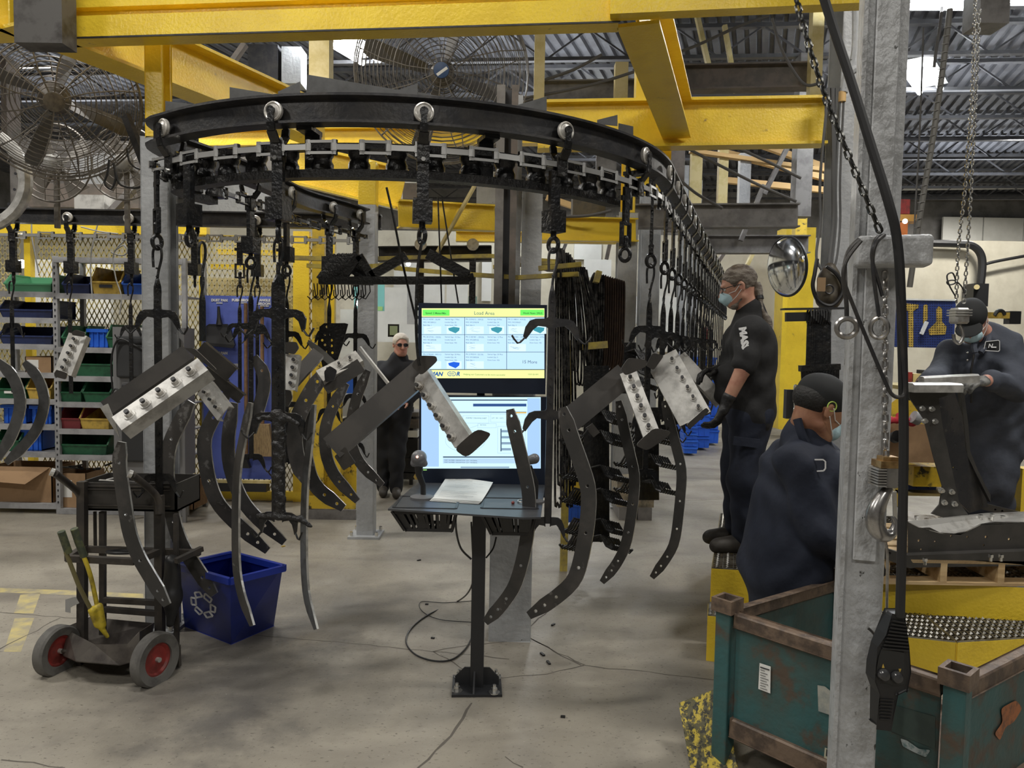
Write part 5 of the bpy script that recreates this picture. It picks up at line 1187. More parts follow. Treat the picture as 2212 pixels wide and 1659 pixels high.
obj('rust_patch', MB().plate([on_plane(x, y, Nc, eB, nb, .007) for x, y in rr([(2162, 1530), (2195, 1512), (2208, 1530), (2190, 1560), (2172, 1570), (2160, 1600), (2148, 1585), (2166, 1560)], .25)], nb*.0005), mat('rust_orange', (.40, .15, .06), .7, c2=(.20, .09, .05), scale=30), cr, smooth=False)
# scuffed yellow plate leaning on the crate
yp = [(1467, 1518, 3.02), (1560, 1482, 2.98), (1600, 1690, 2.72), (1500, 1700, 2.72)]
mb = MB().plate([P(*p) for p in yp], (-.003, -.004, .0)); obj('steel_plate', mb, YELS, None, 'scuffed yellow sheet leaning against the crate left post', 'plate', smooth=False, loc=P(1500, 1700, 2.72))
# ================================================================== NEAR COLUMN
ny = 2.25
nc = thing('column', 'nearest grey column with peeling thick paint, right of centre', 'column', (P(1850, 1200, ny).x, ny, 0))
xl_, xr_ = P(1820, 950, ny).x, P(1910, 950, ny).x
xl_ += .022; xr_ += .012
o = obj('shaft', MB().bx(xl_, xr_, ny+.01, ny+.11, 0, 5.6), GREYN, nc, smooth=False); bv = o.modifiers.new('b', 'BEVEL'); bv.width = .006; bv.segments = 2
xa, xb = P(1854, 950, ny).x, P(1900, 950, ny).x; za = P(1860, 1210, ny).z
o = obj('welded_plate', MB().bx(xa, xb, ny-.006, ny+.01, za, 5.6), GREYN, nc, smooth=False); bv = o.modifiers.new('b', 'BEVEL'); bv.width = .003
obj('flange', MB().bx(xl_-.008, xl_+.004, ny-.0, ny+.12, 0, 5.6), GREYN, nc, smooth=False)
a, b = P(1860, 512, ny-.04), P(2003, 580, ny-.04)
o = obj('stub_arm', MB().bx(a.x, b.x, ny-.09, ny-.006, b.z, a.z), GREYN, nc, smooth=False); bv = o.modifiers.new('b', 'BEVEL'); bv.width = .012; bv.segments = 3
nc.rotation_euler = (0, 0, -.30)
# ---- hoist chains (links are real)
def clink(L=.030, W_=.020, r=.0036):
    mb = MB(); pts = []
    for i in range(12):
        a = 2*math.pi*i/12; x = math.cos(a)*(W_/2-r); z = math.sin(a)*(W_/2-r)+(L/2-W_/2)*(1 if math.sin(a) >= 0 else -1); pts.append((x, 0, z))
    return mb.tube(pts, r, 5, True)
def hang_chain(name, label, pts, m, L=.030, W_=.02, r=.0036, pitch=None, sm=10, group=None):
    q = cat_rom(pts, sm); AL_ = [0.]
    for a, b in zip(q, q[1:]): AL_.append(AL_[-1]+(b-a).length)
    t = thing(name, label, 'chain', q[0], group); o_ = obj('link', clink(L, W_, r), m); me = o_.data; bpy.data.objects.remove(o_)
    pitch = pitch or L-2*r; n = min(int(AL_[-1]/pitch), 290)
    for i in range(n):
        s = (i+.5)*AL_[-1]/n; k = min(int(np.searchsorted(AL_, s))-1, len(q)-2); k = max(k, 0); f = (s-AL_[k])/(AL_[k+1]-AL_[k]+1e-9)
        p = q[k].lerp(q[k+1], f)-q[0]; d = (q[k+1]-q[k]).normalized(); dd_, sd, u = perp(d, (0, -1, 0))
        if i % 2: sd, u = (sd+u).normalized(), (u-sd).normalized()
        else: sd, u = (sd-u).normalized(), (u+sd).normalized()
        M = Matrix.Identity(4)
        for r_ in range(3): M[r_][0] = sd[r_]; M[r_][1] = u[r_]; M[r_][2] = d[r_]; M[r_][3] = p[r_]
        o = bpy.data.objects.new('link', me); COL.objects.link(o); o.parent = t; o.matrix_local = M
    return t
CHB = mat('dark_hoist_chain', (.09, .09, .085), .3, .9)
yc = ny-.12
hang_chain('hoist_chain', 'dark hoist chain slanting down from top right to the column arm', [P(1712, -30, yc+.1), P(1745, 90, yc+.07), P(1785, 215, yc+.05), P(1835, 340, yc+.02), P(1872, 430, yc), P(1902, 502, yc)], CHB, L=.036, W_=.023, r=.0042)
hang_chain('hoist_chain', 'bright load chain hanging down beside the near column to the hook block', [P(1912, 585, yc+.09), P(1912, 760, yc+.08), P(1912, 880, yc+.06), P(1914, 990, yc+.05)], HOOKM, L=.034, W_=.022, r=.004)
yd = yc+.05
hk = thing('hoist_hook', 'steel crane hook with ribbed brass-topped block beside the near column', 'hook', P(1916, 1000, yd))
a, b = P(1890, 1008, yd), P(1941, 1050, yd)
o = obj('block_body', MB().bx(a.x, b.x, yd-.028, yd+.028, b.z, a.z), DARK, hk, smooth=False); blk = o; bv = o.modifiers.new('b', 'BEVEL'); bv.width = .008; bv.segments = 3
for k in range(7):
    z = b.z+(a.z-b.z)*(k+.5)/7; obj('rib', MB().bx(a.x-.004, b.x+.004, yd-.031, yd+.031, z-.0022, z+.0022), GALV, blk, smooth=False)
obj('block_cap', MB().bx(a.x+.003, b.x-.003, yd-.03, yd+.03, a.z, a.z+.020), BRASS, hk, smooth=False); obj('block_cap', MB().bx(a.x+.014, b.x-.014, yd-.02, yd+.02, a.z+.02, a.z+.032), BRASS, hk, smooth=False)
obj('face_strip', MB().bx((a.x+b.x)/2-.016, (a.x+b.x)/2+.016, yd-.034, yd-.028, b.z, a.z), HOOKM, blk, smooth=False)
hp_ = [(1922, 1052), (1905, 1075), (1891, 1105), (1891, 1135), (1906, 1155), (1926, 1152), (1934, 1132), (1928, 1117)]
q = cat_rom([P(x, y, yd) for x, y in hp_], 5); n = len(q); obj('hook', MB().tube(q, .01, 14, rs=[.012+.015*math.sin(math.pi*min(1, i/(n*.75)))**1 if i < n*.75 else .013*(1-(i/n-.75)/.4) for i in range(n)]), HOOKM, hk)
obj('safety_latch', MB().bar(P(1932, 1062, yd), P(1934, 1128, yd), .012, .004, up=(0, 1, 0)), CHROME, hk, smooth=False)
# wire hooks hanging from the block
def rod(label, pts, r, m=HOOKM, cat='hook', name='wire_hook', group=None, sm=6): return obj(name, MB().tube(cat_rom([P(*p) for p in pts], sm), r, 8), m, None, label, cat, group, loc=P(*pts[0]))
rod('thin steel rod hook hanging from the crane hook', [(1930, 1132, yd), (1936, 1150, yd), (1924, 1160, yd), (1910, 1148, yd), (1912, 1165, yd), (1917, 1200, yd), (1916, 1280, yd), (1914, 1360, yd), (1905, 1382, yd), (1893, 1378, yd), (1884, 1365, yd), (1874, 1356, yd)], .0042)
# pendant controller and its cable
yp_ = ny-.16
pend = thing('pendant_controller', 'black hoist pendant with two round buttons hanging by the column', 'controller', P(1925, 1440, yp_))
def xz(px, py, Y=yp_): p = P(px, py, Y); return p
out = [(1930, 1330), (1953, 1330), (1962, 1395), (1966, 1450), (1958, 1490), (1938, 1500), (1922, 1575), (1897, 1572), (1898, 1498), (1888, 1470), (1890, 1440), (1900, 1400), (1912, 1370)]
mb = MB().plate([xz(x, y) for x, y in out], (0, .045, 0)); o = obj('housing', mb, RUB, pend, smooth=False); pend = o; bv = o.modifiers.new('b', 'BEVEL'); bv.width = .006; bv.segments = 3; bv.limit_method = 'ANGLE'
for k in range(9):
    y = 1342+k*7.2; f = k/8; obj('rib', MB().bar(xz(1927-f*22, y-2+f*2, yp_-.002), xz(1955+f*8, y+3+f*2, yp_-.002), .01, .0042), RUB, pend, smooth=False)
for k in range(7): y = 1510+k*7; obj('rib', MB().bar(xz(1900, y, yp_-.001), xz(1930-k, y+2, yp_-.001), .006, .003), RUB, pend, smooth=False)
obj('face_panel', MB().plate([xz(x, y, yp_-.003) for x, y in ((1905, 1402), (1954, 1410), (1953, 1478), (1935, 1482), (1900, 1470), (1892, 1455), (1898, 1420))], (0, .004, 0)), mat('panel_black', (.018, .019, .02), .35), pend, smooth=False)
for px, py in ((1908, 1457), (1936, 1462)): p = xz(px, py, yp_-.003); obj('button', MB().lathe(p, [(.018, 0), (.018, .006), (.013, .014), (.001, .018)], 20, axis=(0, -1, 0)), mat('button_black', (.045, .045, .047), .2), pend)
for px, py, s in ((1908, 1440, 1), (1944, 1448, -1)): obj('arrow_mark', MB().plate([xz(px-3, py+3*s, yp_-.0045), xz(px+3, py+3*s, yp_-.0045), xz(px, py-6*s, yp_-.0045)], (0, .001, 0)), YELP, pend, smooth=False)
cable('thick black pendant cable running up beside the near column to top right', [P(1772, -30, yp_+.05), P(1800, 60, yp_+.05), P(1838, 175, yp_+.04), P(1880, 310, yp_+.02), P(1920, 440, yp_), P(1938, 520, yp_), P(1946, 640, yp_), P(1952, 900, yp_), P(1950, 1100, yp_), P(1944, 1332, yp_)], .0135, RUB)
rod('black rod bent over the column arm like a walking stick', [(1906, 640, 2.08), (1895, 600, 2.08), (1884, 560, 2.08), (1886, 530, 2.08), (1896, 512, 2.1), (1908, 508, 2.14)], .005, DARK)
rod('long rod hook with a closed eye below the column arm', [(1910, 508, 2.12), (1893, 525, 2.08), (1885, 560, 2.08), (1890, 620, 2.08), (1897, 670, 2.08), (1899, 690, 2.08)], .0055, DARK)
obj('eye_ring', MB().ring(P(1899, 708, 2.08), .022, .0065, (.6, 1, 0), 20, 8, sz=1.3), HOOKM, None, 'dark steel eye hanging from the rod on the column arm', 'hook', loc=P(1899, 708, 2.08))
rod('bright twisted rod hanging left of the column', [(1856, 517, 2.1), (1832, 545, 2.1), (1822, 600, 2.1), (1828, 650, 2.1), (1829, 685, 2.1)], .0065, DARK)
obj('eye_ring', MB().ring(P(1829, 708, 2.1), .026, .008, (.3, 1, .1), 22, 8), HOOKM, None, 'bright steel ring hanging left of the near column', 'ring', loc=P(1829, 708, 2.1))
rod('thin bright rod beside the twisted one', [(1826, 560, 2.11), (1828, 620, 2.11), (1831, 685, 2.11)], .004)
rod('long dark rod slanting across the column to a loop at its right', [(1860, 520, 2.06), (1830, 560, 2.06), (1822, 600, 2.06), (1845, 665, 2.06), (1880, 750, 2.06), (1910, 820, 2.06), (1925, 850, 2.06), (1942, 858, 2.06), (1955, 845, 2.06), (1952, 780, 2.06), (1940, 640, 2.06)], .0055, DARK)
hang_chain('hoist_chain', 'left strand of the bright thin chain before the capped worker', [P(2108, -20, 4.0), P(2100, 200, 4.0), P(2085, 400, 4.0), P(2070, 540, 4.0), P(2066, 655, 4.0)], CHROME, L=.032, W_=.022, r=.0038)
hang_chain('hoist_chain', 'right strand of the bright thin chain before the capped worker', [P(2116, 20, 4.0), P(2108, 200, 4.0), P(2098, 400, 4.0), P(2090, 540, 4.0), P(2082, 655, 4.0)], CHROME, L=.032, W_=.022, r=.0038)
h2 = thing('hoist_hook', 'small hoist block and hook hanging before the capped worker', 'hook', P(2073, 690, 4.0))
a, b = P(2058, 665, 4.0), P(2086, 700, 4.0); o = obj('block_body', MB().bx(a.x, b.x, 3.96, 4.04, b.z, a.z), GALV, h2, smooth=False); bv = o.modifiers.new('b', 'BEVEL'); bv.width = .01
for k in range(3): z = a.z-.012-.014*k; obj('rib', MB().bx(a.x-.004, b.x+.004, 3.952, 4.048, z-.003, z+.003), GALV, h2, smooth=False)
obj('hook', MB().tube(cat_rom([P(x, y, 4.0) for x, y in ((2073, 702), (2078, 712), (2080, 728), (2072, 742), (2062, 735), (2060, 722))], 5), .009, 10), HOOKM, h2)
rod('loop of thin wire tangled on the bright chain', [(2064, 640, 4.0), (2050, 615, 4.0), (2046, 595, 4.0), (2058, 590, 4.0), (2064, 610, 4.0), (2050, 615, 4.0), (2046, 608, 4.0), (2062, 606, 4.0), (2078, 620, 4.0), (2085, 640, 4.0)], .004, DARK, 'wire', 'wire')
# ================================================================== PLATFORM, PALLET, FRAME ASSEMBLY
def gridtop(mb, O, X, Y_, z, nx, ny, w_=.004, h=.012, q4=None):
    X = V(X); Y_ = V(Y_)
    if q4:
        bl = lambda u, v: V(q4[0]).lerp(V(q4[1]), u).lerp(V(q4[3]).lerp(V(q4[2]), u), v).to_3d()+V((0, 0, z))
        for i in range(nx+1): mb.bar(bl(i/nx, 0), bl(i/nx, 1), w_, h)
        for j in range(ny+1): mb.bar(bl(0, j/ny), bl(1, j/ny), w_, h)
        return
    for i in range(nx+1): a = O+X*(i/nx); mb.bar(a+V((0, 0, z)), a+Y_+V((0, 0, z)), w_, h)
    for j in range(ny+1): a = O+Y_*(j/ny); mb.bar(a+V((0, 0, z)), a+X+V((0, 0, z)), w_, h)
def step(label, c4, z0, z1, nx, ny, sub=None):
    O, Xv, Yv = V(c4[0]), V(c4[1])-V(c4[0]), V(c4[3])-V(c4[0])
    t = thing('work_platform', label, 'platform', (O.x, O.y, z0))
    for a, b, nm in ((0, 1, 'front_panel'), (1, 2, 'side_panel'), (2, 3, 'back_panel'), (3, 0, 'side_panel')):
        A, B = V(c4[a]), V(c4[b]); obj(nm, MB().bar(V((A.x, A.y, (z0+z1)/2)), V((B.x, B.y, (z0+z1)/2)), .008, z1-z0), YEL if a != 2 else YELD, t, smooth=False)
    mb = MB(); gridtop(mb, V((O.x, O.y, 0)), V((Xv.x, Xv.y, 0)), V((Yv.x, Yv.y, 0)), z1+.002, nx, ny, q4=c4)
    g_ = obj('grating', mb, GRATEM, t, smooth=False); g_['kind'] = 'stuff'
    mb = MB()
    for i in range(nx):
        for j in range(ny):
            p = V(c4[0]).lerp(V(c4[1]), (i+.5)/nx).lerp(V(c4[3]).lerp(V(c4[2]), (i+.5)/nx), (j+.5)/ny); mb.add([V((p.x-.018, p.y, z1-.004)), V((p.x, p.y-.012, z1+.013)), V((p.x+.018, p.y, z1-.004)), V((p.x, p.y+.012, z1+.013))], [(0, 1, 2), (0, 2, 3)])
    g2 = obj('grip_teeth', mb, GRATEM, t, smooth=False); g2['kind'] = 'stuff'
    obj('dark_inside', MB().plate([V((q[0], q[1], z0+.02)) for q in c4], (0, 0, .004)), DARK, t, smooth=False)
    return t
lo = [PZ(1530, 1330, .24), PZ(2063, 1388, .24)]; a, b = lo
step('low yellow step with grating along the front of the platform', [(a.x, a.y), (b.x, b.y), (b.x+.05, 3.96), (a.x+.05, a.y+.18)], 0, .24, 44, 8)
step('angled yellow step with grating at the right edge', [(b.x+.01, b.y), (2.75, b.y+.10), (2.75, 3.90), (b.x+.06, 3.955)], 0, .24, 16, 8)
a2, b2 = PZ(1538, 1228, .42), PZ(2240, 1292, .42)
step('raised yellow work platform carrying the workers', [(a2.x, a2.y), (3.6, b2.y+.02), (3.7, 5.36), (a2.x+.42, 5.36)], 0, .42, 44, 36)
# pallet
pl = thing('pallet', 'pale wooden pallet on the yellow platform', 'pallet', (2.3, 3.9, .42))
pxa, pxb = P(1905, 1290, 3.72).x, 3.1; pz = .425
YA, YB2 = 3.80, 4.6
for k in range(6): y = YA+k*(YB2-YA-.1)/5; o = obj('deck_board', MB().bx(pxa, pxb, y, y+.10, pz+.115, pz+.133), WOOD, pl, smooth=False)
for k in range(3): y = YA+k*(YB2-YA-.1)/2; o = obj('bottom_board', MB().bx(pxa, pxb, y, y+.10, pz, pz+.016), WOOD, pl, smooth=False)
for k in range(5): x = pxa+.04+k*.30; obj('stringer', MB().bx(x, x+.035, YA, YB2, pz+.016, pz+.115), WOOD, pl, smooth=False)
# frame assembly: base channel + leaning column of plates
fa = thing('frame_assembly', 'dark steel frame being bolted together on the pallet', 'machine part', (2.3, 4.0, .56))
FM = mat('frame_dark_plate', (.062, .06, .056), .42, .5, c2=(.085, .08, .075), scale=5)
def pf(name, pts, Y, th, m=FM, holes=(), k=0.):
    x0 = pts[0][0]; f = lambda x, y: P(x, y, Y+k*(x-x0)*Y/F)
    hl = [[f(x+r*math.cos(a*math.pi/4), y+r*math.sin(a*math.pi/4)) for a in range(8)] for x, y, r in holes]
    return obj(name, MB().plate([f(x, y) for x, y in pts], (0, th, 0), hl), m, fa, smooth=False)
pf('base_side_plate', [(1962, 1128), (1985, 1140), (2010, 1140), (2030, 1150), (2060, 1153), (2090, 1148), (2120, 1132), (2150, 1128), (2212, 1128), (2240, 1128), (2240, 1195), (2180, 1195), (1962, 1200)], 3.85, .008, holes=[(1985, 1168, 3), (2020, 1170, 2.5), (2055, 1158, 2.5), (2090, 1160, 2.5), (2130, 1160, 3), (1990, 1187, 2.5), (2125, 1178, 2.5), (2180, 1165, 3)])
o = obj('base_top_flange', MB().plate([P(1962, 1126, 3.85), P(1985, 1138, 3.85), P(2030, 1150, 3.85), P(2075, 1153, 3.85), P(2118, 1132, 3.85), P(2235, 1127, 3.85), P(2235, 1104, 4.1), P(2130, 1108, 4.15), P(2078, 1128, 4.15), P(2035, 1124, 4.15), P(1962, 1104, 4.2)][::-1], (0, 0, -.006)), GALV, fa, smooth=False)
pf('base_lower_channel', [(1962, 1200), (2240, 1190), (2240, 1222), (1975, 1226)], 3.80, .05)
pf('lower_rail', [(1900, 1180), (1962, 1200), (1978, 1226), (1966, 1228), (1905, 1205)], 3.78, .04, holes=[(1922, 1195, 3), (1940, 1205, 3)])
pf('rear_rail', [(2130, 1088), (2240, 1115), (2240, 1130), (2120, 1100)], 4.3, .05, holes=[(2150, 1101, 2.5), (2165, 1104, 2.5), (2180, 1108, 2.5), (2195, 1111, 2.5)])
pf('rear_rail', [(2170, 1168), (2240, 1185), (2240, 1200), (2170, 1185)], 4.0, .05, holes=[(2185, 1180, 2.5), (2200, 1184, 2.5)])
pf('upright_plate', [(1965, 832), (2058, 832), (2062, 850), (2028, 860), (2036, 920), (2060, 1030), (2072, 1085), (2098, 1120), (2060, 1125), (2012, 1110), (2030, 1090), (2036, 1050), (2018, 990), (1996, 905), (1965, 860)], 4.05, .01, holes=[(2035, 880, 2), (2045, 930, 2)])
pf('upright_web', [(2028, 858), (2062, 846), (2080, 900), (2086, 970), (2100, 1010), (2122, 1050), (2135, 1095), (2095, 1108), (2072, 1085), (2060, 1030), (2036, 920)], 4.12, .01, m=DARK, holes=[(2058, 905, 2), (2061, 930, 2), (2064, 960, 2), (2060, 1010, 2), (2066, 1015, 2), (2080, 1045, 2.5), (2075, 1060, 2)], k=.5)
pf('edge_flange', [(2075, 848), (2083, 850), (2092, 920), (2096, 975), (2112, 1015), (2140, 1070), (2140, 1085), (2112, 1030), (2090, 985), (2084, 930)], 4.2, .03)
obj('top_channel', MB().prof(P(1958, 838, 4.0), P(2062, 838, 4.0), [(-.08, -.02), (.08, -.02), (.08, .02), (.06, .028), (-.06, .028), (-.08, .02)]), GALV, fa, smooth=False)
for k in range(7): obj('slot', MB().cyl(P(1970+k*13, 833, 3.98), P(1970+k*13, 832, 3.98)+V((0, 0, .004)), .006, 8), INK, fa)
for x, y in ((1990, 882), (2011, 883), (1996, 909), (2018, 910), (2032, 1059), (2054, 1062), (2038, 1085), (2060, 1088)):
    p = P(x, y, 4.05); mb = MB().cyl(p, p-V((0, .008, 0)), .016, 14); mb.cyl(p-V((0, .008, 0)), p-V((0, .026, 0)), .011, 6); obj('bolt', mb, CHROME, fa)
for x, y, Y in ((1980, 1122, 3.95), (2001, 1128, 3.95), (2118, 1120, 3.98), (2143, 1118, 3.98), (2166, 1122, 3.98), (1998, 1214, 3.75), (2140, 1206, 3.75), (2162, 1206, 3.75)):
    p = P(x, y, Y); mb = MB().cyl(p-V((0, 0, .015)), p+V((0, 0, .02)), .008, 8); mb.cyl(p+V((0, 0, .005)), p+V((0, 0, .02)), .013, 6); obj('bolt', mb, CHROME, fa)
for x0, x1, y in ((2000, 2018, 1199), (2034, 2050, 1197), (2068, 2082, 1195), (2097, 2108, 1193)): obj('slot', MB().bar(P(x0, y, 3.84), P(x1, y, 3.84), .003, .006), CHROME, fa, smooth=False)
o = obj('steel_channel', MB().prof(P(1990, 824, 4.25), P(2108, 818, 4.2), [(-.05, -.02), (.05, -.02), (.05, .02), (.035, .028), (-.035, .028), (-.05, .02)]), GALV, None, 'bare channel held down by the capped worker on the frame top', 'metal bar', smooth=False, loc=P(2040, 822, 4.2))
# mesh mat on pallet, boxes behind
obj('wire_mesh_mat', (lambda mb: (gridtop(mb, V((P(1960, 1100, 4.5).x, 4.25, 0)), V((.55, 0, 0)), V((0, .4, 0)), .60, 16, 12, .004, .004), mb)[1])(MB()), GALV, None, 'square wire mesh lying behind the frame base', 'mesh', smooth=False, kind='stuff')
bxm = thing('workbench', 'yellow-framed bench with shelves behind the frame assembly', 'bench', P(1990, 1050, 5.9))
a, b = P(1925, 800, 5.9), P(2100, 800, 5.9)
obj('bench_top', MB().bx(a.x, b.x, 5.7, 6.3, P(0+2000, 832, 5.9).z-.03, P(2000, 832, 5.9).z), CREAMY, bxm, smooth=False); obj('front_rail', MB().bx(a.x, b.x, 5.68, 5.72, P(2000, 870, 5.9).z, P(2000, 838, 5.9).z), YELD, bxm, smooth=False)
obj('shelf', MB().bx(a.x, b.x-.2, 5.6, 6.2, P(2000, 1066, 5.6).z-.02, P(2000, 1066, 5.6).z), CREAMY, bxm, smooth=False); obj('shelf', MB().bx(a.x, b.x-.2, 5.5, 6.2, P(2000, 1018, 5.6).z-.1, P(2000, 998, 5.6).z-.02), YELD, bxm, smooth=False)
for x in (a.x, b.x-.05): obj('leg', MB().bx(x, x+.05, 5.7, 5.75, .42, P(2000, 840, 5.9).z), YELD, bxm, smooth=False)
a, b = P(1918, 915, 5.4), P(2030, 1000, 5.4); t = thing('cardboard_box', 'open cardboard box on the bench behind the frame', 'box', (a.x, 5.4, b.z)); 
for nm, q in (('front_side', (a.x, b.x, 5.40, 5.41)), ('back_side', (a.x, b.x, 5.75, 5.76)), ('end_side', (a.x, a.x+.01, 5.4, 5.76)), ('end_side', (b.x-.01, b.x, 5.4, 5.76))): obj(nm, MB().bx(*q, b.z, a.z), CARD, t, smooth=False)
def tote(label, l, t_, r, b_, Y, m, dep=.35, name='tote', group=None, cat='bin', taper=.9):
    A, B = P(l, t_, Y), P(r, b_, Y); o = thing(name, label, cat, ((A.x+B.x)/2, Y, B.z), group); cx = (A.x+B.x)/2; w_ = B.x-A.x; h = A.z-B.z; cy = Y+dep/2
    def rg(z, f, g): return [V((cx-w_/2*f, cy-dep/2*g, z)), V((cx+w_/2*f, cy-dep/2*g, z)), V((cx+w_/2*f, cy+dep/2*g, z)), V((cx-w_/2*f, cy+dep/2*g, z))]
    r0, r1, r2, r3 = rg(B.z, taper, taper), rg(A.z, 1, 1), rg(A.z, .93, .93), rg(B.z+.01, taper*.93, taper*.93)
    mb = MB().add(r0+r1+r2+r3, [(3, 2, 1, 0)]+[(i, (i+1) % 4, 4+(i+1) % 4, 4+i) for i in range(4)]+[(4+i, 4+(i+1) % 4, 8+(i+1) % 4, 8+i) for i in range(4)]+[(8+i, 8+(i+1) % 4, 12+(i+1) % 4, 12+i) for i in range(4)]+[(12, 13, 14, 15)])
    obj('body', mb, m, o, smooth=False)
    mb = MB(); rm = rg(A.z-.012, 1.03, 1.03)
    for i in range(4): mb.bar(rm[i], rm[(i+1) % 4], .012, .03)
    obj('rim', mb, m, o, smooth=False)
    for k in (.3, .7): x = A.x+w_*k; obj('rib', MB().bx(x-.006, x+.006, Y-.004+.004, Y+.012, B.z+h*.1, A.z-.02), m, o, smooth=False)
    return o
tote('blue tote on the shelf behind the frame', 1964, 1015, 2028, 1060, 5.6, mat('mid_blue_plastic', (.015, .05, .30), .4), .4)
obj('red_cloth', sdf_mesh([('c', tuple(P(1925, 905, 5.3)), tuple(P(1985, 912, 5.3)), .03, .02), ('c', tuple(P(1950, 900, 5.3)), tuple(P(1965, 912, 5.3)), .035, .02)], .01, .02, fold=.01, ff=40), mat('red_rag', (.5, .03, .05), .8), None, 'crumpled red rag on the cardboard box', 'cloth')
yd_ = thing('yellow_drum', 'yellow rounded machine guard behind the frame top', 'guard', P(1960, 900, 5.6)); obj('shell', MB().cyl(P(1965, 900, 5.6), P(1965, 900, 6.0), .16, 28), YELD, yd_)
obj('roll', MB().cyl(P(1972, 900, 5.25), P(1986, 906, 5.25), .045, 18), GREY, None, 'grey round part end beside the red rag', 'machine part', loc=P(1980, 905, 5.25))
t = thing('tool_mount', 'black tool holder left of the cardboard box', 'tool', P(1935, 960, 5.0)); obj('body', MB().bx(P(1920, 0, 5).x, P(1945, 0, 5).x, 5.0, 5.1, P(1930, 1000, 5).z, P(1930, 945, 5).z), RUB, t, smooth=False); obj('head', MB().cyl(P(1932, 945, 5.0), P(1940, 942, 4.95), .04, 14), RUB, t)
# pegboard with tool shadows
pb_ = thing('pegboard', 'blue pegboard with yellow tool silhouettes on the cream wall', 'board', P(1990, 700, 9.5))
a, b = P(1925, 648, 9.5), P(2060, 752, 9.5); obj('board', MB().bx(a.x, b.x, 9.5, 9.53, b.z, a.z), BLUEP, pb_, smooth=False); obj('top_edge', MB().bx(a.x, b.x, 9.48, 9.54, a.z, a.z+.02), WHITE, pb_, smooth=False)
for pts in ([(1957, 655), (1985, 658), (1984, 665), (1973, 672), (1973, 750), (1963, 750), (1962, 672), (1955, 668)], [(1995, 660), (2000, 657), (2004, 660), (2004, 690), (1994, 700)], [(2023, 668), (2029, 661), (2035, 668), (2035, 695), (2045, 706), (2042, 722), (2008, 724), (2006, 712), (2023, 695)]):
    obj('tool_silhouette', MB().plate([P(x, y, 9.49) for x, y in pts], (0, .006, 0)), YELP, pb_, smooth=False)
mb = MB()
for i in range(26):
    for j in range(20): p = P(1928+i*5.1, 652+j*5.1, 9.487); mb.bx(p.x-.008, p.x+.008, 9.485, 9.488, p.z-.004, p.z+.004)
o = obj('peg_hole', mb, INK, pb_, smooth=False); o['kind'] = 'stuff'
obj('hammer_handle', MB().bar(P(2002, 695, 9.45), P(1990, 722, 9.45), .04, .03, up=(0, 1, 0)), PAPER, None, 'pale wooden tool hanging on the pegboard', 'tool', smooth=False, loc=P(1995, 708, 9.45))
for i, (l, t_, r, b_, m, nm, lb) in enumerate([(1962, 763, 1972, 790, RED, 'small_tin', 'small red-fronted tin on the bench behind the chain'), (1975, 768, 2000, 792, CREAMY, 'small_box', 'cream carton on the bench below the pegboard'), (2001, 758, 2016, 790, RUB, 'black_tool', 'black hand tool standing on the bench')]):
    A, B = P(l, t_, 5.95), P(r, b_, 5.95); zt_ = P(2000, 832, 5.9).z; obj(nm, MB().bx(A.x, B.x, 5.95, 6.08, zt_, zt_+(A.z-B.z)), m, None, lb, 'box' if i else 'tin', smooth=False, loc=((A.x+B.x)/2, 6, zt_))
# wall conduit, switch box, outlet
cable('black hose arching along the cream wall down to the switch box', [P(1995, 525, 14.8), P(2070, 527, 14.8), P(2098, 530, 14.8), P(2116, 545, 14.8), P(2122, 570, 14.8), P(2118, 615, 14.8)], .075, RUB, 'conduit', 'pipe')
cable('dark cable running right along the cream wall', [P(2122, 573, 14.8), P(2150, 565, 14.8), P(2230, 550, 14.8)], .03, RUB)
a, b = P(2104, 612, 14.6), P(2134, 662, 14.6); t = thing('switch_box', 'dark electric box on the cream wall behind the cap', 'box', P(2120, 640, 14.6)); obj('case', MB().bx(a.x, b.x, 14.6, 14.95, b.z, a.z), RUB, t, smooth=False); obj('dial', MB().cyl(P(2110, 620, 14.6), P(2110, 620, 14.5), .05, 12), CREAMY, t)
a, b = P(2182, 672, 8), P(2205, 700, 8); t = thing('wall_outlet', 'dark plug block with yellow connector right of the capped worker', 'outlet', P(2195, 690, 8)); obj('block', MB().bx(a.x, b.x, 8, 8.1, b.z, a.z), RUB, t, smooth=False); obj('connector', MB().bx(P(2170, 0, 8).x, a.x, 8, 8.06, P(2175, 688, 8).z, P(2175, 675, 8).z), YELP, t, smooth=False)
cable('black plug lead looping left from the wall outlet', [P(2170, 680, 8), P(2165, 672, 8), P(2155, 672, 8), P(2148, 682, 8)], .02)
t = thing('cardboard_box', 'cardboard boxes edge at the right picture border', 'box', P(2200, 900, 5.5)); obj('box_side', MB().bx(P(2190, 0, 5.5).x, P(2260, 0, 5.5).x, 5.5, 5.9, .42, P(2200, 870, 5.5).z), CARD, t, smooth=False)
post('short yellow post at the right picture border', 2212, 1010, 1180, 4.9, 40, YEL)
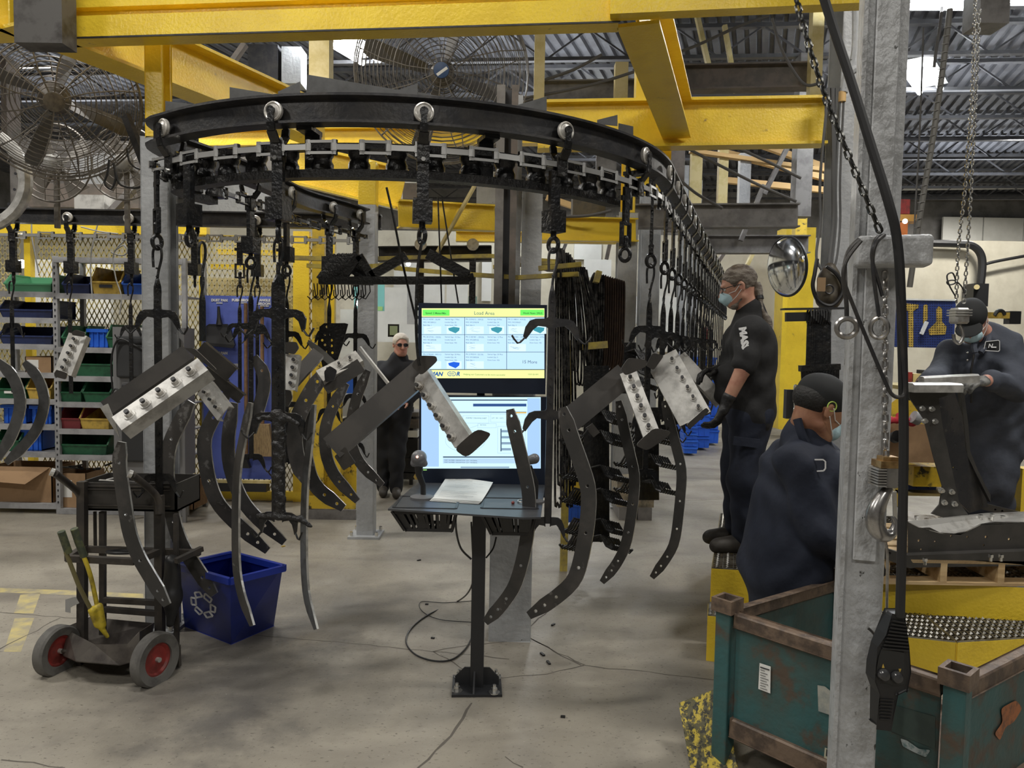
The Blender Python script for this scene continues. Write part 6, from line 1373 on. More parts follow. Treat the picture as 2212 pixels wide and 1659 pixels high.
# ================================================================== PEOPLE
def t3(v): return (v[0], v[1], v[2])
def frame(f, u):
    f = V(f).normalized(); r = f.cross(V(u)).normalized(); u = r.cross(f).normalized(); return r, f, u
def head_prims(c, fr, s=1.):
    r, f, u = fr; H = lambda x, y, z: t3(c+(r*x+f*y+u*z)*s); R = np.array([[r[i], f[i], u[i]] for i in range(3)]); K = {'k': .014, 'R': R}
    e = lambda x, y, z, a, b, d, op='e', k=.014: (op, H(x, y, z), (a*s, b*s, d*s), {'k': k, 'R': R})
    q = [e(0, -.014, .03, .074, .095, .088), e(0, .034, -.028, .060, .062, .085, k=.03), ('c', H(-.022, .058, -.092), H(.022, .058, -.092), .024*s, .024*s, {'k': .03}),
         ('c', H(-.05, .0, -.06), H(-.025, .055, -.09), .018*s, .018*s, {'k': .02}), ('c', H(.05, .0, -.06), H(.025, .055, -.09), .018*s, .018*s, {'k': .02}),
         ('-e', H(.031, .094, .004), (.019*s, .016*s, .013*s), {'k': .012, 'R': R}), ('-e', H(-.031, .094, .004), (.019*s, .016*s, .013*s), {'k': .012, 'R': R}),
         ('c', H(-.036, .083, .022), H(.036, .083, .022), .010*s, .010*s, {'k': .012}), ('c', H(0, .092, .006), H(0, .112, -.034), .008*s, .012*s, {'k': .01}), e(.012, .100, -.036, .009, .010, .007, k=.006), e(-.012, .100, -.036, .009, .010, .007, k=.006),
         ('c', H(-.018, .088, -.062), H(.018, .088, -.062), .007*s, .007*s, {'k': .007}), ('c', H(-.015, .086, -.072), H(.015, .086, -.072), .0075*s, .0075*s, {'k': .007})]
    for sx in (-1, 1):
        q += [e(sx*.078, -.012, -.004, .008, .019, .031, k=.006), ('-e', H(sx*.088, -.008, -.002), (.008*s, .010*s, .018*s), {'k': .005, 'R': R})]
    return q, H, R
def hand_prims(w_, d, n, side, curl=.6, s=1., spread=.1):
    """wrist point, direction to fingers, palm normal, side=+1 when thumb lies along d x n"""
    d = V(d).normalized(); n = V(n); n = (n-d*n.dot(d)).normalized(); t = d.cross(n)*side; q = []
    P_ = lambda a, b, c: w_+(d*a+t*b+n*c)*s
    q.append(('c', t3(P_(-.02, 0, 0)), t3(P_(.02, 0, 0)), .026*s, .026*s))
    for b in (-.028, -.010, .010, .028): q.append(('c', t3(P_(.02, b*.7, 0)), t3(P_(.082, b, 0)), .014*s, .011*s, {'k': .012}))
    for b, L in ((.030, .068), (.010, .078), (-.011, .072), (-.030, .056)):
        p = P_(.085, b, 0); dr = d.copy()+t*b*spread*10*.3
        for j, (fr_, rr_) in enumerate(((.45, .0095), (.3, .0088), (.25, .008))):
            a = curl*(1.0 if j else .7); dr = (dr*math.cos(a)+n*math.sin(a)).normalized()
            p2 = p+dr*L*fr_*s*1.1; q.append(('c', t3(p), t3(p2), rr_*s, rr_*s*.93, {'k': .004})); p = p2
    p = P_(.025, .03, .006); a = P_(.055, .058, .016); b = P_(.082, .062, .030)
    q += [('c', t3(P_(.01, .015, 0)), t3(p), .016*s, .014*s, {'k': .012}), ('c', t3(p), t3(a), .0125*s, .011*s, {'k': .006}), ('c', t3(a), t3(b), .011*s, .009*s, {'k': .004})]
    return q
def limb(a, b, c, ra, rb, rc): return [('c', t3(a), t3(b), ra, rb), ('c', t3(b), t3(c), rb*.97, rc)]
def torso(hip, chest, neck, shL, shR, hw, cw, R_, dep=.10):
    """R_ = right vector; hw, cw half widths"""
    q = []
    for s in (-1, 1):
        q += [('c', t3(hip+R_*s*(hw-dep*.75)), t3(chest+R_*s*(cw-dep*.85)), dep, dep*1.08, {'k': .05}), ('c', t3(chest+R_*s*.03), t3(neck), .09, .055, {'k': .05})]
    q += [('c', t3(chest), t3(shL), .085, .062, {'k': .05}), ('c', t3(chest), t3(shR), .085, .062, {'k': .05})]
    return q
def thin(prims): return [(p[0], p[1], p[2], p[3]*(.6 if p[3] < .0145 else .82), p[4]*(.6 if p[3] < .0145 else .82))+tuple(p[5:]) for p in prims]
def grow(prims, g):
    out = []
    for p in prims:
        p = list(p)
        if p[0] == 'c': p[3] += g; p[4] += g
        out.append(tuple(p))
    return out
def boot(ank, toe, up=.0, h=.06):
    d = (toe-ank); d.z = 0; d.normalize(); z = min(ank.z, toe.z)
    q = [('c', t3(V((ank.x, ank.y, z+.14))-d*.01), t3(V((ank.x, ank.y, z+.06))-d*.01), .052, .05), ('c', t3(V((ank.x, ank.y, z+.04))-d*.03), t3(V((toe.x, toe.y, z+.038))), .042, .040), ('c', t3(V((ank.x, ank.y, z+.07))), t3(V((toe.x, toe.y, z+.048))-d*.02), .048, .04)]
    return q
def person(label, c, fr, neck0, tor, arms, legs, skin, mats, headk={}, hsc=1.):
    pass
def mask_obj(par, c, H, R, s, m=MASK, dz=0.):
    q = [('e', H(0, .066, -.052+dz), (.056*s, .050*s, .048*s), {'k': .01, 'R': R}), ('c', H(0, .10, -.022+dz), H(0, .112, -.045+dz), .010*s, .014*s, {'k': .02}), ('-e', H(0, .0, -.04+dz), (.075*s, .072*s, .10*s), {'k': .008, 'R': R})]
    mk = obj('face_mask', sdf_mesh(q, .004, .02, fold=.0012, ff=90), m, par)
    for sx in (-1, 1):
        mb = MB()
        for zz in (-.025, -.075): mb.tube([H(sx*.052, .066, zz+dz), H(sx*.072, .03, (zz-.01)*.6), H(sx*.084, -.004, .012 if zz > -.05 else -.02)], .0022, 5)
        obj('ear_loop', mb, STRAP, mk)
def eyes(par, H, s, R):
    for sx in (-1, 1):
        p = H(sx*.031, .079, .004); ey = obj('eye', MB().ball(p, .0115*s, 12, 8), mat('eye_white', (.7, .68, .64), .3), par); q = H(sx*.031, .0885, .003); obj('iris', MB().ball(q, .005*s, 8, 6), INK, ey)
def glasses(par, H, m=LENS, wrap=False):
    mb = MB(); ls = []
    for sx in (-1, 1):
        pts = [H(sx*(.031+.026*math.cos(a*math.pi/6)), .104-.01*abs(math.cos(a*math.pi/6)), .004+.017*math.sin(a*math.pi/6)) for a in range(12)]
        mb.tube(pts, .0022, 5, True); mb.tube([H(sx*.057, .096, .008), H(sx*.078, .05, .012), H(sx*.084, -.01, .008)], .0025, 5)
        l = MB(); l.add([H(sx*.031, .105, .004)]+pts, [(0, i+1, (i+1) % 12+1) for i in range(12)]); ls.append(l)
    mb.tube([H(-.006, .105, .008), H(.006, .105, .008)], .002, 5); gf = obj('glasses_frame', mb, RUB, par)
    for l in ls: obj('lens', l, m, gf, smooth=False)
# ---- worker 1: standing in profile, black top, pony tail
Y1 = 4.45; c1 = P(1594, 619, Y1)+V((0, .0, 0)); fr1 = frame((-.93, .16, -.28), (-.28, 0, 1)); s1 = 1.0
hp_, H1, R1 = head_prims(c1, fr1, 1.02)
w1 = thing('person', 'standing person in black top and dark trousers, mask, glasses and long pony tail, in profile', 'person', (P(1600, 1190, Y1).x, Y1, .42))
J = lambda x, y, Y: P(x, y, Y)
nk = J(1622, 672, Y1); ch = J(1618, 745, Y1); hip = J(1613, 885, Y1)
shL, shR = J(1622, 715, Y1-.17), J(1612, 712, Y1+.18)
elL, wrL = J(1608, 792, Y1-.24), J(1570, 868, Y1-.22); elR, wrR = J(1600, 800, Y1+.20), J(1552, 806, Y1+.02)
kL, aL = J(1602, 1020, Y1-.10), J(1602, 1160, Y1-.10); kR, aR = J(1592, 1015, Y1+.10), J(1590, 1140, Y1+.10)
kL, aL = J(1608, 1040, Y1-.10), J(1608, 1165, Y1-.10)
aL.z = .50; aR.z = .50
Rv = V((0, 1, 0))
tor = torso(hip, ch, nk, shL, shR, .17, .19, Rv, .10)
la = limb(shL, elL, wrL, .055, .047, .033); ra = limb(shR, elR, wrR, .055, .045, .032)
hl = hand_prims(wrL+V((-.01, 0, -.03)), (-.45, 0, -.9), (-.7, .5, .1), 1, .7, 1.1); hr = hand_prims(wrR+V((.01, 0, .02)), (-.95, -.1, -.1), (.1, -.2, -1), 1, .8, 1.1)
lg = limb(hip+V((0, -.09, .0)), kL, aL, .10, .066, .045)+limb(hip+V((0, .09, 0)), kR, aR, .10, .066, .045)
body = hp_+[('c', t3(H1(0, -.03, -.06)), t3(nk), .054, .062, {'k': .04})]+tor+la+ra+thin(hl+hr)+lg
obj('body', sdf_mesh(body, .0075, .02), SKIN1, w1)
sh = grow(tor, .02)+[('c', t3(hip+V((0, s*.085, -.03))), t3(ch+V((0, s*.07, 0))), .125, .108, {'k': .05}) for s in (-1, 1)]
sh += [('c', t3(ch), t3(nk+V((0.01, 0, -.02))), .10, .060, {'k': .05}), ('c', t3(ch), t3(shL), .10, .078, {'k': .05}), ('c', t3(ch), t3(shR), .10, .078, {'k': .05}), ('c', t3(shL), t3(elL.lerp(shL, .12)), .080, .070), ('c', t3(shR), t3(elR.lerp(wrR, .8)), .078, .05)]
sh += [('c', t3(J(1575, 815, Y1-.02)), t3(J(1572, 850, Y1-.02)), .09, .08, {'k': .06})]
obj('black_top', sdf_mesh(sh, .009, .03, fold=.0045, ff=34, fdir=(.6, .5, 1)), TEE, w1)
tr = grow(limb(hip+V((0, -.09, .0)), kL, aL+V((0, 0, .04)), .115, .085, .066)+limb(hip+V((0, .09, 0)), kR, aR+V((0, 0, .04)), .115, .085, .066), .008)+[('c', t3(hip+V((0, -.07, .02))), t3(hip+V((0, .07, .02))), .135, .135, {'k': .05})]
obj('trousers', sdf_mesh(tr, .009, .04, fold=.005, ff=26, seed=2), NAVY, w1)
obj('cargo_flap', MB().box(J(1612, 955, Y1-.215), (.15, .012, .05), Matrix.Rotation(.1, 3, 'Y')), NAVY, w1, smooth=False)
for a, tx in ((aL, J(1548, 1180, Y1-.12)), (aR, J(1550, 1176, Y1+.06))):
    a_ = V((a.x, a.y, .424)); tt = V((a.x-.17, a.y-.01, .424)); obj('boot', sdf_mesh(boot(a_, tt), .008, .02), BOOT, w1)
obj('glove', sdf_mesh(grow(hl, .0025)+[('c', t3(wrL.lerp(elL, .12)), t3(wrL), .040, .034)], .0045, .008), GLOVE, w1, 'dark glove on the hanging hand')
obj('glove', sdf_mesh(grow(hr, .003)+[('c', t3(wrR.lerp(elR, .1)), t3(wrR), .040, .036)], .0045, .008), GLOVE, w1, 'dark glove on the reaching hand')
K1 = {'R': R1, 'k': .01}
hair = [('e', H1(0, -.018, .036), (.084, .104, .093), K1), ('-e', H1(0, .095, -.02), (.10, .075, .085), {'R': R1, 'k': .015}), ('-e', H1(0, .02, -.085), (.12, .11, .075), {'R': R1, 'k': .015}), ('-e', H1(.082, -.006, -.01), (.02, .028, .04), {'R': R1, 'k': .008}), ('-e', H1(-.082, -.006, -.01), (.02, .028, .04), {'R': R1, 'k': .008})]
obj('hair', sdf_mesh(hair, .005, .01, fold=.0012, ff=140), HAIR, w1)
tail = cat_rom([V(H1(0, -.105, -.01)), J(1645, 665, Y1-.06), J(1662, 702, Y1-.10), J(1672, 745, Y1-.12), J(1673, 795, Y1-.12)], 5)
tm = MB().tube(tail, .02, 10, rs=[.022+.008*math.sin(i*.9)-.0006*i for i in range(len(tail))]); obj('pony_tail', tm, HAIR, w1)
for i in (3, 9, 14): obj('hair_tie', MB().tube([tail[i]+(tail[i+1]-tail[i])*f for f in (-.2, .4)], .027-.0005*i, 10), RUB, w1)
obj('beard', sdf_mesh([('c', H1(-.03, .05, -.10), H1(.03, .05, -.10), .022, .022), ('c', H1(.05, .0, -.065), H1(.03, .05, -.10), .016, .02), ('c', H1(-.05, .0, -.065), H1(-.03, .05, -.10), .016, .02)], .006, .02, fold=.002, ff=90), HAIR, w1)
mask_obj(w1, c1, H1, R1, 1.02); eyes(w1, H1, 1, R1); glasses(w1, H1, GLAZE)
# sleeve print
mb = MB(); sO = J(1601, 757, Y1-.335)
text(mb, 'MASS', .052, J(1597, 708, Y1-.275), (.18, -.02, -1), (1, .05, .18), bold=.0035, ext=.002); obj('sleeve_print', mb, WINK, w1, smooth=False)
# ---- worker 2: stooping, navy coveralls, near
Y2 = 3.30; c2 = P(1772, 882, Y2); fr2 = frame((.86, .16, -.42), (.42, 0, .9)); hp2_, H2, R2 = head_prims(c2, fr2, 1.2)
w2 = thing('person', 'stooping person in navy coveralls with black cap and blue mask behind the near column', 'person', (P(1680, 1200, 3.2).x, 3.25, 0))
nk2 = J(1742, 930, Y2+.04); ch2 = J(1738, 1022, Y2+.10); hip2 = J(1692, 1230, Y2+.10)
shn, shf = J(1722, 1000, Y2-.07), J(1765, 985, Y2+.26)
eln, wrn = J(1758, 1140, Y2-.10), J(1838, 1205, Y2-.12); elf, wrf = J(1790, 1120, Y2+.2), J(1850, 1190, Y2+.1)
k2L, a2L = J(1690, 1470, Y2+.0), J(1665, 1600, Y2+.1); k2R, a2R = J(1710, 1460, Y2+.3), J(1690, 1560, Y2+.3)
for q in (a2L, a2R): q.z = .08
for q in (k2L, k2R): q.z = max(.42, q.z)
R2v = V((-.2, 1, 0)).normalized()
tor2 = torso(hip2, ch2, nk2, shn, shf, .17, .19, R2v, .12)
hn2 = hand_prims(wrn, (.9, .1, -.4), (-.2, 0, -1), 1, .5, 1.05); hf2 = hand_prims(wrf, (.9, .1, -.4), (-.2, 0, -1), -1, .5, 1.05)
lg2 = limb(hip2+R2v*-.09, k2L, a2L, .11, .07, .05)+limb(hip2+R2v*.09, k2R, a2R, .11, .07, .05)
body = hp2_+[('c', t3(H2(0, -.03, -.06)), t3(nk2), .062, .068, {'k': .04})]+tor2+limb(shn, eln, wrn, .058, .048, .034)+limb(shf, elf, wrf, .058, .048, .034)+thin(hn2+hf2)+lg2
obj('body', sdf_mesh(body, .008, .02), SKIN2, w2)
cv = grow(tor2, .025)+[('c', t3(hip2+R2v*s*.08), t3(ch2+R2v*s*.04), .165, .135, {'k': .05}) for s in (-1, 1)]+[('c', t3(ch2), t3(nk2+V((-.01, 0, -.03))), .12, .07, {'k': .05}), ('c', t3(ch2), t3(shn), .10, .082, {'k': .05}), ('c', t3(ch2), t3(shf), .10, .082, {'k': .05})]
cv += [('c', t3(hip2+V((.0, 0, .02))), t3(J(1696, 1400, Y2+.1)), .155, .155, {'k': .05})]+limb(shn+V((0, -.03, 0)), eln+V((0, -.05, 0)), wrn.lerp(eln, .1)+V((0, -.05, 0)), .090, .078, .060)+limb(shf, elf, wrf.lerp(elf, .1), .088, .078, .06)+grow(lg2, .035)
obj('coveralls', sdf_mesh(cv, .010, .04, fold=.006, ff=22, seed=5), NAVY, w2)
obj('collar', MB().tube(cat_rom([J(1722, 905, Y2-.06), J(1735, 945, Y2-.08), J(1762, 980, Y2-.07), J(1790, 1000, Y2)], 5), .02, 8, rs=None), NAVY, w2)
obj('glove', sdf_mesh(grow(hn2, .003), .005, .008), GLOVE, w2); obj('glove', sdf_mesh(grow(hf2, .003), .005, .008), GLOVE, w2)
cap = [('e', H2(0, -.014, .045), (.100, .122, .100), {'R': R2, 'k': .01}), ('-e', H2(0, .02, -.07), (.15, .2, .095), {'R': R2, 'k': .01})]
obj('cap', sdf_mesh(cap, .006, .01, fold=.001), mat('black_cap_cloth', (.012, .013, .014), .85), w2); obj('cap_brim', sdf_mesh([('e', H2(0, .10, .05), (.07, .07, .009), {'R': R2}), ('-e', H2(0, .02, .05), (.06, .06, .06), {'R': R2})], .005, .01), MATS['black_cap_cloth'], w2)
obj('hair', sdf_mesh([('e', H2(0, -.035, .02), (.093, .102, .080), {'R': R2, 'k': .01}), ('-e', H2(.085, -.005, .0), (.03, .045, .045), {'R': R2}), ('-e', H2(0, .07, -.02), (.12, .09, .14), {'R': R2}), ('-e', H2(0, -.0, -.10), (.12, .15, .085), {'R': R2})], .006, .01), DHAIR, w2)
obj('earmuff_band', MB().ring(H2(.080, -.012, .016), .021, .003, t3(V(R2[:, 0])), 16, 6), mat('lime_plastic', (.45, .6, .12), .5), w2)
mask_obj(w2, c2, H2, R2, 1.2); eyes(w2, H2, 1, R2)
for k, (x, y, w_, h_) in enumerate([(1771, 1004, 24, 26)]):
    pts = [(1760, 993), (1778, 993), (1783, 997), (1783, 1012), (1779, 1017), (1760, 1018)]
    p3 = [P(x_, y_, Y2-.19) for x_, y_ in pts]; mb = MB()
    for a, b in zip(p3, p3[1:]): mb.bar(a, b, .004, .005)
    obj('name_patch_edge', mb, WINK, w2, smooth=False)
# ---- worker 3: capped, slate coveralls
Y3 = 4.72; c3 = P(2098, 694, Y3-.08); fr3 = frame((-.40, -.60, -.72), (-.5, -.5, .75)); hp3, H3, R3 = head_prims(c3, fr3, 1.04)
w3 = thing('person', 'person in slate blue coveralls and black cap bending over the frame, blue mask', 'person', (P(2150, 1180, 4.85).x, 4.85, .42))
nk3 = J(2128, 728, Y3+.04); ch3 = J(2118, 800, Y3+.06); hip3 = J(2135, 925, Y3+.16)
sL3, sR3 = J(2172, 750, Y3-.02), J(2056, 770, Y3+.10)
eL3, wL3 = J(2190, 836, Y3-.20), J(2130, 822, Y3-.38); eR3, wR3 = J(2030, 815, Y3-.05), J(1992, 828, Y3-.28)
kL3, aL3 = J(2150, 1040, Y3+.10), J(2158, 1150, Y3+.20); kR3, aR3 = J(2110, 1040, Y3+.14), J(2116, 1150, Y3+.22)
for q in (aL3, aR3): q.z = .50
R3v = V((1, -.2, 0)).normalized()
tor3 = torso(hip3, ch3, nk3, sL3, sR3, .17, .20, R3v, .11)
hL3 = hand_prims(wL3, (-.85, -.25, -.1), (-.2, .2, -1), -1, .55, 1.15); hR3 = hand_prims(wR3, (-.6, -.6, -.3), (.2, 0, -1), 1, .5, 1.1)
lg3 = limb(hip3+R3v*.09, kL3, aL3, .105, .07, .05)+limb(hip3-R3v*.09, kR3, aR3, .105, .07, .05)
body = hp3+[('c', t3(H3(0, -.03, -.05)), t3(nk3), .060, .066, {'k': .04})]+tor3+limb(sL3, eL3, wL3, .056, .047, .034)+limb(sR3, eR3, wR3, .056, .047, .034)+thin(hL3+hR3)+lg3
obj('body', sdf_mesh(body, .0085, .02), SKIN3, w3)
cv = grow(tor3, .03)+[('c', t3(hip3+R3v*s*.08), t3(ch3+R3v*s*.10), .15, .13, {'k': .06}) for s in (-1, 1)]+[('c', t3(ch3), t3(nk3+V((.02, 0, -.02))), .13, .078, {'k': .06}), ('c', t3(ch3), t3(sL3), .12, .092, {'k': .05}), ('c', t3(ch3), t3(sR3), .12, .088, {'k': .05})]
cv += limb(sL3, eL3, wL3.lerp(eL3, .15), .092, .085, .062)+limb(sR3, eR3, wR3.lerp(eR3, .25), .088, .078, .058)+grow(lg3, .04)
obj('coveralls', sdf_mesh(cv, .010, .04, fold=.0065, ff=24, seed=9), SLATE, w3)
for sx in (-1, 1): obj('collar', MB().tube(cat_rom([J(2140, 712, Y3+.04), J(2120+sx*14, 740, Y3-.10), J(2112+sx*6, 762, Y3-.13)], 4), .018, 8), SLATE, w3)
obj('zip_placket', MB().tube([J(2104, 765, Y3-.10), J(2098, 800, Y3-.11), J(2098, 870, Y3-.04)], .006, 6), DARK, w3)
for y in (756, 772): obj('snap_button', MB().ball(J(2090, y+6, Y3-.125), .007, 8, 6), CHROME, w3)
for hq in (hL3, hR3): obj('glove', sdf_mesh(grow(hq, .003), .005, .007), GLOVEG if hq is hL3 else GLOVE, w3, 'grey-fingered dark glove' if hq is hL3 else None)
obj('cap', sdf_mesh([('e', H3(0, -.016, .045), (.092, .112, .092), {'R': R3, 'k': .01}), ('-e', H3(0, .02, -.075), (.15, .2, .095), {'R': R3, 'k': .01})], .006, .01, fold=.001), MATS['black_cap_cloth'], w3)
obj('cap_brim', sdf_mesh([('e', H3(0, .115, .045), (.075, .075, .010), {'R': R3}), ('-e', H3(0, .02, .05), (.06, .07, .06), {'R': R3})], .005, .01), MATS['black_cap_cloth'], w3)
obj('face_shield_glasses', sdf_mesh([('e', H3(0, .085, .005), (.06, .035, .025), {'R': R3, 'k': .01}), ('-e', H3(0, .05, .0), (.06, .045, .05), {'R': R3})], .005, .008), mat('pale_lens', (.55, .55, .52), .15), w3)
mask_obj(w3, c3, H3, R3, 1.04)
pt = [(2128, 738), (2155, 735), (2158, 737), (2158, 757), (2155, 759), (2126, 757), (2124, 755)]
p3 = [P(x, y, Y3-.135) for x, y in pt]; obj('name_patch', MB().plate(p3, (0, -.004, 0)), TEE, w3, smooth=False); mb = MB()
for a, b in zip(p3, p3[1:]+p3[:1]): mb.bar(a-V((0, .005, 0)), b-V((0, .005, 0)), .003, .004)
text(mb, 'N', .035, P(2134, 751, Y3-.145), (1, 0, 0), (0, 0, 1), shear=.2, bold=.001); mb.bar(P(2142, 750, Y3-.142), P(2152, 750, Y3-.142), .002, .008)
obj('patch_lettering', mb, WINK, w3, smooth=False)
for a in (aL3, aR3): a_ = V((a.x, a.y, .424)); obj('boot', sdf_mesh(boot(a_, a_+V((-.06, -.17, 0))), .009, .02), BOOT, w3)
# ---- person 4: white-haired, far centre
Y4 = 7.8; c4_ = P(866, 745, Y4-.02); fr4 = frame((.35, -.93, -.05), (0, 0, 1)); hp4, H4, R4 = head_prims(c4_, fr4, 1.0)
w4 = thing('person', 'white-haired person in black clothes and dark glasses standing beyond the slim post', 'person', (P(845, 1075, Y4).x, Y4, 0))
nk4 = J(862, 775, Y4+.03); ch4 = J(852, 815, Y4+.02); hip4 = J(846, 895, Y4+.02)
s4a, s4b = J(887, 798, Y4-.02), J(822, 798, Y4+.05); e4a, r4a = J(903, 845, Y4-.02), J(880, 868, Y4-.25); e4b, r4b = J(812, 850, Y4), J(820, 880, Y4-.2)
k4a, a4a = J(858, 980, Y4-.02), J(856, 1060, Y4); k4b, a4b = J(830, 980, Y4+.04), J(828, 1058, Y4+.06)
for q in (a4a, a4b): q.z = .08
R4v = V((1, .2, 0)).normalized()
h4 = hand_prims(r4a, (-.6, -.6, -.2), (0, .1, -1), 1, .4, 1.); h4b = hand_prims(r4b, (.2, -.6, -.6), (0, -.3, -1), 1, .4, 1.)
lg4 = limb(hip4+R4v*.08, k4a, a4a, .095, .065, .045)+limb(hip4-R4v*.08, k4b, a4b, .095, .065, .045)
obj('body', sdf_mesh(hp4+[('c', t3(H4(0, -.03, -.06)), t3(nk4), .055, .062, {'k': .04})]+torso(hip4, ch4, nk4, s4a, s4b, .16, .18, R4v, .10)+limb(s4a, e4a, r4a, .05, .044, .032)+limb(s4b, e4b, r4b, .05, .044, .032)+h4+h4b+lg4, .0085, .02), SKIN3, w4)
obj('black_coveralls', sdf_mesh(grow(torso(hip4, ch4, nk4, s4a, s4b, .16, .18, R4v, .10), .025)+[('c', t3(hip4+R4v*s*.07), t3(ch4+R4v*s*.09), .125, .115, {'k': .05}) for s in (-1, 1)]+[('c', t3(ch4), t3(nk4), .11, .07, {'k': .05}), ('c', t3(ch4), t3(s4a), .1, .078, {'k': .05}), ('c', t3(ch4), t3(s4b), .1, .078, {'k': .05})]+limb(s4a, e4a, r4a, .078, .068, .05)+limb(s4b, e4b, r4b, .078, .068, .05)+grow(lg4, .025), .011, .03, fold=.005, ff=26, seed=4), mat('near_black_cloth', (.010, .011, .015), .85), w4)
obj('hair', sdf_mesh([('e', H4(0, -.012, .042), (.084, .102, .086), {'R': R4, 'k': .01}), ('-e', H4(0, .09, -.03), (.10, .06, .10), {'R': R4, 'k': .01}), ('-e', H4(0, 0, -.10), (.12, .13, .095), {'R': R4, 'k': .01})], .006, .01, fold=.001, ff=120), WHAIR, w4)
eyes(w4, H4, 1, R4); glasses(w4, H4, LENS)
for a in (a4a, a4b): a_ = V((a.x, a.y, .004)); obj('boot', sdf_mesh(boot(a_, a_+V((.03, -.18, 0))), .009, .02), BOOT, w4)
# ================================================================== FANS
def fan(label, px, py, Y, rpx, nrm, depth=.22, nspoke=10, nring=14, m=FANM, hub=FANM, blades=4, hubcol=None, zoff=0, bladem=FANBL, hr=.09, post_to=None):
    c = P(px, py, Y); R_ = rpx*Y/F; n = V(nrm).normalized(); t = thing('cage_fan', label, 'fan', c)
    d, a, b = perp(n, (0, 0, 1)); pt = lambda r, th, h: c+a*math.cos(th)*r+b*math.sin(th)*r+n*h
    for s, nm in ((1, 'front_guard'), (-1, 'rear_guard')):
        mb = MB()
        for k in range(1, nring+1):
            r = R_*k/nring; h = s*(depth/2-.06*(k/nring)**2)
            mb.tube([pt(r, 2*math.pi*i/36, h) for i in range(36)], .0027 if k % 4 else .0045, 4, True)
        for k in range(nspoke):
            th = 2*math.pi*k/nspoke; mb.tube([pt(R_*f, th+.25*s*f, s*(depth/2-.06*f*f)) for f in (hr*.8/R_*.6, .4, .7, 1)], .0045, 5)
        obj(nm, mb, m, t)
    mb = MB()
    for h in (-depth/2+.06, 0, depth/2-.06): mb.tube([pt(R_, 2*math.pi*i/40, h) for i in range(40)], .006, 5, True)
    for k in range(56): th = 2*math.pi*k/56; mb.tube([pt(R_, th, -depth/2+.06), pt(R_, th, depth/2-.06)], .0022, 4)
    obj('side_guard', mb, m, t)
    obj('motor', MB().lathe(c, [(.02, -depth/2-.04), (hr*.8, -depth/2-.02), (hr, 0), (hr*.5, .05)], 20, axis=n), m, t)
    obj('hub_badge', MB().lathe(c, [(hr*.62, depth/2-.02), (hr*.62, depth/2+.01), (.01, depth/2+.014)], 20, axis=n), hub, t)
    for k in range(blades):
        th = 2*math.pi*k/blades+.3; mb = MB(); vs = []
        for f, w_, tw in ((.18, .10, .05), (.5, .20, .04), (.85, .26, .02), (.93, .18, .02)):
            vs += [pt(R_*f, th-w_/f*.8*.5, -tw), pt(R_*f, th+w_/f*.8*.5, tw)]
        mb.add(vs, [(2*i, 2*i+1, 2*i+3, 2*i+2) for i in range(3)]); o = obj('blade', mb, bladem, t, smooth=False); so = o.modifiers.new('s', 'SOLIDIFY'); so.thickness = .004
    return t
fan('large dusty cage fan tilted down at the upper left', 118, 212, 4.6, 165, (.50, -.85, -.42), .30, 12, 17)
fan('big grey fan seen face-on high above the track, blue hub badge', 955, 160, 6.2, 182, (.05, -1, -.12), .26, 12, 22, hub=mat('fan_badge_blue', (.02, .06, .16), .4), blades=4, hr=.10)
mb = MB().bar(P(944, 162, 5.95), P(966, 146, 5.95), .004, .022, up=(0, 0, 1)); obj('badge_strip', mb, PAPER, None, 'white strip on the blue fan hub', 'label', smooth=False, loc=P(955, 155, 5.95))
GL = mat('fan_pale_grey', (.23, .225, .21), .5)
def ballfan(label, px, py, Y, rpx, nsp=9):
    c = P(px, py, Y); t = thing('pedestal_fan', label, 'fan', c); R_ = rpx*Y/F
    obj('hub', MB().ball(c, 20*Y/F, 16, 10), GL, t); mb = MB()
    for k in range(12): mb.tube([c+V((math.cos(a)*r, -.05*(1-r/R_), math.sin(a)*r)) for a, r in ((2*math.pi*k/12, .03), (2*math.pi*k/12+.15, R_*.5), (2*math.pi*k/12+.3, R_))], .0035, 4)
    for f in (.3, .5, .7, .85, 1.0): mb.tube([c+V((math.cos(2*math.pi*i/32)*R_*f, -.05*(1-f), math.sin(2*math.pi*i/32)*R_*f)) for i in range(32)], .0035 if f < 1 else .008, 4, True)
    obj('guard', mb, FANM, t)
    for k in range(4):
        th = k*math.pi/2+.6; pt = lambda r, a, y: c+V((math.cos(a)*r, y, math.sin(a)*r))
        mb = MB().add([pt(R_*.12, th-.3, .06), pt(R_*.12, th+.3, .09), pt(R_*.9, th+.35, .11), pt(R_*.9, th-.3, .06)], [(0, 1, 2, 3)]); o = obj('blade', mb, mat('fan_blade_brownish', (.16, .145, .125), .5), t, smooth=False); so = o.modifiers.new('s', 'SOLIDIFY'); so.thickness = .005
    obj('pole', MB().cyl(c+V((0, .04, 0)), V((c.x, c.y+.04, 2.45)), .022, 8), FANM, t)
ballfan('round fan with pale ball hub below the big cage fan', 115, 352, 5.6, 82); ballfan('second round fan with pale ball hub behind the left column', 268, 352, 5.8, 78)
t = thing('fan_ring', 'bright perforated ring of a fan cut by the left picture edge', 'fan', P(0, 400, 5.2)); obj('shroud', MB().ring(P(-62, 385, 5.2), 105*5.2/F, .045, (.2, -1, 0), 36, 8), GALV, t)
mb = MB()
for k in range(9): a = -1.2+k*.32; mb.cyl(P(-62, 385, 5.2)+V((math.cos(a)*.34, -.05, math.sin(a)*.34)), P(-62, 385, 5.2)+V((math.cos(a)*.34, -.046, math.sin(a)*.34)), .010, 8)
obj('perforation', mb, INK, t)
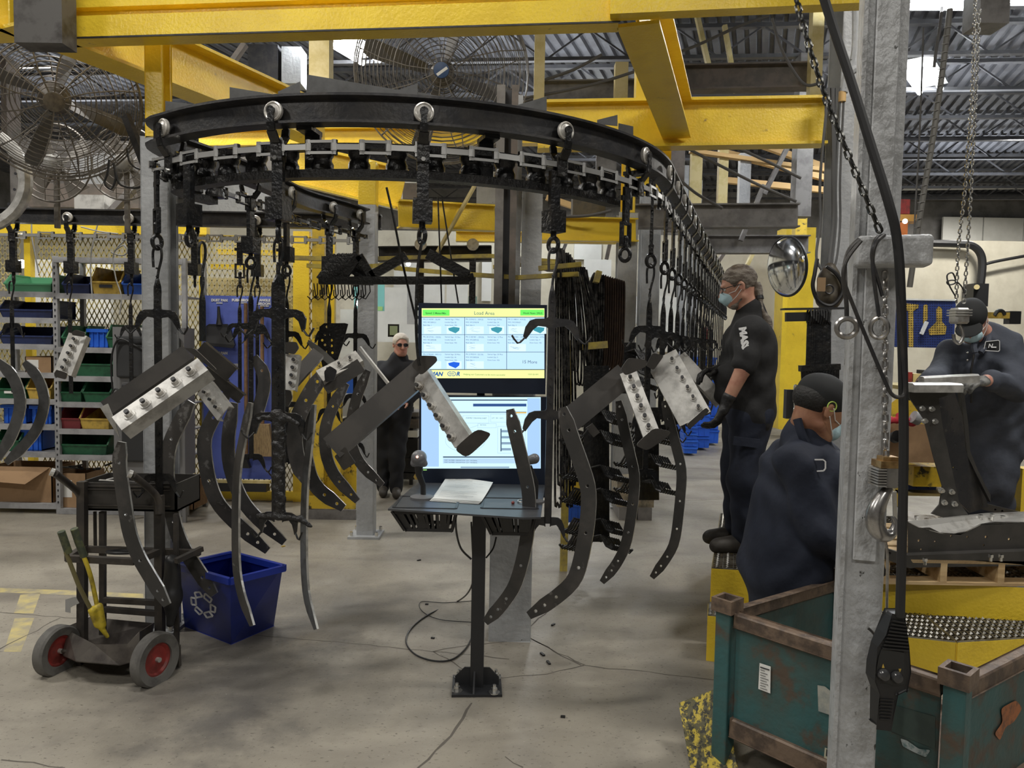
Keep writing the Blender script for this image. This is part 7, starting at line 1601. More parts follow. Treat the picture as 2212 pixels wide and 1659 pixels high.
# cables below fans
cable('tangle of cable hanging under the tilted cage fan', [P(236, 345, 4.7), P(232, 375, 4.7), P(226, 395, 4.7), P(240, 408, 4.7), P(250, 385, 4.7), P(245, 352, 4.7), P(252, 380, 4.7), P(262, 400, 4.7), P(300, 405, 4.7), P(325, 380, 4.6)], .007, RUB)
cable('second loop of cable between the fans', [P(275, 320, 4.8), P(280, 350, 4.8), P(300, 365, 4.8), P(318, 362, 4.7)], .006, RUB)
beam('slanting_bar', 'dark arm slanting from the cage fan to the track', P(272, 250, 4.6), P(325, 385, 4.5), .03, .05, DARK, 'b')
# ================================================================== MESH FENCE
FY = 7.45
fence = thing('mesh_fence', 'yellow-framed expanded metal fence behind the shelves and racks', 'fence', (-3.5, FY, 0))
YM = mat('expanded_metal_yellow', (.62, .50, .16), .5, c2=(.42, .37, .22), scale=1.2)
def mesh_panel(l, t_, r, b_, Y, cw=.052, ch=.10, m=YM):
    A, B = P(l, t_, Y), P(r, b_, Y); W_, Hh = B.x-A.x, A.z-B.z; mb = MB(); sl = ch/cw
    nn = int((W_+Hh/sl)/cw)+1
    for s in (1, -1):
        for k in range(nn):
            x0 = A.x-Hh/sl+k*cw if s > 0 else A.x+k*cw
            z0, x1, z1 = B.z, x0+s*Hh/sl, A.z
            if s > 0:
                if x0 < A.x: z0 += (A.x-x0)*sl; x0 = A.x
                if x1 > B.x: z1 -= (x1-B.x)*sl; x1 = B.x
            else:
                if x0 > B.x: z0 += (x0-B.x)*sl; x0 = B.x
                if x1 < A.x: z1 -= (A.x-x1)*sl; x1 = A.x
            if z1-z0 > .03 and A.x-1e-6 <= x0 <= B.x+1e-6: mb.bar((x0, Y, z0), (x1, Y, z1), .004, .010, up=(1, 0, 0))
    o = obj('mesh_panel', mb, m, fence, smooth=False); o['kind'] = 'stuff'
for l, r in ((-40, 55), (82, 440), (440, 635), (668, 700)): mesh_panel(l, 508, r, 1068, FY)
for l, r in ((55, 80), (432, 442), (635, 668), (700, 722)): A, B = P(l, 500, FY), P(r, 1112, FY); obj('fence_post', MB().bx(A.x, B.x, FY-.03, FY+.04, 0.0, A.z), YEL, fence, smooth=False)
for y, h in ((500, 14), (1068, 14), (1100, 16)): A, B = P(-40, y, FY), P(720, y+h, FY); obj('fence_rail', MB().bx(A.x, B.x, FY-.035, FY+.03, B.z if y < 1100 else .02, A.z if y < 1100 else .10), YEL, fence, smooth=False)
post('tall yellow post right of the fence with dark scuffs', 690, 470, 1040, 7.0, 26, YELD)
# ================================================================== SHELVES
SY = 6.75; SD = .42
SHM = mat('grey_shelf_steel', (.34, .34, .35), .5, c2=(.24, .24, .245), scale=6)
sh_ = thing('shelf_rack', 'grey steel shelving with colourful bins at left', 'shelf', (-4.2, SY, 0))
def shx(px): return P(px, 800, SY).x
def shz(py, px=100): return P(px, py, SY).z
for px in (-30, 124, 400):
    for yy in (SY, SY+SD): obj('upright', MB().bx(shx(px)-.02, shx(px)+.02, yy-.02, yy+.02, 0, shz(553)), SHM, sh_, smooth=False)
lev_l = [632, 688, 745, 806, 863, 918, 977, 1088]; lev_r = [556, 634, 750, 812, 868, 926, 982, 1098]
for lv, x0_, x1_ in ((lev_l, -30, 120), (lev_r, 124, 398)):
    for y in lv:
        z = shz(y); obj('shelf_board', MB().bx(shx(x0_), shx(x1_), SY-.01, SY+SD, z-.012, z), SHM, sh_, smooth=False); obj('shelf_lip', MB().bx(shx(x0_), shx(x1_), SY-.022, SY-.01, z-.045, z+.005), SHM, sh_, smooth=False)
mb = MB()
for k in range(40): z = .1+k*.055; mb.bx(shx(124)-.006, shx(124)+.006, SY-.0225, SY-.0205, z, z+.02)
obj('upright_slots', mb, INK, sh_, smooth=False)['kind'] = 'stuff'
def hopper(label, l, t_, r, yshelf, m, Y=SY+.03, dep=.34, lab=False, group='shelf bins'):
    """open-fronted stacking bin resting on a shelf"""
    A, B = P(l, t_, Y), P(r, t_, Y); z0 = shz(yshelf)+.002; h = A.z-z0; w_ = B.x-A.x; x0_, x1_ = A.x, B.x
    t = thing('storage_bin', label, 'bin', ((x0_+x1_)/2, Y, z0), group); th = .006; y0, y1 = Y, Y+dep
    lip = h*.45
    for sx, xx in ((1, x0_), (-1, x1_)):
        obj('side', MB().plate([(xx, y0-.02, z0+lip), (xx+sx*w_*.05, y0, z0), (xx+sx*w_*.05, y1, z0), (xx, y1, z0+h), (xx, y0+.08, z0+h)], (sx*th, 0, 0)), m, t, smooth=False)
    mb = MB(); mb.plate([(x0_+w_*.05, y0, z0), (x1_-w_*.05, y0, z0), (x1_, y0-.02, z0+lip), (x0_, y0-.02, z0+lip)], (0, th, 0)); mb.bar((x0_, y0-.02, z0+lip), (x1_, y0-.02, z0+lip), .014, .014); obj('front', mb, m, t, smooth=False)
    mb = MB(); mb.bx(x0_, x1_, y1-th, y1, z0, z0+h); mb.bx(x0_+w_*.05, x1_-w_*.05, y0, y1, z0, z0+th); obj('back_and_base', mb, m, t, smooth=False)
    mb = MB()
    for xx in (x0_, x1_): mb.bar((xx, y0+.07, z0+h), (xx, y1, z0+h), .016, .012); mb.bar((xx, y0-.02, z0+lip), (xx, y0+.08, z0+h), .014, .012)
    mb.bar((x0_, y0-.02, z0+lip), (x1_, y0-.02, z0+lip), .016, .012); obj('rim', mb, m, t, smooth=False)
    if lab: cx = (x0_+x1_)/2; obj('card_slot', MB().bx(cx-w_*.22, cx+w_*.22, y0-.024, y0-.018, z0+lip*.55, z0+lip*.8), PAPER if m is not YELP else INK, t, smooth=False)
    return t
BL2 = mat('tote_blue_plastic', (.02, .09, .40), .4, c2=(.015, .06, .3), scale=8)
for a in [('wide pale green bin, top left on the shelves', 12, 592, 114, 632, mat('pale_green_plastic', (.10, .32, .17), .5)), ('long dark blue bin on the second left shelf', 0, 648, 116, 688, NAVYP), ('long dark blue bin on the third left shelf', 0, 704, 116, 745, NAVYP),
          ('green bin on the fifth left shelf by the bent bars', -5, 815, 56, 863, GREENP, True), ('dirty yellow bin on the fifth left shelf', 60, 812, 112, 863, YELP), 
          ('green bin low on the seventh left shelf', -5, 925, 44, 977, GREENP),
          ('dark blue bin on the top right bay shelf, beside the upright', 137, 590, 196, 634, NAVYP), ('yellow bin with dark card on the top right bay shelf', 199, 577, 262, 634, YELP, True), ('blue bin right of the yellow one on the top shelf', 266, 586, 316, 634, BL2),
          ('faint green bin behind the tilted bracket', 136, 704, 182, 750, GREENP), ('green bin beside the small blue tote', 232, 702, 290, 750, GREENP), ('wide dark green bin on the fourth right bay shelf', 160, 755, 245, 812, GREENP),
          ('left green bin of a pair on the fifth right bay shelf', 128, 822, 178, 868, GREENP), ('right green bin of a pair on the fifth right bay shelf', 181, 822, 240, 868, GREENP), ('dull red bin on the sixth right bay shelf', 131, 878, 176, 926, REDP), ('yellow bin beside the dull red one', 174, 878, 238, 926, YELP),
          ('wide green bin on the lowest bin shelf', 122, 934, 234, 982, GREENP)]: hopper(a[0], a[1], a[2], a[3], a[4], a[5], lab=len(a) > 6)
def stote(label, l, t_, r, ysh, m, Y=SY+.05, dep=.3):
    A, B = P(l, t_, Y), P(r, t_, Y); z0 = shz(ysh)+.002; t = thing('tote', label, 'bin', ((A.x+B.x)/2, Y, z0), 'small blue totes'); w_ = B.x-A.x; h = A.z-z0
    mb = MB(); i_ = w_*.08; mb.bx(A.x+i_, B.x-i_, Y+.02, Y+.03, z0, z0+h); mb.bx(A.x+i_, B.x-i_, Y+dep-.01, Y+dep, z0, z0+h); mb.bx(A.x+i_, A.x+i_+.01, Y+.02, Y+dep, z0, z0+h); mb.bx(B.x-i_-.01, B.x-i_, Y+.02, Y+dep, z0, z0+h); mb.bx(A.x+i_, B.x-i_, Y+.02, Y+dep, z0, z0+.01); obj('body', mb, m, t, smooth=False)
    mb = MB(); mb.bx(A.x, B.x, Y, Y+.025, z0+h*.82, z0+h); mb.bx(A.x, A.x+.02, Y, Y+dep, z0+h*.82, z0+h); mb.bx(B.x-.02, B.x, Y, Y+dep, z0+h*.82, z0+h); obj('rim', mb, m, t, smooth=False)
    for k in range(3): x = A.x+w_*(.25+.25*k); obj('rib', MB().bx(x-.005, x+.005, Y+.008, Y+.022, z0+.01, z0+h*.82), m, t, smooth=False)
stote('small bright blue tote on the right bay shelf', 186, 710, 234, 750, BLUEC); stote('blue tote left on the sixth left shelf', 0, 874, 58, 918, BLUEC); stote('blue tote right on the sixth left shelf', 62, 876, 112, 918, BLUEC); stote('blue tote on the seventh left shelf', 44, 925, 90, 977, BLUEC)
def carton(label, l, t_, r, ysh, Y=SY+.04, dep=.3, flap=False, m=CARD):
    A, B = P(l, t_, Y), P(r, t_, Y); z0 = shz(ysh)+.002; t = thing('cardboard_box', label, 'box', ((A.x+B.x)/2, Y, z0))
    obj('front_side', MB().bx(A.x, B.x, Y, Y+.008, z0, A.z), m, t, smooth=False); obj('back_side', MB().bx(A.x, B.x, Y+dep, Y+dep+.008, z0, A.z), m, t, smooth=False)
    for x in (A.x, B.x-.008): obj('end_side', MB().bx(x, x+.008, Y, Y+dep, z0, A.z), m, t, smooth=False)
    if flap: obj('flap', MB().plate([(A.x, Y, A.z), (B.x-.02, Y, A.z), (B.x-.16, Y-.14, A.z-.13), (A.x, Y-.14, A.z-.10)], (0, .005, .005)), m, t, smooth=False)
    else: obj('paper_label', MB().bx(A.x+(B.x-A.x)*.1, A.x+(B.x-A.x)*.5, Y-.002, Y, z0+(A.z-z0)*.3, z0+(A.z-z0)*.8), PAPER, t, smooth=False)
carton('brown carton with white label on the fourth left shelf', 54, 770, 112, 806); carton('large brown carton with its flap folded down at the bottom left', -30, 1008, 112, 1088, flap=True, dep=.36); carton('brown carton with blue print at the bottom of the right bay', 124, 1022, 186, 1098)
carton('wooden crate under the dark cabinet', 382, 1040, 418, 1098, m=WOODH)
mb = MB()
for k in range(16): a = P(130+k*12, 1010+random.uniform(-4, 4), SY+.1); mb.bar(a, a+V((random.uniform(-.12, .12), .05, random.uniform(-.02, .03))), .03, .012)
obj('scrap_pile', mb, DARK, None, 'dark scrap strips piled above the bottom cartons', 'scrap', smooth=False, kind='stuff', loc=P(220, 1010, SY))
# grey cabinet with black soft panels
a, b = P(243, 706, 6.45), P(400, 1030, 6.45); cb = thing('cabinet', 'grey cabinet with black padded panels behind the left column', 'cabinet', ((a.x+b.x)/2, 6.45, 0)); LG = mat('cabinet_grey', (.20, .20, .205), .5)
obj('body', MB().bx(a.x, b.x, 6.45, 6.66, b.z, a.z), LG, cb, smooth=False)
PD = mat('padded_charcoal', (.035, .036, .038), .75)
for l, t_, r, b_ in ((250, 726, 388, 818), (262, 828, 388, 905), (262, 910, 385, 1000)):
    A, B = P(l, t_, 6.42), P(r, b_, 6.42); o = obj('padded_panel', MB().bx(A.x, B.x, 6.41, 6.45, B.z, A.z), PD, cb, smooth=False); bv = o.modifiers.new('b', 'BEVEL'); bv.width = .03; bv.segments = 3
    obj('panel_band', MB().bx(A.x+.02, B.x-.02, 6.40, 6.412, A.z-.06, A.z-.045), RUB, cb, smooth=False)
obj('title_strip', MB().bx(P(296, 0, 6.44).x, P(364, 0, 6.44).x, 6.44, 6.45, P(300, 714, 6.44).z, P(300, 709, 6.44).z), PAPER, cb, smooth=False)
for x in (a.x+.03, b.x-.05): obj('leg', MB().bx(x, x+.03, 6.5, 6.53, 0, b.z), LG, cb, smooth=False)
for i, q in enumerate([[(243, 840), (240, 790), (246, 750), (262, 732), (300, 750), (340, 765), (385, 752)], [(240, 905), (238, 870), (250, 840), (280, 868), (330, 872), (372, 862)]]): cable('black lead draped over the cabinet, '+['upper', 'lower'][i], [P(x, y, 6.38) for x, y in q], .008)
for i, q in enumerate([[(212, 480), (198, 540), (196, 590), (200, 650)], [(268, 520), (245, 550), (250, 600), (262, 640), (258, 680)], [(240, 545), (262, 552), (275, 545), (268, 530), (250, 540)], [(68, 480), (70, 520), (84, 590)], [(175, 490), (215, 500), (255, 505)]]): cable('pale wire hanging loosely over the shelves, '+OR20[i], [P(x, y, 6.6) for x, y in q], .006, mat('pale_wire', (.3, .3, .29), .6))
# ================================================================== BLUE TOOL BOARD
BY = 7.1; tb = thing('tool_board', 'blue cleaning tool board with white lettering on the fence', 'board', P(525, 1035, BY))
A, B = P(438, 638, BY), P(612, 1036, BY); o = obj('board', MB().bx(A.x, B.x, BY, BY+.015, B.z, A.z), BLUEB, tb, smooth=False)
mb = MB(); bt = lambda s, px, py, h, al='CENTER': text(mb, s, h*BY/F*1.05, P(px, py, BY-.003), (1, 0, 0), (0, 0, 1), align=al, bold=.002)
bt('DUST PAN', 474, 651, 7); bt('PUSH BROOM', 524, 651, 7); bt('ANGLE', 572, 651, 7); bt('BROOM', 571, 658.5, 7); bt('PUSH BROOM', 526, 655, 2); bt('DUST PAN', 474, 655.5, 2.5); bt('ANGLE BROOM', 571, 662, 2.5)
bt('DUST PAN', 474, 765, 7); bt('COUNTER', 502, 791, 7); bt('BRUSH', 502, 799, 7)
obj('lettering', mb, WINK, tb, smooth=False)
dp = thing('dustpan', 'black dustpan hanging by its handle on the blue board', 'dustpan', P(474, 720, BY))
obj('pan', MB().plate([P(445, 704, BY-.05), P(452, 700, BY-.05), P(490, 700, BY-.05), P(497, 708, BY-.05), P(507, 745, BY-.07), P(503, 752, BY-.07), P(450, 747, BY-.07), P(445, 740, BY-.07)], (0, .03, 0)), RUB, dp, smooth=False); obj('handle', MB().tube([P(472, 662, BY-.04), P(473, 685, BY-.04), P(474, 702, BY-.04)], .02, 8, rs=[.012, .018, .034]), RUB, dp)
def broom(label, px, y0, y1, yb, w_, straw):
    t = thing('broom', label, 'broom', P(px, yb, BY-.08)); obj('handle', MB().cyl(P(px, y0, BY-.06), P(px+1, y1, BY-.06), .018, 10), WOODH, t); obj('clip', MB().box(P(px+2, y0+55, BY-.03), (.05, .05, .03)), RUB, t, smooth=False)
    a, b = P(px-w_/2, y1, BY-.06), P(px+w_/2, yb, BY-.06); mb = MB().plate([(a.x+.02, BY-.10, a.z), (b.x-.02, BY-.10, a.z), (b.x+.02, BY-.10, b.z), (a.x-.02, BY-.10, b.z)], (0, .06, 0)); obj('bristles', mb, STRAW if straw else RUB, t, smooth=False)
broom('wooden-handled push broom on the blue board', 531, 655, 985, 1010, 14, False); broom('angle broom with straw-coloured bristles on the blue board', 566, 662, 915, 985, 44, True)
obj('push_broom_head', MB().bx(P(468, 0, 7).x, P(580, 0, 7).x, 6.92, 7.02, P(500, 1058, 7).z, P(500, 1040, 7).z), RUB, None, 'grey broom head lying along the foot of the fence', 'broom', smooth=False, loc=P(520, 1058, 7)); obj('pale_rail', MB().bx(P(468, 0, 7).x, P(588, 0, 7).x, 6.92, 6.96, P(500, 1040, 7).z, P(500, 1034, 7).z), CREAMY, None, 'cream rail above the broom head at the fence foot', 'rail', smooth=False, loc=P(520, 1036, 7))
# yellow dirty bin behind
a, b = P(662, 1000, 6.7), P(768, 1120, 6.7); t = thing('yellow_tub', 'dirty yellow steel tub between the fence and the slim post', 'bin', ((a.x+b.x)/2, 6.7, .06))
obj('front_side', MB().bx(a.x, b.x, 6.7, 6.71, .10, P(700, 1072, 6.7).z), YELD, t, smooth=False); obj('back_side', MB().bx(a.x, b.x, 7.15, 7.16, .10, a.z), YELD, t, smooth=False); obj('end_side', MB().plate([(a.x, 6.7, .1), (a.x, 7.15, .1), (a.x, 7.15, a.z), (a.x, 6.7, P(700, 1072, 6.7).z)], (.01, 0, 0)), YELD, t, smooth=False); obj('skid', MB().bx(a.x, b.x, 6.7, 7.15, .0, .09), GBEAM, t, smooth=False)
# ================================================================== HANGING LOAD BARS in the middle
hg = thing('bar_rack', 'black triangular hanger rack carrying wire hooks, hung in the middle', 'rack', P(850, 600, 5.2))
HB = mat('tarred_black_bar', (.008, .008, .009), .35, bump=.8, bscale=60)
for k in range(7):
    mb = MB(); mb.bar(P(690+k*8, 604, 5.5-.1*k), P(728+k*8, 552, 5.5-.1*k), .03, .05); mb.bar(P(728+k*8, 552, 5.5-.1*k), P(786+k*3.5, 604, 5.5-.1*k), .03, .05); mb.bar(P(690+k*8, 606, 5.5-.1*k), P(786+k*3.5, 608, 5.5-.1*k), .025, .05); obj('triangle_hanger', mb, HB, hg, smooth=False)
mb = MB(); mb.bar(P(798, 598, 4.9), P(878, 552, 4.9), .03, .06); mb.bar(P(924, 548, 4.8), P(1012, 596, 4.8), .03, .07); mb.bar(P(690, 606, 4.9), P(1015, 606, 4.8), .04, .05); mb.bar(P(1012, 592, 4.8), P(1016, 608, 4.8), .03, .06)
obj('long_hanger', mb, HB, hg, smooth=False)
for k in range(17):
    x = 678+k*7.4; q = [(x, 612), (x+1, 635), (x-5, 645), (x-9, 638), (x-9, 626)] if k % 2 else [(x, 612), (x+4, 640), (x-6, 648), (x-14, 640)]
    if k == 16: q = [(798, 612), (800, 630), (790, 646), (777, 640)]
    obj('wire_hook', MB().tube([P(a, b, 5.1) for a, b in q], .004, 5), HB, hg)
# yellow ring frame
YRM = mat('grimy_yellow_frame', (.46, .36, .07), .5, c2=(.26, .21, .08), scale=8)
rg_ = thing('ring_frame', 'grimy yellow flat ring frame above the monitors, spanning behind the racks', 'frame', P(930, 570, 5.5))
rx = [(860, 567), (900, 560), (1000, 553), (1080, 556), (1180, 560), (1255, 566)]; 
def strap(par, pts, w_, h_, m, nm):
    mb = MB()
    for a, b in zip(pts, pts[1:]): mb.bar(P(*a), P(*b), w_, h_)
    obj(nm, mb, m, par, smooth=False)
strap(rg_, [(636, 557, 6.2), (724, 560, 6.2)], .06, .035, YRM, 'frame_bar'); strap(rg_, [(770, 560, 6.3), (900, 556, 6.3), (1060, 553, 6.2), (1212, 566, 6.0)], .06, .03, YRM, 'frame_bar')
strap(rg_, [(664, 574, 5.6), (700, 576, 5.6)], .05, .03, YRM, 'frame_bar'); strap(rg_, [(800, 575, 5.5), (850, 570, 5.7), (860, 580, 5.5), (1000, 592, 5.2), (1120, 600, 5.1), (1250, 592, 5.0)], .05, .03, YRM, 'frame_bar'); strap(rg_, [(1090, 553, 6.2), (1190, 580, 5.4)], .05, .05, GBEAM, 'frame_bar')
strap(rg_, [(1163, 580, 4.9), (1255, 571, 4.9)], .05, .03, YRM, 'frame_bar'); strap(rg_, [(1065, 577, 5.4), (1225, 565, 5.4)], .05, .025, YRM, 'frame_bar')
# second track section behind the monitors with trolleys
for px in (910, 1022): 
    q = P(px, 530, 6.85); t = thing('trolley', 'small trolley wheel on the dark beam behind the rack, '+('left' if px < 1000 else 'right'), 'trolley', q, 'trolleys behind the rack'); obj('wheel', MB().cyl(q+V((0, -.06, 0)), q+V((0, -.03, 0)), .055, 18), WHEELM, t); obj('drop_bar', MB().bx(q.x-.03, q.x+.03, q.y-.03, q.y-.01, q.z-.55, q.z), BLACK, t, smooth=False); obj('ring', MB().ring(q+V((0, -.02, -.62)), .045, .014, (0, 1, 0), 16, 6), BLACK, t)
# ================================================================== HOSE / WIRE BUNDLES right of the monitors
hr_ = thing('hook_stand', 'yellow-armed stand loaded with long black wire loops, right of the monitors', 'rack', P(1250, 1000, 5.0))
YP2 = YRM
obj('upright', MB().bx(P(1236, 0, 5.3).x, P(1252, 0, 5.3).x, 5.28, 5.34, 0, P(1240, 735, 5.3).z), YP2, hr_, smooth=False)
strap(hr_, [(1240, 750, 5.3), (1312, 744, 5.3)], .05, .05, YP2, 'arm'); strap(hr_, [(1285, 597, 5.2), (1296, 600, 5.2)], .1, .08, YP2, 'arm')
LM = mat('oily_loop_steel', (.02, .02, .021), .25, .5, c2=(.11, .105, .10), scale=14); LM2 = mat('brown_loop_steel', (.028, .018, .013), .4, .3, c2=(.045, .028, .018), scale=20)
for k in range(14):
    xt = 1206+k*4.6; xb = 1204+k*6.2; yt = 540+k*3.2+random.uniform(-3, 3); yb = [1085, 1040, 1060, 1075][k % 4] if k < 6 else 800+random.uniform(-40, 30); Yk = 5.0+.03*k; wv = 5
    t = obj('wire_loop', MB().tube(cat_rom([P(xt-wv, yt+30, Yk), P(xt, yt, Yk), P(xt+wv, yt+24, Yk), P(xb+wv+2, (yt+yb)/2, Yk), P(xb+wv+3, yb-10, Yk), P(xb, yb, Yk), P(xb-wv, yb-12, Yk), P((xt+xb)/2-wv, (yt+yb)/2, Yk), P(xt-wv, yt+30, Yk)], 4), .0085, 6), LM, hr_)
for k in range(13):
    x = 1284+k*5.0; yt = 592+k*1.5; yb = 790+random.uniform(-8, 8); Yk = 5.4+.03*k
    obj('wire_loop', MB().tube(cat_rom([P(x-8, yt+18, Yk), P(x, yt, Yk), P(x+4, yt+12, Yk), P(x+2, yb-60, Yk), P(x-2, yb, Yk), P(x-14, yb-10, Yk), P(x-8, yt+18, Yk)], 4), .012, 6), LM2 if k > 3 else LM, hr_)
# stack of arm racks, seen edge on (clusters)
def rack_cluster(label, px, yt, yb, Y, n, dx, levels, w_=.05):
    t = thing('rack_cluster', label, 'rack', P(px, yb, Y))
    for k in range(n):
        x = px+k*dx; Yk = Y+.035*k; mb = MB(); A, B = P(x, yt, Yk), P(x+1, yb, Yk); mb.bar(A, B, .012, w_, up=(1, 0, 0))
        for y in levels:
            for s in (-1, 1):
                c = P(x, y+k*1.2, Yk); mb.tube([c+V((s*.03, 0, .0)), c+V((s*.09, -.02, .02)), c+V((s*.13, -.03, -.05)), c+V((s*.17, -.04, -.07)), c+V((s*.19, -.05, -.04))], .009, 5)
        obj('arm_rack', mb, BLACK, t, smooth=False)
rack_cluster('cluster of nested black arm racks right of the large curved bar', 1268, 790, 1170, 5.0, 9, 5.0, (890, 935, 1010, 1060, 1125, 1160))
rack_cluster('cluster of nested black arm racks behind the curved bar pair', 1378, 880, 1080, 5.6, 8, 5.4, (935, 985, 1040), .05)
rack_cluster('small tangle of black hooks left of the second curved rack', 1345, 740, 850, 5.8, 8, 3.5, (760, 790, 815), .03)
# timber / container beneath
a, b = P(1334, 1040, 6.9), P(1412, 1105, 6.9); t = thing('concrete_block', 'stained pale block on timber behind the curved bar pair', 'block', ((a.x+b.x)/2, 6.9, 0)); obj('block', MB().bx(a.x, b.x, 6.9, 7.32, .12, a.z), mat('stained_block', (.30, .25, .17), .8, c2=(.10, .09, .07), scale=5, bump=.4), t, smooth=False)
for x in (a.x+.02, b.x-.15): obj('timber', MB().bx(x, x+.13, 6.88, 7.32, 0, .12), GBEAM, t, smooth=False)
a, b = P(1222, 1035, 6.4), P(1258, 1085, 6.4); obj('yellow_case', MB().bx(a.x, b.x, 6.4, 6.7, b.z, a.z), YELD, None, 'yellow box end behind the rack right of the table', 'box', smooth=False, loc=((a.x+b.x)/2, 6.4, b.z))
tote('blue tote low behind the rack right of the table', 1222, 1087, 1256, 1130, 6.3, BLUEC, .3)
# blue crate wall, stacked
k_ = 0
for col, (l, r, Y, top_y, bot) in enumerate(((1478, 1506, 11.0, 905, 980), (1502, 1532, 11.6, 845, 968), (1524, 1552, 12.2, 810, 958))):
    n = 5; h = (bot-top_y)/n
    for j in range(n): tote('bright blue stacked crate, '+['left', 'middle', 'right'][col]+' pile, '+['topmost', 'second from top', 'middle', 'second from bottom', 'at the floor'][j], l, top_y+j*h+1, r, top_y+(j+1)*h, Y, BLUEC, .5, 'stacked_crate', 'blue crate piles', 'crate', .96)
tote('wide bright blue open crate above the crate piles', 1490, 772, 1546, 800, 11.0, BLUEC, .5, 'stacked_crate', None, 'crate'); tote('blue open crate under the wide one', 1488, 812, 1544, 838, 11.0, BLUEC, .5, 'stacked_crate', None, 'crate')
obj('packing_sack', MB().bx(P(1515, 0, 11.5).x, P(1560, 0, 11.5).x, 11.5, 11.9, P(1500, 800, 11.5).z, P(1500, 766, 11.5).z), GREY, None, 'grey wrapped load above the blue crates', 'box', smooth=False, loc=P(1535, 800, 11.5))
t = thing('fire_extinguisher', 'red fire extinguisher on the far column behind the hanger line', 'extinguisher', P(1522, 755, 10)); obj('cylinder', MB().lathe(P(1523, 757, 10), [(.05, 0), (.055, .02), (.055, .27), (.03, .31)], 16), RED, t); obj('label', MB().bx(P(1520, 0, 10).x, P(1527, 0, 10).x, 9.94, 9.945, P(1523, 738, 10).z, P(1523, 724, 10).z), PAPER, t, smooth=False)
# ================================================================== far centre clutter (white booth, signs, screens, machines)
def slab(name, label, l, t_, r, b_, Y, dep, m, cat='panel', **k):
    A, B = P(l, t_, Y), P(r, b_, Y); return obj(name, MB().bx(A.x, B.x, Y, Y+dep, B.z, A.z), m, None, label, cat, smooth=False, loc=((A.x+B.x)/2, Y, B.z), **k)
slab('wall_poster', 'pale teal notice hanging behind the slim grey post', 765, 612, 830, 672, 10.5, .02, mat('teal_notice', (.20, .52, .50), .6), 'sign'); slab('poster_foot', 'green lower strip of the teal notice', 812, 662, 826, 671, 10.45, .02, mat('notice_green', (.35, .6, .2), .6), 'sign')
slab('booth_wall', 'white panel behind the white-haired person', 812, 620, 905, 740, 13.5, .1, WHITE); slab('machine_cabinet', 'pale machine housing left of the slim post', 735, 668, 780, 790, 10.8, .6, WHITE, 'machine')
slab('side_monitor', 'small dark framed screen beside the white hair', 838, 700, 861, 728, 8.8, .05, RUB, 'monitor'); slab('side_screen', 'green brown picture on the small screen', 842, 704, 858, 724, 8.78, .02, em('dim_screen', (.16, .18, .09), .7), 'screen')
t = thing('work_trolley', 'dark trolley of boxes beside the white-haired person', 'cart', P(890, 1030, 8.4))
for l, t_, r, b_, m in ((862, 930, 902, 945, PAPER), (855, 948, 902, 985, RUB), (852, 990, 902, 1020, DARK), (862, 890, 904, 900, GBEAM), (870, 905, 904, 925, BROWNB), (855, 1022, 900, 1036, DARK)): A, B = P(l, t_, 8.35), P(r, b_, 8.35); obj('box_layer', MB().bx(A.x, B.x, 8.35, 8.75, B.z, A.z), m, t, smooth=False)
for px in (858, 898): obj('leg', MB().bx(P(px, 0, 8.4).x-.02, P(px, 0, 8.4).x+.02, 8.4, 8.45, 0, P(px, 880, 8.4).z), DARK, t, smooth=False)
for i, (l, t_, r, b_, m) in enumerate([(738, 800, 768, 850, BLUEC), (735, 855, 770, 900, mat('paper_piles', (.4, .42, .45), .7)), (738, 905, 768, 960, DARK), (792, 890, 812, 930, DARK)]): slab('stored_item', ['blue box on racking behind the bent bars', 'paper piles on racking behind the bent bars', 'dark machine part on the racking low down', 'dark part right of the slim post'][i], l, t_, r, b_, 8.6, .4, m, 'box')
post('yellow slatted post behind the bent bars', 728, 780, 1040, 6.9, 20, YELD)
slab('roof_upright', 'grey upright above the monitors', 880, 600, 895, 700, 10, .1, GREY, 'frame')
for i, (l, t_, r, b_, m) in enumerate([(905, 610, 960, 660, WHITE), (965, 600, 1010, 660, WHITE), (1012, 640, 1030, 662, mat('greenish_glass', (.18, .28, .24), .2)), (1240, 600, 1260, 720, WHITE), (1262, 560, 1320, 600, WHITE), (1365, 640, 1400, 700, WHITE), (1430, 640, 1480, 720, WHITE)]): slab('wall_panel', 'bright wall panel far behind, '+OR20[i]+' from the left', l, t_, r, b_, 14.2, .05, m)
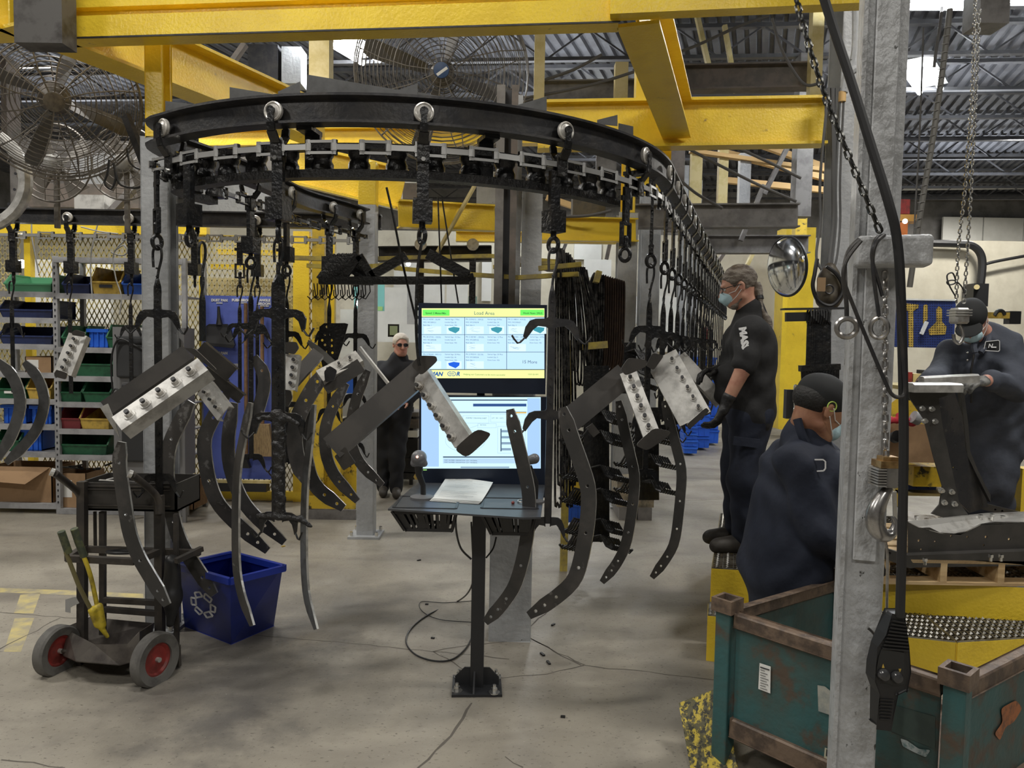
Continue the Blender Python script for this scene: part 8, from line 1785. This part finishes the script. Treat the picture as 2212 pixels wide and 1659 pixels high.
# ================================================================== right middle: mirror, bag, racks
mi = thing('convex_mirror', 'round convex safety mirror with black rim', 'mirror', P(1700, 576, 8.8)); c_ = P(1700, 576, 8.8); nm_ = V((-.95, -.30, -.1)).normalized(); Rm = 62*8.8/F
obj('rim', MB().ring(c_, Rm, .018, nm_, 40, 8), RUB, mi); pr_ = [(Rm*math.sin(a*.1), Rm*.28*(math.cos(a*.1*.9)-.25)) for a in range(0, 16)]
obj('face', MB().lathe(c_, [(max(.002, Rm*math.sin(a*math.pi/30)), Rm*.30*math.cos(a*math.pi/30)) for a in range(15, -1, -1)], 32, axis=nm_), GLASS, mi)
obj('mount', MB().cyl(c_-nm_*.02, P(1715, 570, 9.4), .03, 8), DARK, mi)
bg = thing('chain_bag', 'greasy brown chain bag with a tag hanging on the cables', 'bag', P(1790, 650, 5.2))
obj('bag', sdf_mesh([('c', tuple(P(1792, 598, 5.2)), tuple(P(1791, 640, 5.2)), .07, .092), ('c', tuple(P(1791, 580, 5.2)), tuple(P(1791, 600, 5.2)), .04, .07)], .008, .03, fold=.003), BROWN, bg); obj('tag', MB().bx(P(1790, 0, 5.08).x, P(1808, 0, 5.08).x, 5.075, 5.085, P(1800, 630, 5.08).z, P(1800, 600, 5.08).z), mat('tan_tag', (.25, .16, .08), .7), bg, smooth=False); obj('ring', MB().ring(P(1791, 625, 5.09), .03, .006, (0, 1, 0), 16, 6), DARK, bg)
cable('black cable coil round the brown bag', [P(1765, 560, 5.12), P(1760, 590, 5.1), P(1756, 620, 5.1), P(1768, 650, 5.1), P(1795, 660, 5.1), P(1816, 640, 5.1), P(1820, 615, 5.1), P(1805, 590, 5.1), P(1785, 575, 5.1)], .014)
for i, (x0_, x1_, r_) in enumerate(((1798, 1800, .016), (1806, 1803, .008), (1816, 1806, .008), (1790, 1772, .010), (1824, 1815, .008))): cable('grey cable running down the second grey column, '+OR20[i], [P(x0_, 190, 5.3), P(x1_, 380, 5.3), P(x1_, 480, 5.3), P(x1_-8, 560, 5.25), P(1792, 600, 5.2)], r_, mat('grey_cable', (.08,)*3))
obj('conduit_union', MB().cyl(P(1820, 198, 5.3), P(1819, 220, 5.3), .025, 12), TANB, None, 'tan conduit fitting on the second grey column', 'pipe', loc=P(1820, 210, 5.3))
cable('pale conduit curving from the near column to the second', [P(1862, 148, 5.3), P(1845, 150, 5.3), P(1830, 165, 5.3), P(1822, 200, 5.3)], .03, GREY); cable('thin conduit up the second grey column', [P(1846, 20, 5.3), P(1845, 100, 5.3), P(1836, 150, 5.3), P(1822, 190, 5.3)], .018, GREY)
hx = thing('tool_rail', 'black rail rack with hanging black rods beside the second column', 'rack', P(1760, 760, 5.0))
strap(hx, [(1690, 668, 5.0), (1822, 666, 5.0)], .08, .012, RUB, 'rail'); strap(hx, [(1697, 685, 4.98), (1745, 684, 4.98)], .03, .06, RUB, 'rail_block')
obj('coil', MB().tube([P(1745+i*1.05, 685, 4.95)+V((0, math.sin(i*1.2)*.03, math.cos(i*1.2)*.05)) for i in range(46)], .007, 6), RUB, hx)
for k in range(11): x = 1744+k*4.6; obj('hanging_rod', MB().bar(P(x+2, 695, 4.95), P(x-1+k*.3, 800, 4.95), .016, .010, up=(0, 1, 0)), BLACK, hx, smooth=False)
for k in range(13): x = 1733+k*6.0; obj('hanging_loop', MB().tube([P(x, 795, 4.9), P(x+1, 828, 4.9), P(x+4, 830, 4.9), P(x+5, 795, 4.9)], .010, 6), BLACK, hx)
strap(hx, [(1728, 796, 4.92), (1812, 792, 4.92)], .06, .04, BLACK, 'rail')
slab('blue_sheet', 'dark blue cabinet side behind the hanging rods', 1795, 700, 1826, 820, 5.9, .3, NAVYP, 'cabinet')
slab('apron', 'black apron hanging with a chain on the tall yellow post', 1700, 842, 1722, 905, 9, .1, RUB, 'apron'); hang_chain('short_chain', 'short bright chain hanging on the black apron', [P(1719, 832, 8.9), P(1718, 870, 8.9), P(1720, 905, 8.9)], CHROME, L=.09, W_=.06, r=.012)
slab('leather_strip', 'brown leather strip beside the black apron', 1722, 838, 1738, 885, 9, .1, mat('brown_leather', (.08, .045, .025), .7), 'leather')
slab('grey_box', 'grey box edge right of the brown leather', 1755, 838, 1790, 900, 9, .2, GBEAM, 'box')
# spiral strap and wires from the roof
cable('banded grey strap hanging slantwise in the right roof space', [P(2052, 20, 6.5), P(2040, 120, 6.5), P(2028, 210, 6.5), P(2015, 300, 6.5), P(1998, 400, 6.5), P(1985, 480, 6.5), P(1975, 550, 6.5), P(1965, 620, 6.5)], .025, mat('strap_grey', (.15, .145, .13), .6), 'strap', 'strap')
obj('strap_bands', (lambda mb: ([mb.bar(P(2047-i*2.75, 60+i*18, 6.47)+V((-.032, 0, 0)), P(2047-i*2.75, 60+i*18, 6.47)+V((.032, 0, .012)), .006, .006) for i in range(29)], mb)[1])(MB()), GBEAM, None, 'pale bands wound on the hanging strap', 'strap', smooth=False, kind='stuff', loc=P(2000, 300, 6.5))
for i, q in enumerate([[(1995, 60), (1990, 200), (1985, 320), (1978, 440), (1972, 560)], [(2035, 15), (2030, 60), (2022, 110), (2018, 145)], [(1668, 40), (1690, 110), (1735, 180), (1775, 178)], [(1410, 132), (1500, 100), (1600, 55), (1660, 35)], [(1110, 216), (1200, 200), (1290, 180), (1370, 155)], [(1178, 172), (1240, 150), (1300, 118)],
                           [(1488, 322), (1560, 360), (1640, 400), (1720, 435)], [(1450, 370), (1500, 415), (1560, 450)], [(1590, 318), (1660, 350), (1730, 385)], [(1212, 468), (1270, 466), (1320, 455)], [(1185, 215), (1100, 232), (1150, 214)]]): cable('loose cable strung through the steelwork, '+OR20[i], [P(x, y, 7.0) for x, y in q], .014 if i not in (0,) else .008, mat('dull_cable', (.09, .085, .08), .6))
cr_ = thing('crane_trolley', 'orange crane trolley under the far roof at right', 'crane', P(1950, 480, 13)); 
for l, t_, r, b_, m in ((1905, 462, 1992, 478, ORANGE), (1940, 430, 1965, 462, RED), (1945, 480, 1960, 512, mat('orange_red', (.55, .16, .04), .5)), (1900, 450, 1925, 470, TANB)): A, B = P(l, t_, 13), P(r, b_, 13); obj('trolley_part', MB().bx(A.x, B.x, 13, 13.3, B.z, A.z), m, cr_, smooth=False)
slab('red_sign', 'small red lettered beam between the columns', 1826, 455, 1846, 478, 12, .1, mat('brick_red', (.30, .10, .05), .6), 'beam'); slab('amber_block', 'yellow beam piece between the columns', 1822, 515, 1842, 530, 11, .1, YEL, 'beam')
# roof-space shapes in the upper middle
for i, (l, t_, r, b_, m, nm, cat) in enumerate([(608, 100, 650, 180, GREY, 'shiny duct behind the first roof lamp', 'duct'), (535, 95, 600, 195, DARK, 'dark duct beside the shiny one', 'duct'), (455, 330, 640, 380, GBEAM, 'grey shape behind the bending chain', 'beam'), (0, 120, 16, 300, BROWNB, 'brown column strip at the left picture edge', 'column'), (870, 395, 920, 430, BROWNB, 'plastic-wrapped item behind the centre drop bar', 'box'), (1030, 370, 1070, 440, GREY, 'grey panel beside the dark duct', 'panel'), (1238, 420, 1308, 466, BROWN, 'sacking-covered shape on the mid yellow beam', 'box'), (160, 420, 225, 455, GALV, 'folded light steel bracket above the left track', 'bracket'), (60, 395, 300, 450, BROWNB, 'dim machinery above the left track', 'machine'), (1900, 410, 1930, 520, GBEAM, 'grey wall strip beside the near column', 'panel'), (2120, -30, 2180, 50, GBEAM, 'dark hoist body at the upper right', 'hoist')]): slab('roof_item', nm, l, t_, r, b_, [9, 9, 8.2, 9, 8, 7.6, 7.8, 6.8, 7.6, 12, 6.5][i], .25, m, cat)
# visible lamp fixtures
def fixture(label, pts, Y_, n=2):
    A, B = P(pts[0], pts[1], Y_), P(pts[2], pts[3], Y_); t = thing('strip_lamp', label, 'lamp', (A+B)/2)
    for k in range(n): o_ = V((0, 0, 0)) if k == 0 else V((.0, .22, -.04)); obj('tube', MB().cyl(A+o_, B+o_, .03, 8), TUBE, t)
    obj('housing', MB().bar(A+V((0, .1, .09)), B+V((0, .1, .09)), .3, .05), GREY, t, smooth=False)
for i, (x, y, e) in enumerate([q for q in LP if q[1] > 7 and -3 < q[0] < 7]):
    rz = 1.15 if x < 0 else (.9 if y > 10 else -.03); d = V((math.cos(rz), math.sin(rz), 0)); t = thing('strip_lamp', ['strip lamp at the upper left above the track', 'left strip lamp at the top right', 'right strip lamp at the top right', 'lower strip lamp right of the near column', 'far strip lamp in the roof behind the bend'][i], 'lamp', (x, y, 5.35))
    c = V((x, y, 5.36)); obj('housing', MB().bar(c-d*.62, c+d*.62, .42, .06), GREY, t, smooth=False); obj('hanger_wire', MB().cyl(c, c+V((0, 0, .4)), .006, 6), DARK, t)
    n_ = V((-math.sin(rz), math.cos(rz), 0))
    for k in (-1, 1): obj('tube', MB().cyl(c-d*.6+n_*.13*k-V((0, 0, .10)), c+d*.6+n_*.13*k-V((0, 0, .10)), .035, 8), TUBE, t)
for i, (x, y, Y_) in enumerate(((47, 570, 7.9), (1796, 298, 11), (1181, 415, 11), (935, 551, 9), (1955, 478, 12.6), (772, 655, 10.2), (882, 570, 9.5))): obj('work_lamp', MB().ball(P(x, y, Y_), (7 if i else 13)*Y_/F*.7, 12, 8), TUBE, None, ['bright work lamp behind the green bin at far left', 'tiny far lamp between the two right columns', 'tiny far lamp left of the fourth trolley', 'small far lamp over the monitors', 'far lamp on the orange crane', 'lamp behind the slim grey post', 'small lamp left of the monitors'][i], 'lamp', loc=P(x, y, Y_))
# debris on the floor
for i, (x, y) in enumerate(((922, 1305), (1195, 1349), (1172, 1413), (1216, 1548), (612, 1180), (1185, 1431), (935, 1378), (905, 1210))): p = PZ(x, y, .004); obj('debris', MB().box(p, (.02+.01*(i % 3), .012, .008), Matrix.Rotation(i, 3, 'Z')), RUB if i != 4 else YELP, None, 'small dark scrap on the floor, '+['above the cable loop', 'right of the grey column', 'by the column foot', 'alone in the foreground', 'yellowish, by the recycling bin', 'below the column foot', 'inside the cable loop', 'left of the hanging cable'][i], 'scrap', smooth=False, loc=p)
for i, (l, t_, r, b_, m, Y_) in enumerate([(20, 300, 305, 455, GBEAM, 8.4), (150, 330, 240, 420, GREY, 8.2), (470, 538, 640, 552, YEL, 9), (455, 570, 540, 582, YEL, 9), (450, 600, 640, 640, CREAMY, 9.5), (60, 560, 240, 700, WHITE, 12), (540, 640, 640, 1000, CREAMY, 10), (1290, 290, 1330, 420, GBEAM, 9), (1495, 320, 1515, 440, CREAMY, 10), (1555, 320, 1570, 470, CREAMY, 10), (1600, 330, 1620, 440, GREY, 10), (1440, 320, 1475, 500, BROWNB, 10.5), (820, 380, 900, 430, WHITE, 9), (420, 395, 620, 470, GREY, 9.5)]): slab('background_panel', ['dim grey machine body behind the left fans', 'paler duct behind the left fans', 'yellow beam behind the mesh, upper', 'yellow beam behind the mesh, lower', 'faded yellow block behind the mesh', 'bright panel seen through the shelves', 'faded yellow panel behind the blue board edge', 'dark upright left of the double yellow post', 'pale upright in the steelwork, left', 'pale upright in the steelwork, right', 'grey upright in the steelwork', 'brown upright by the right yellow post', 'white sheet behind the mid yellow beam', 'grey light wall behind the bend'][i], l, t_, r, b_, Y_, .1, m, 'panel')
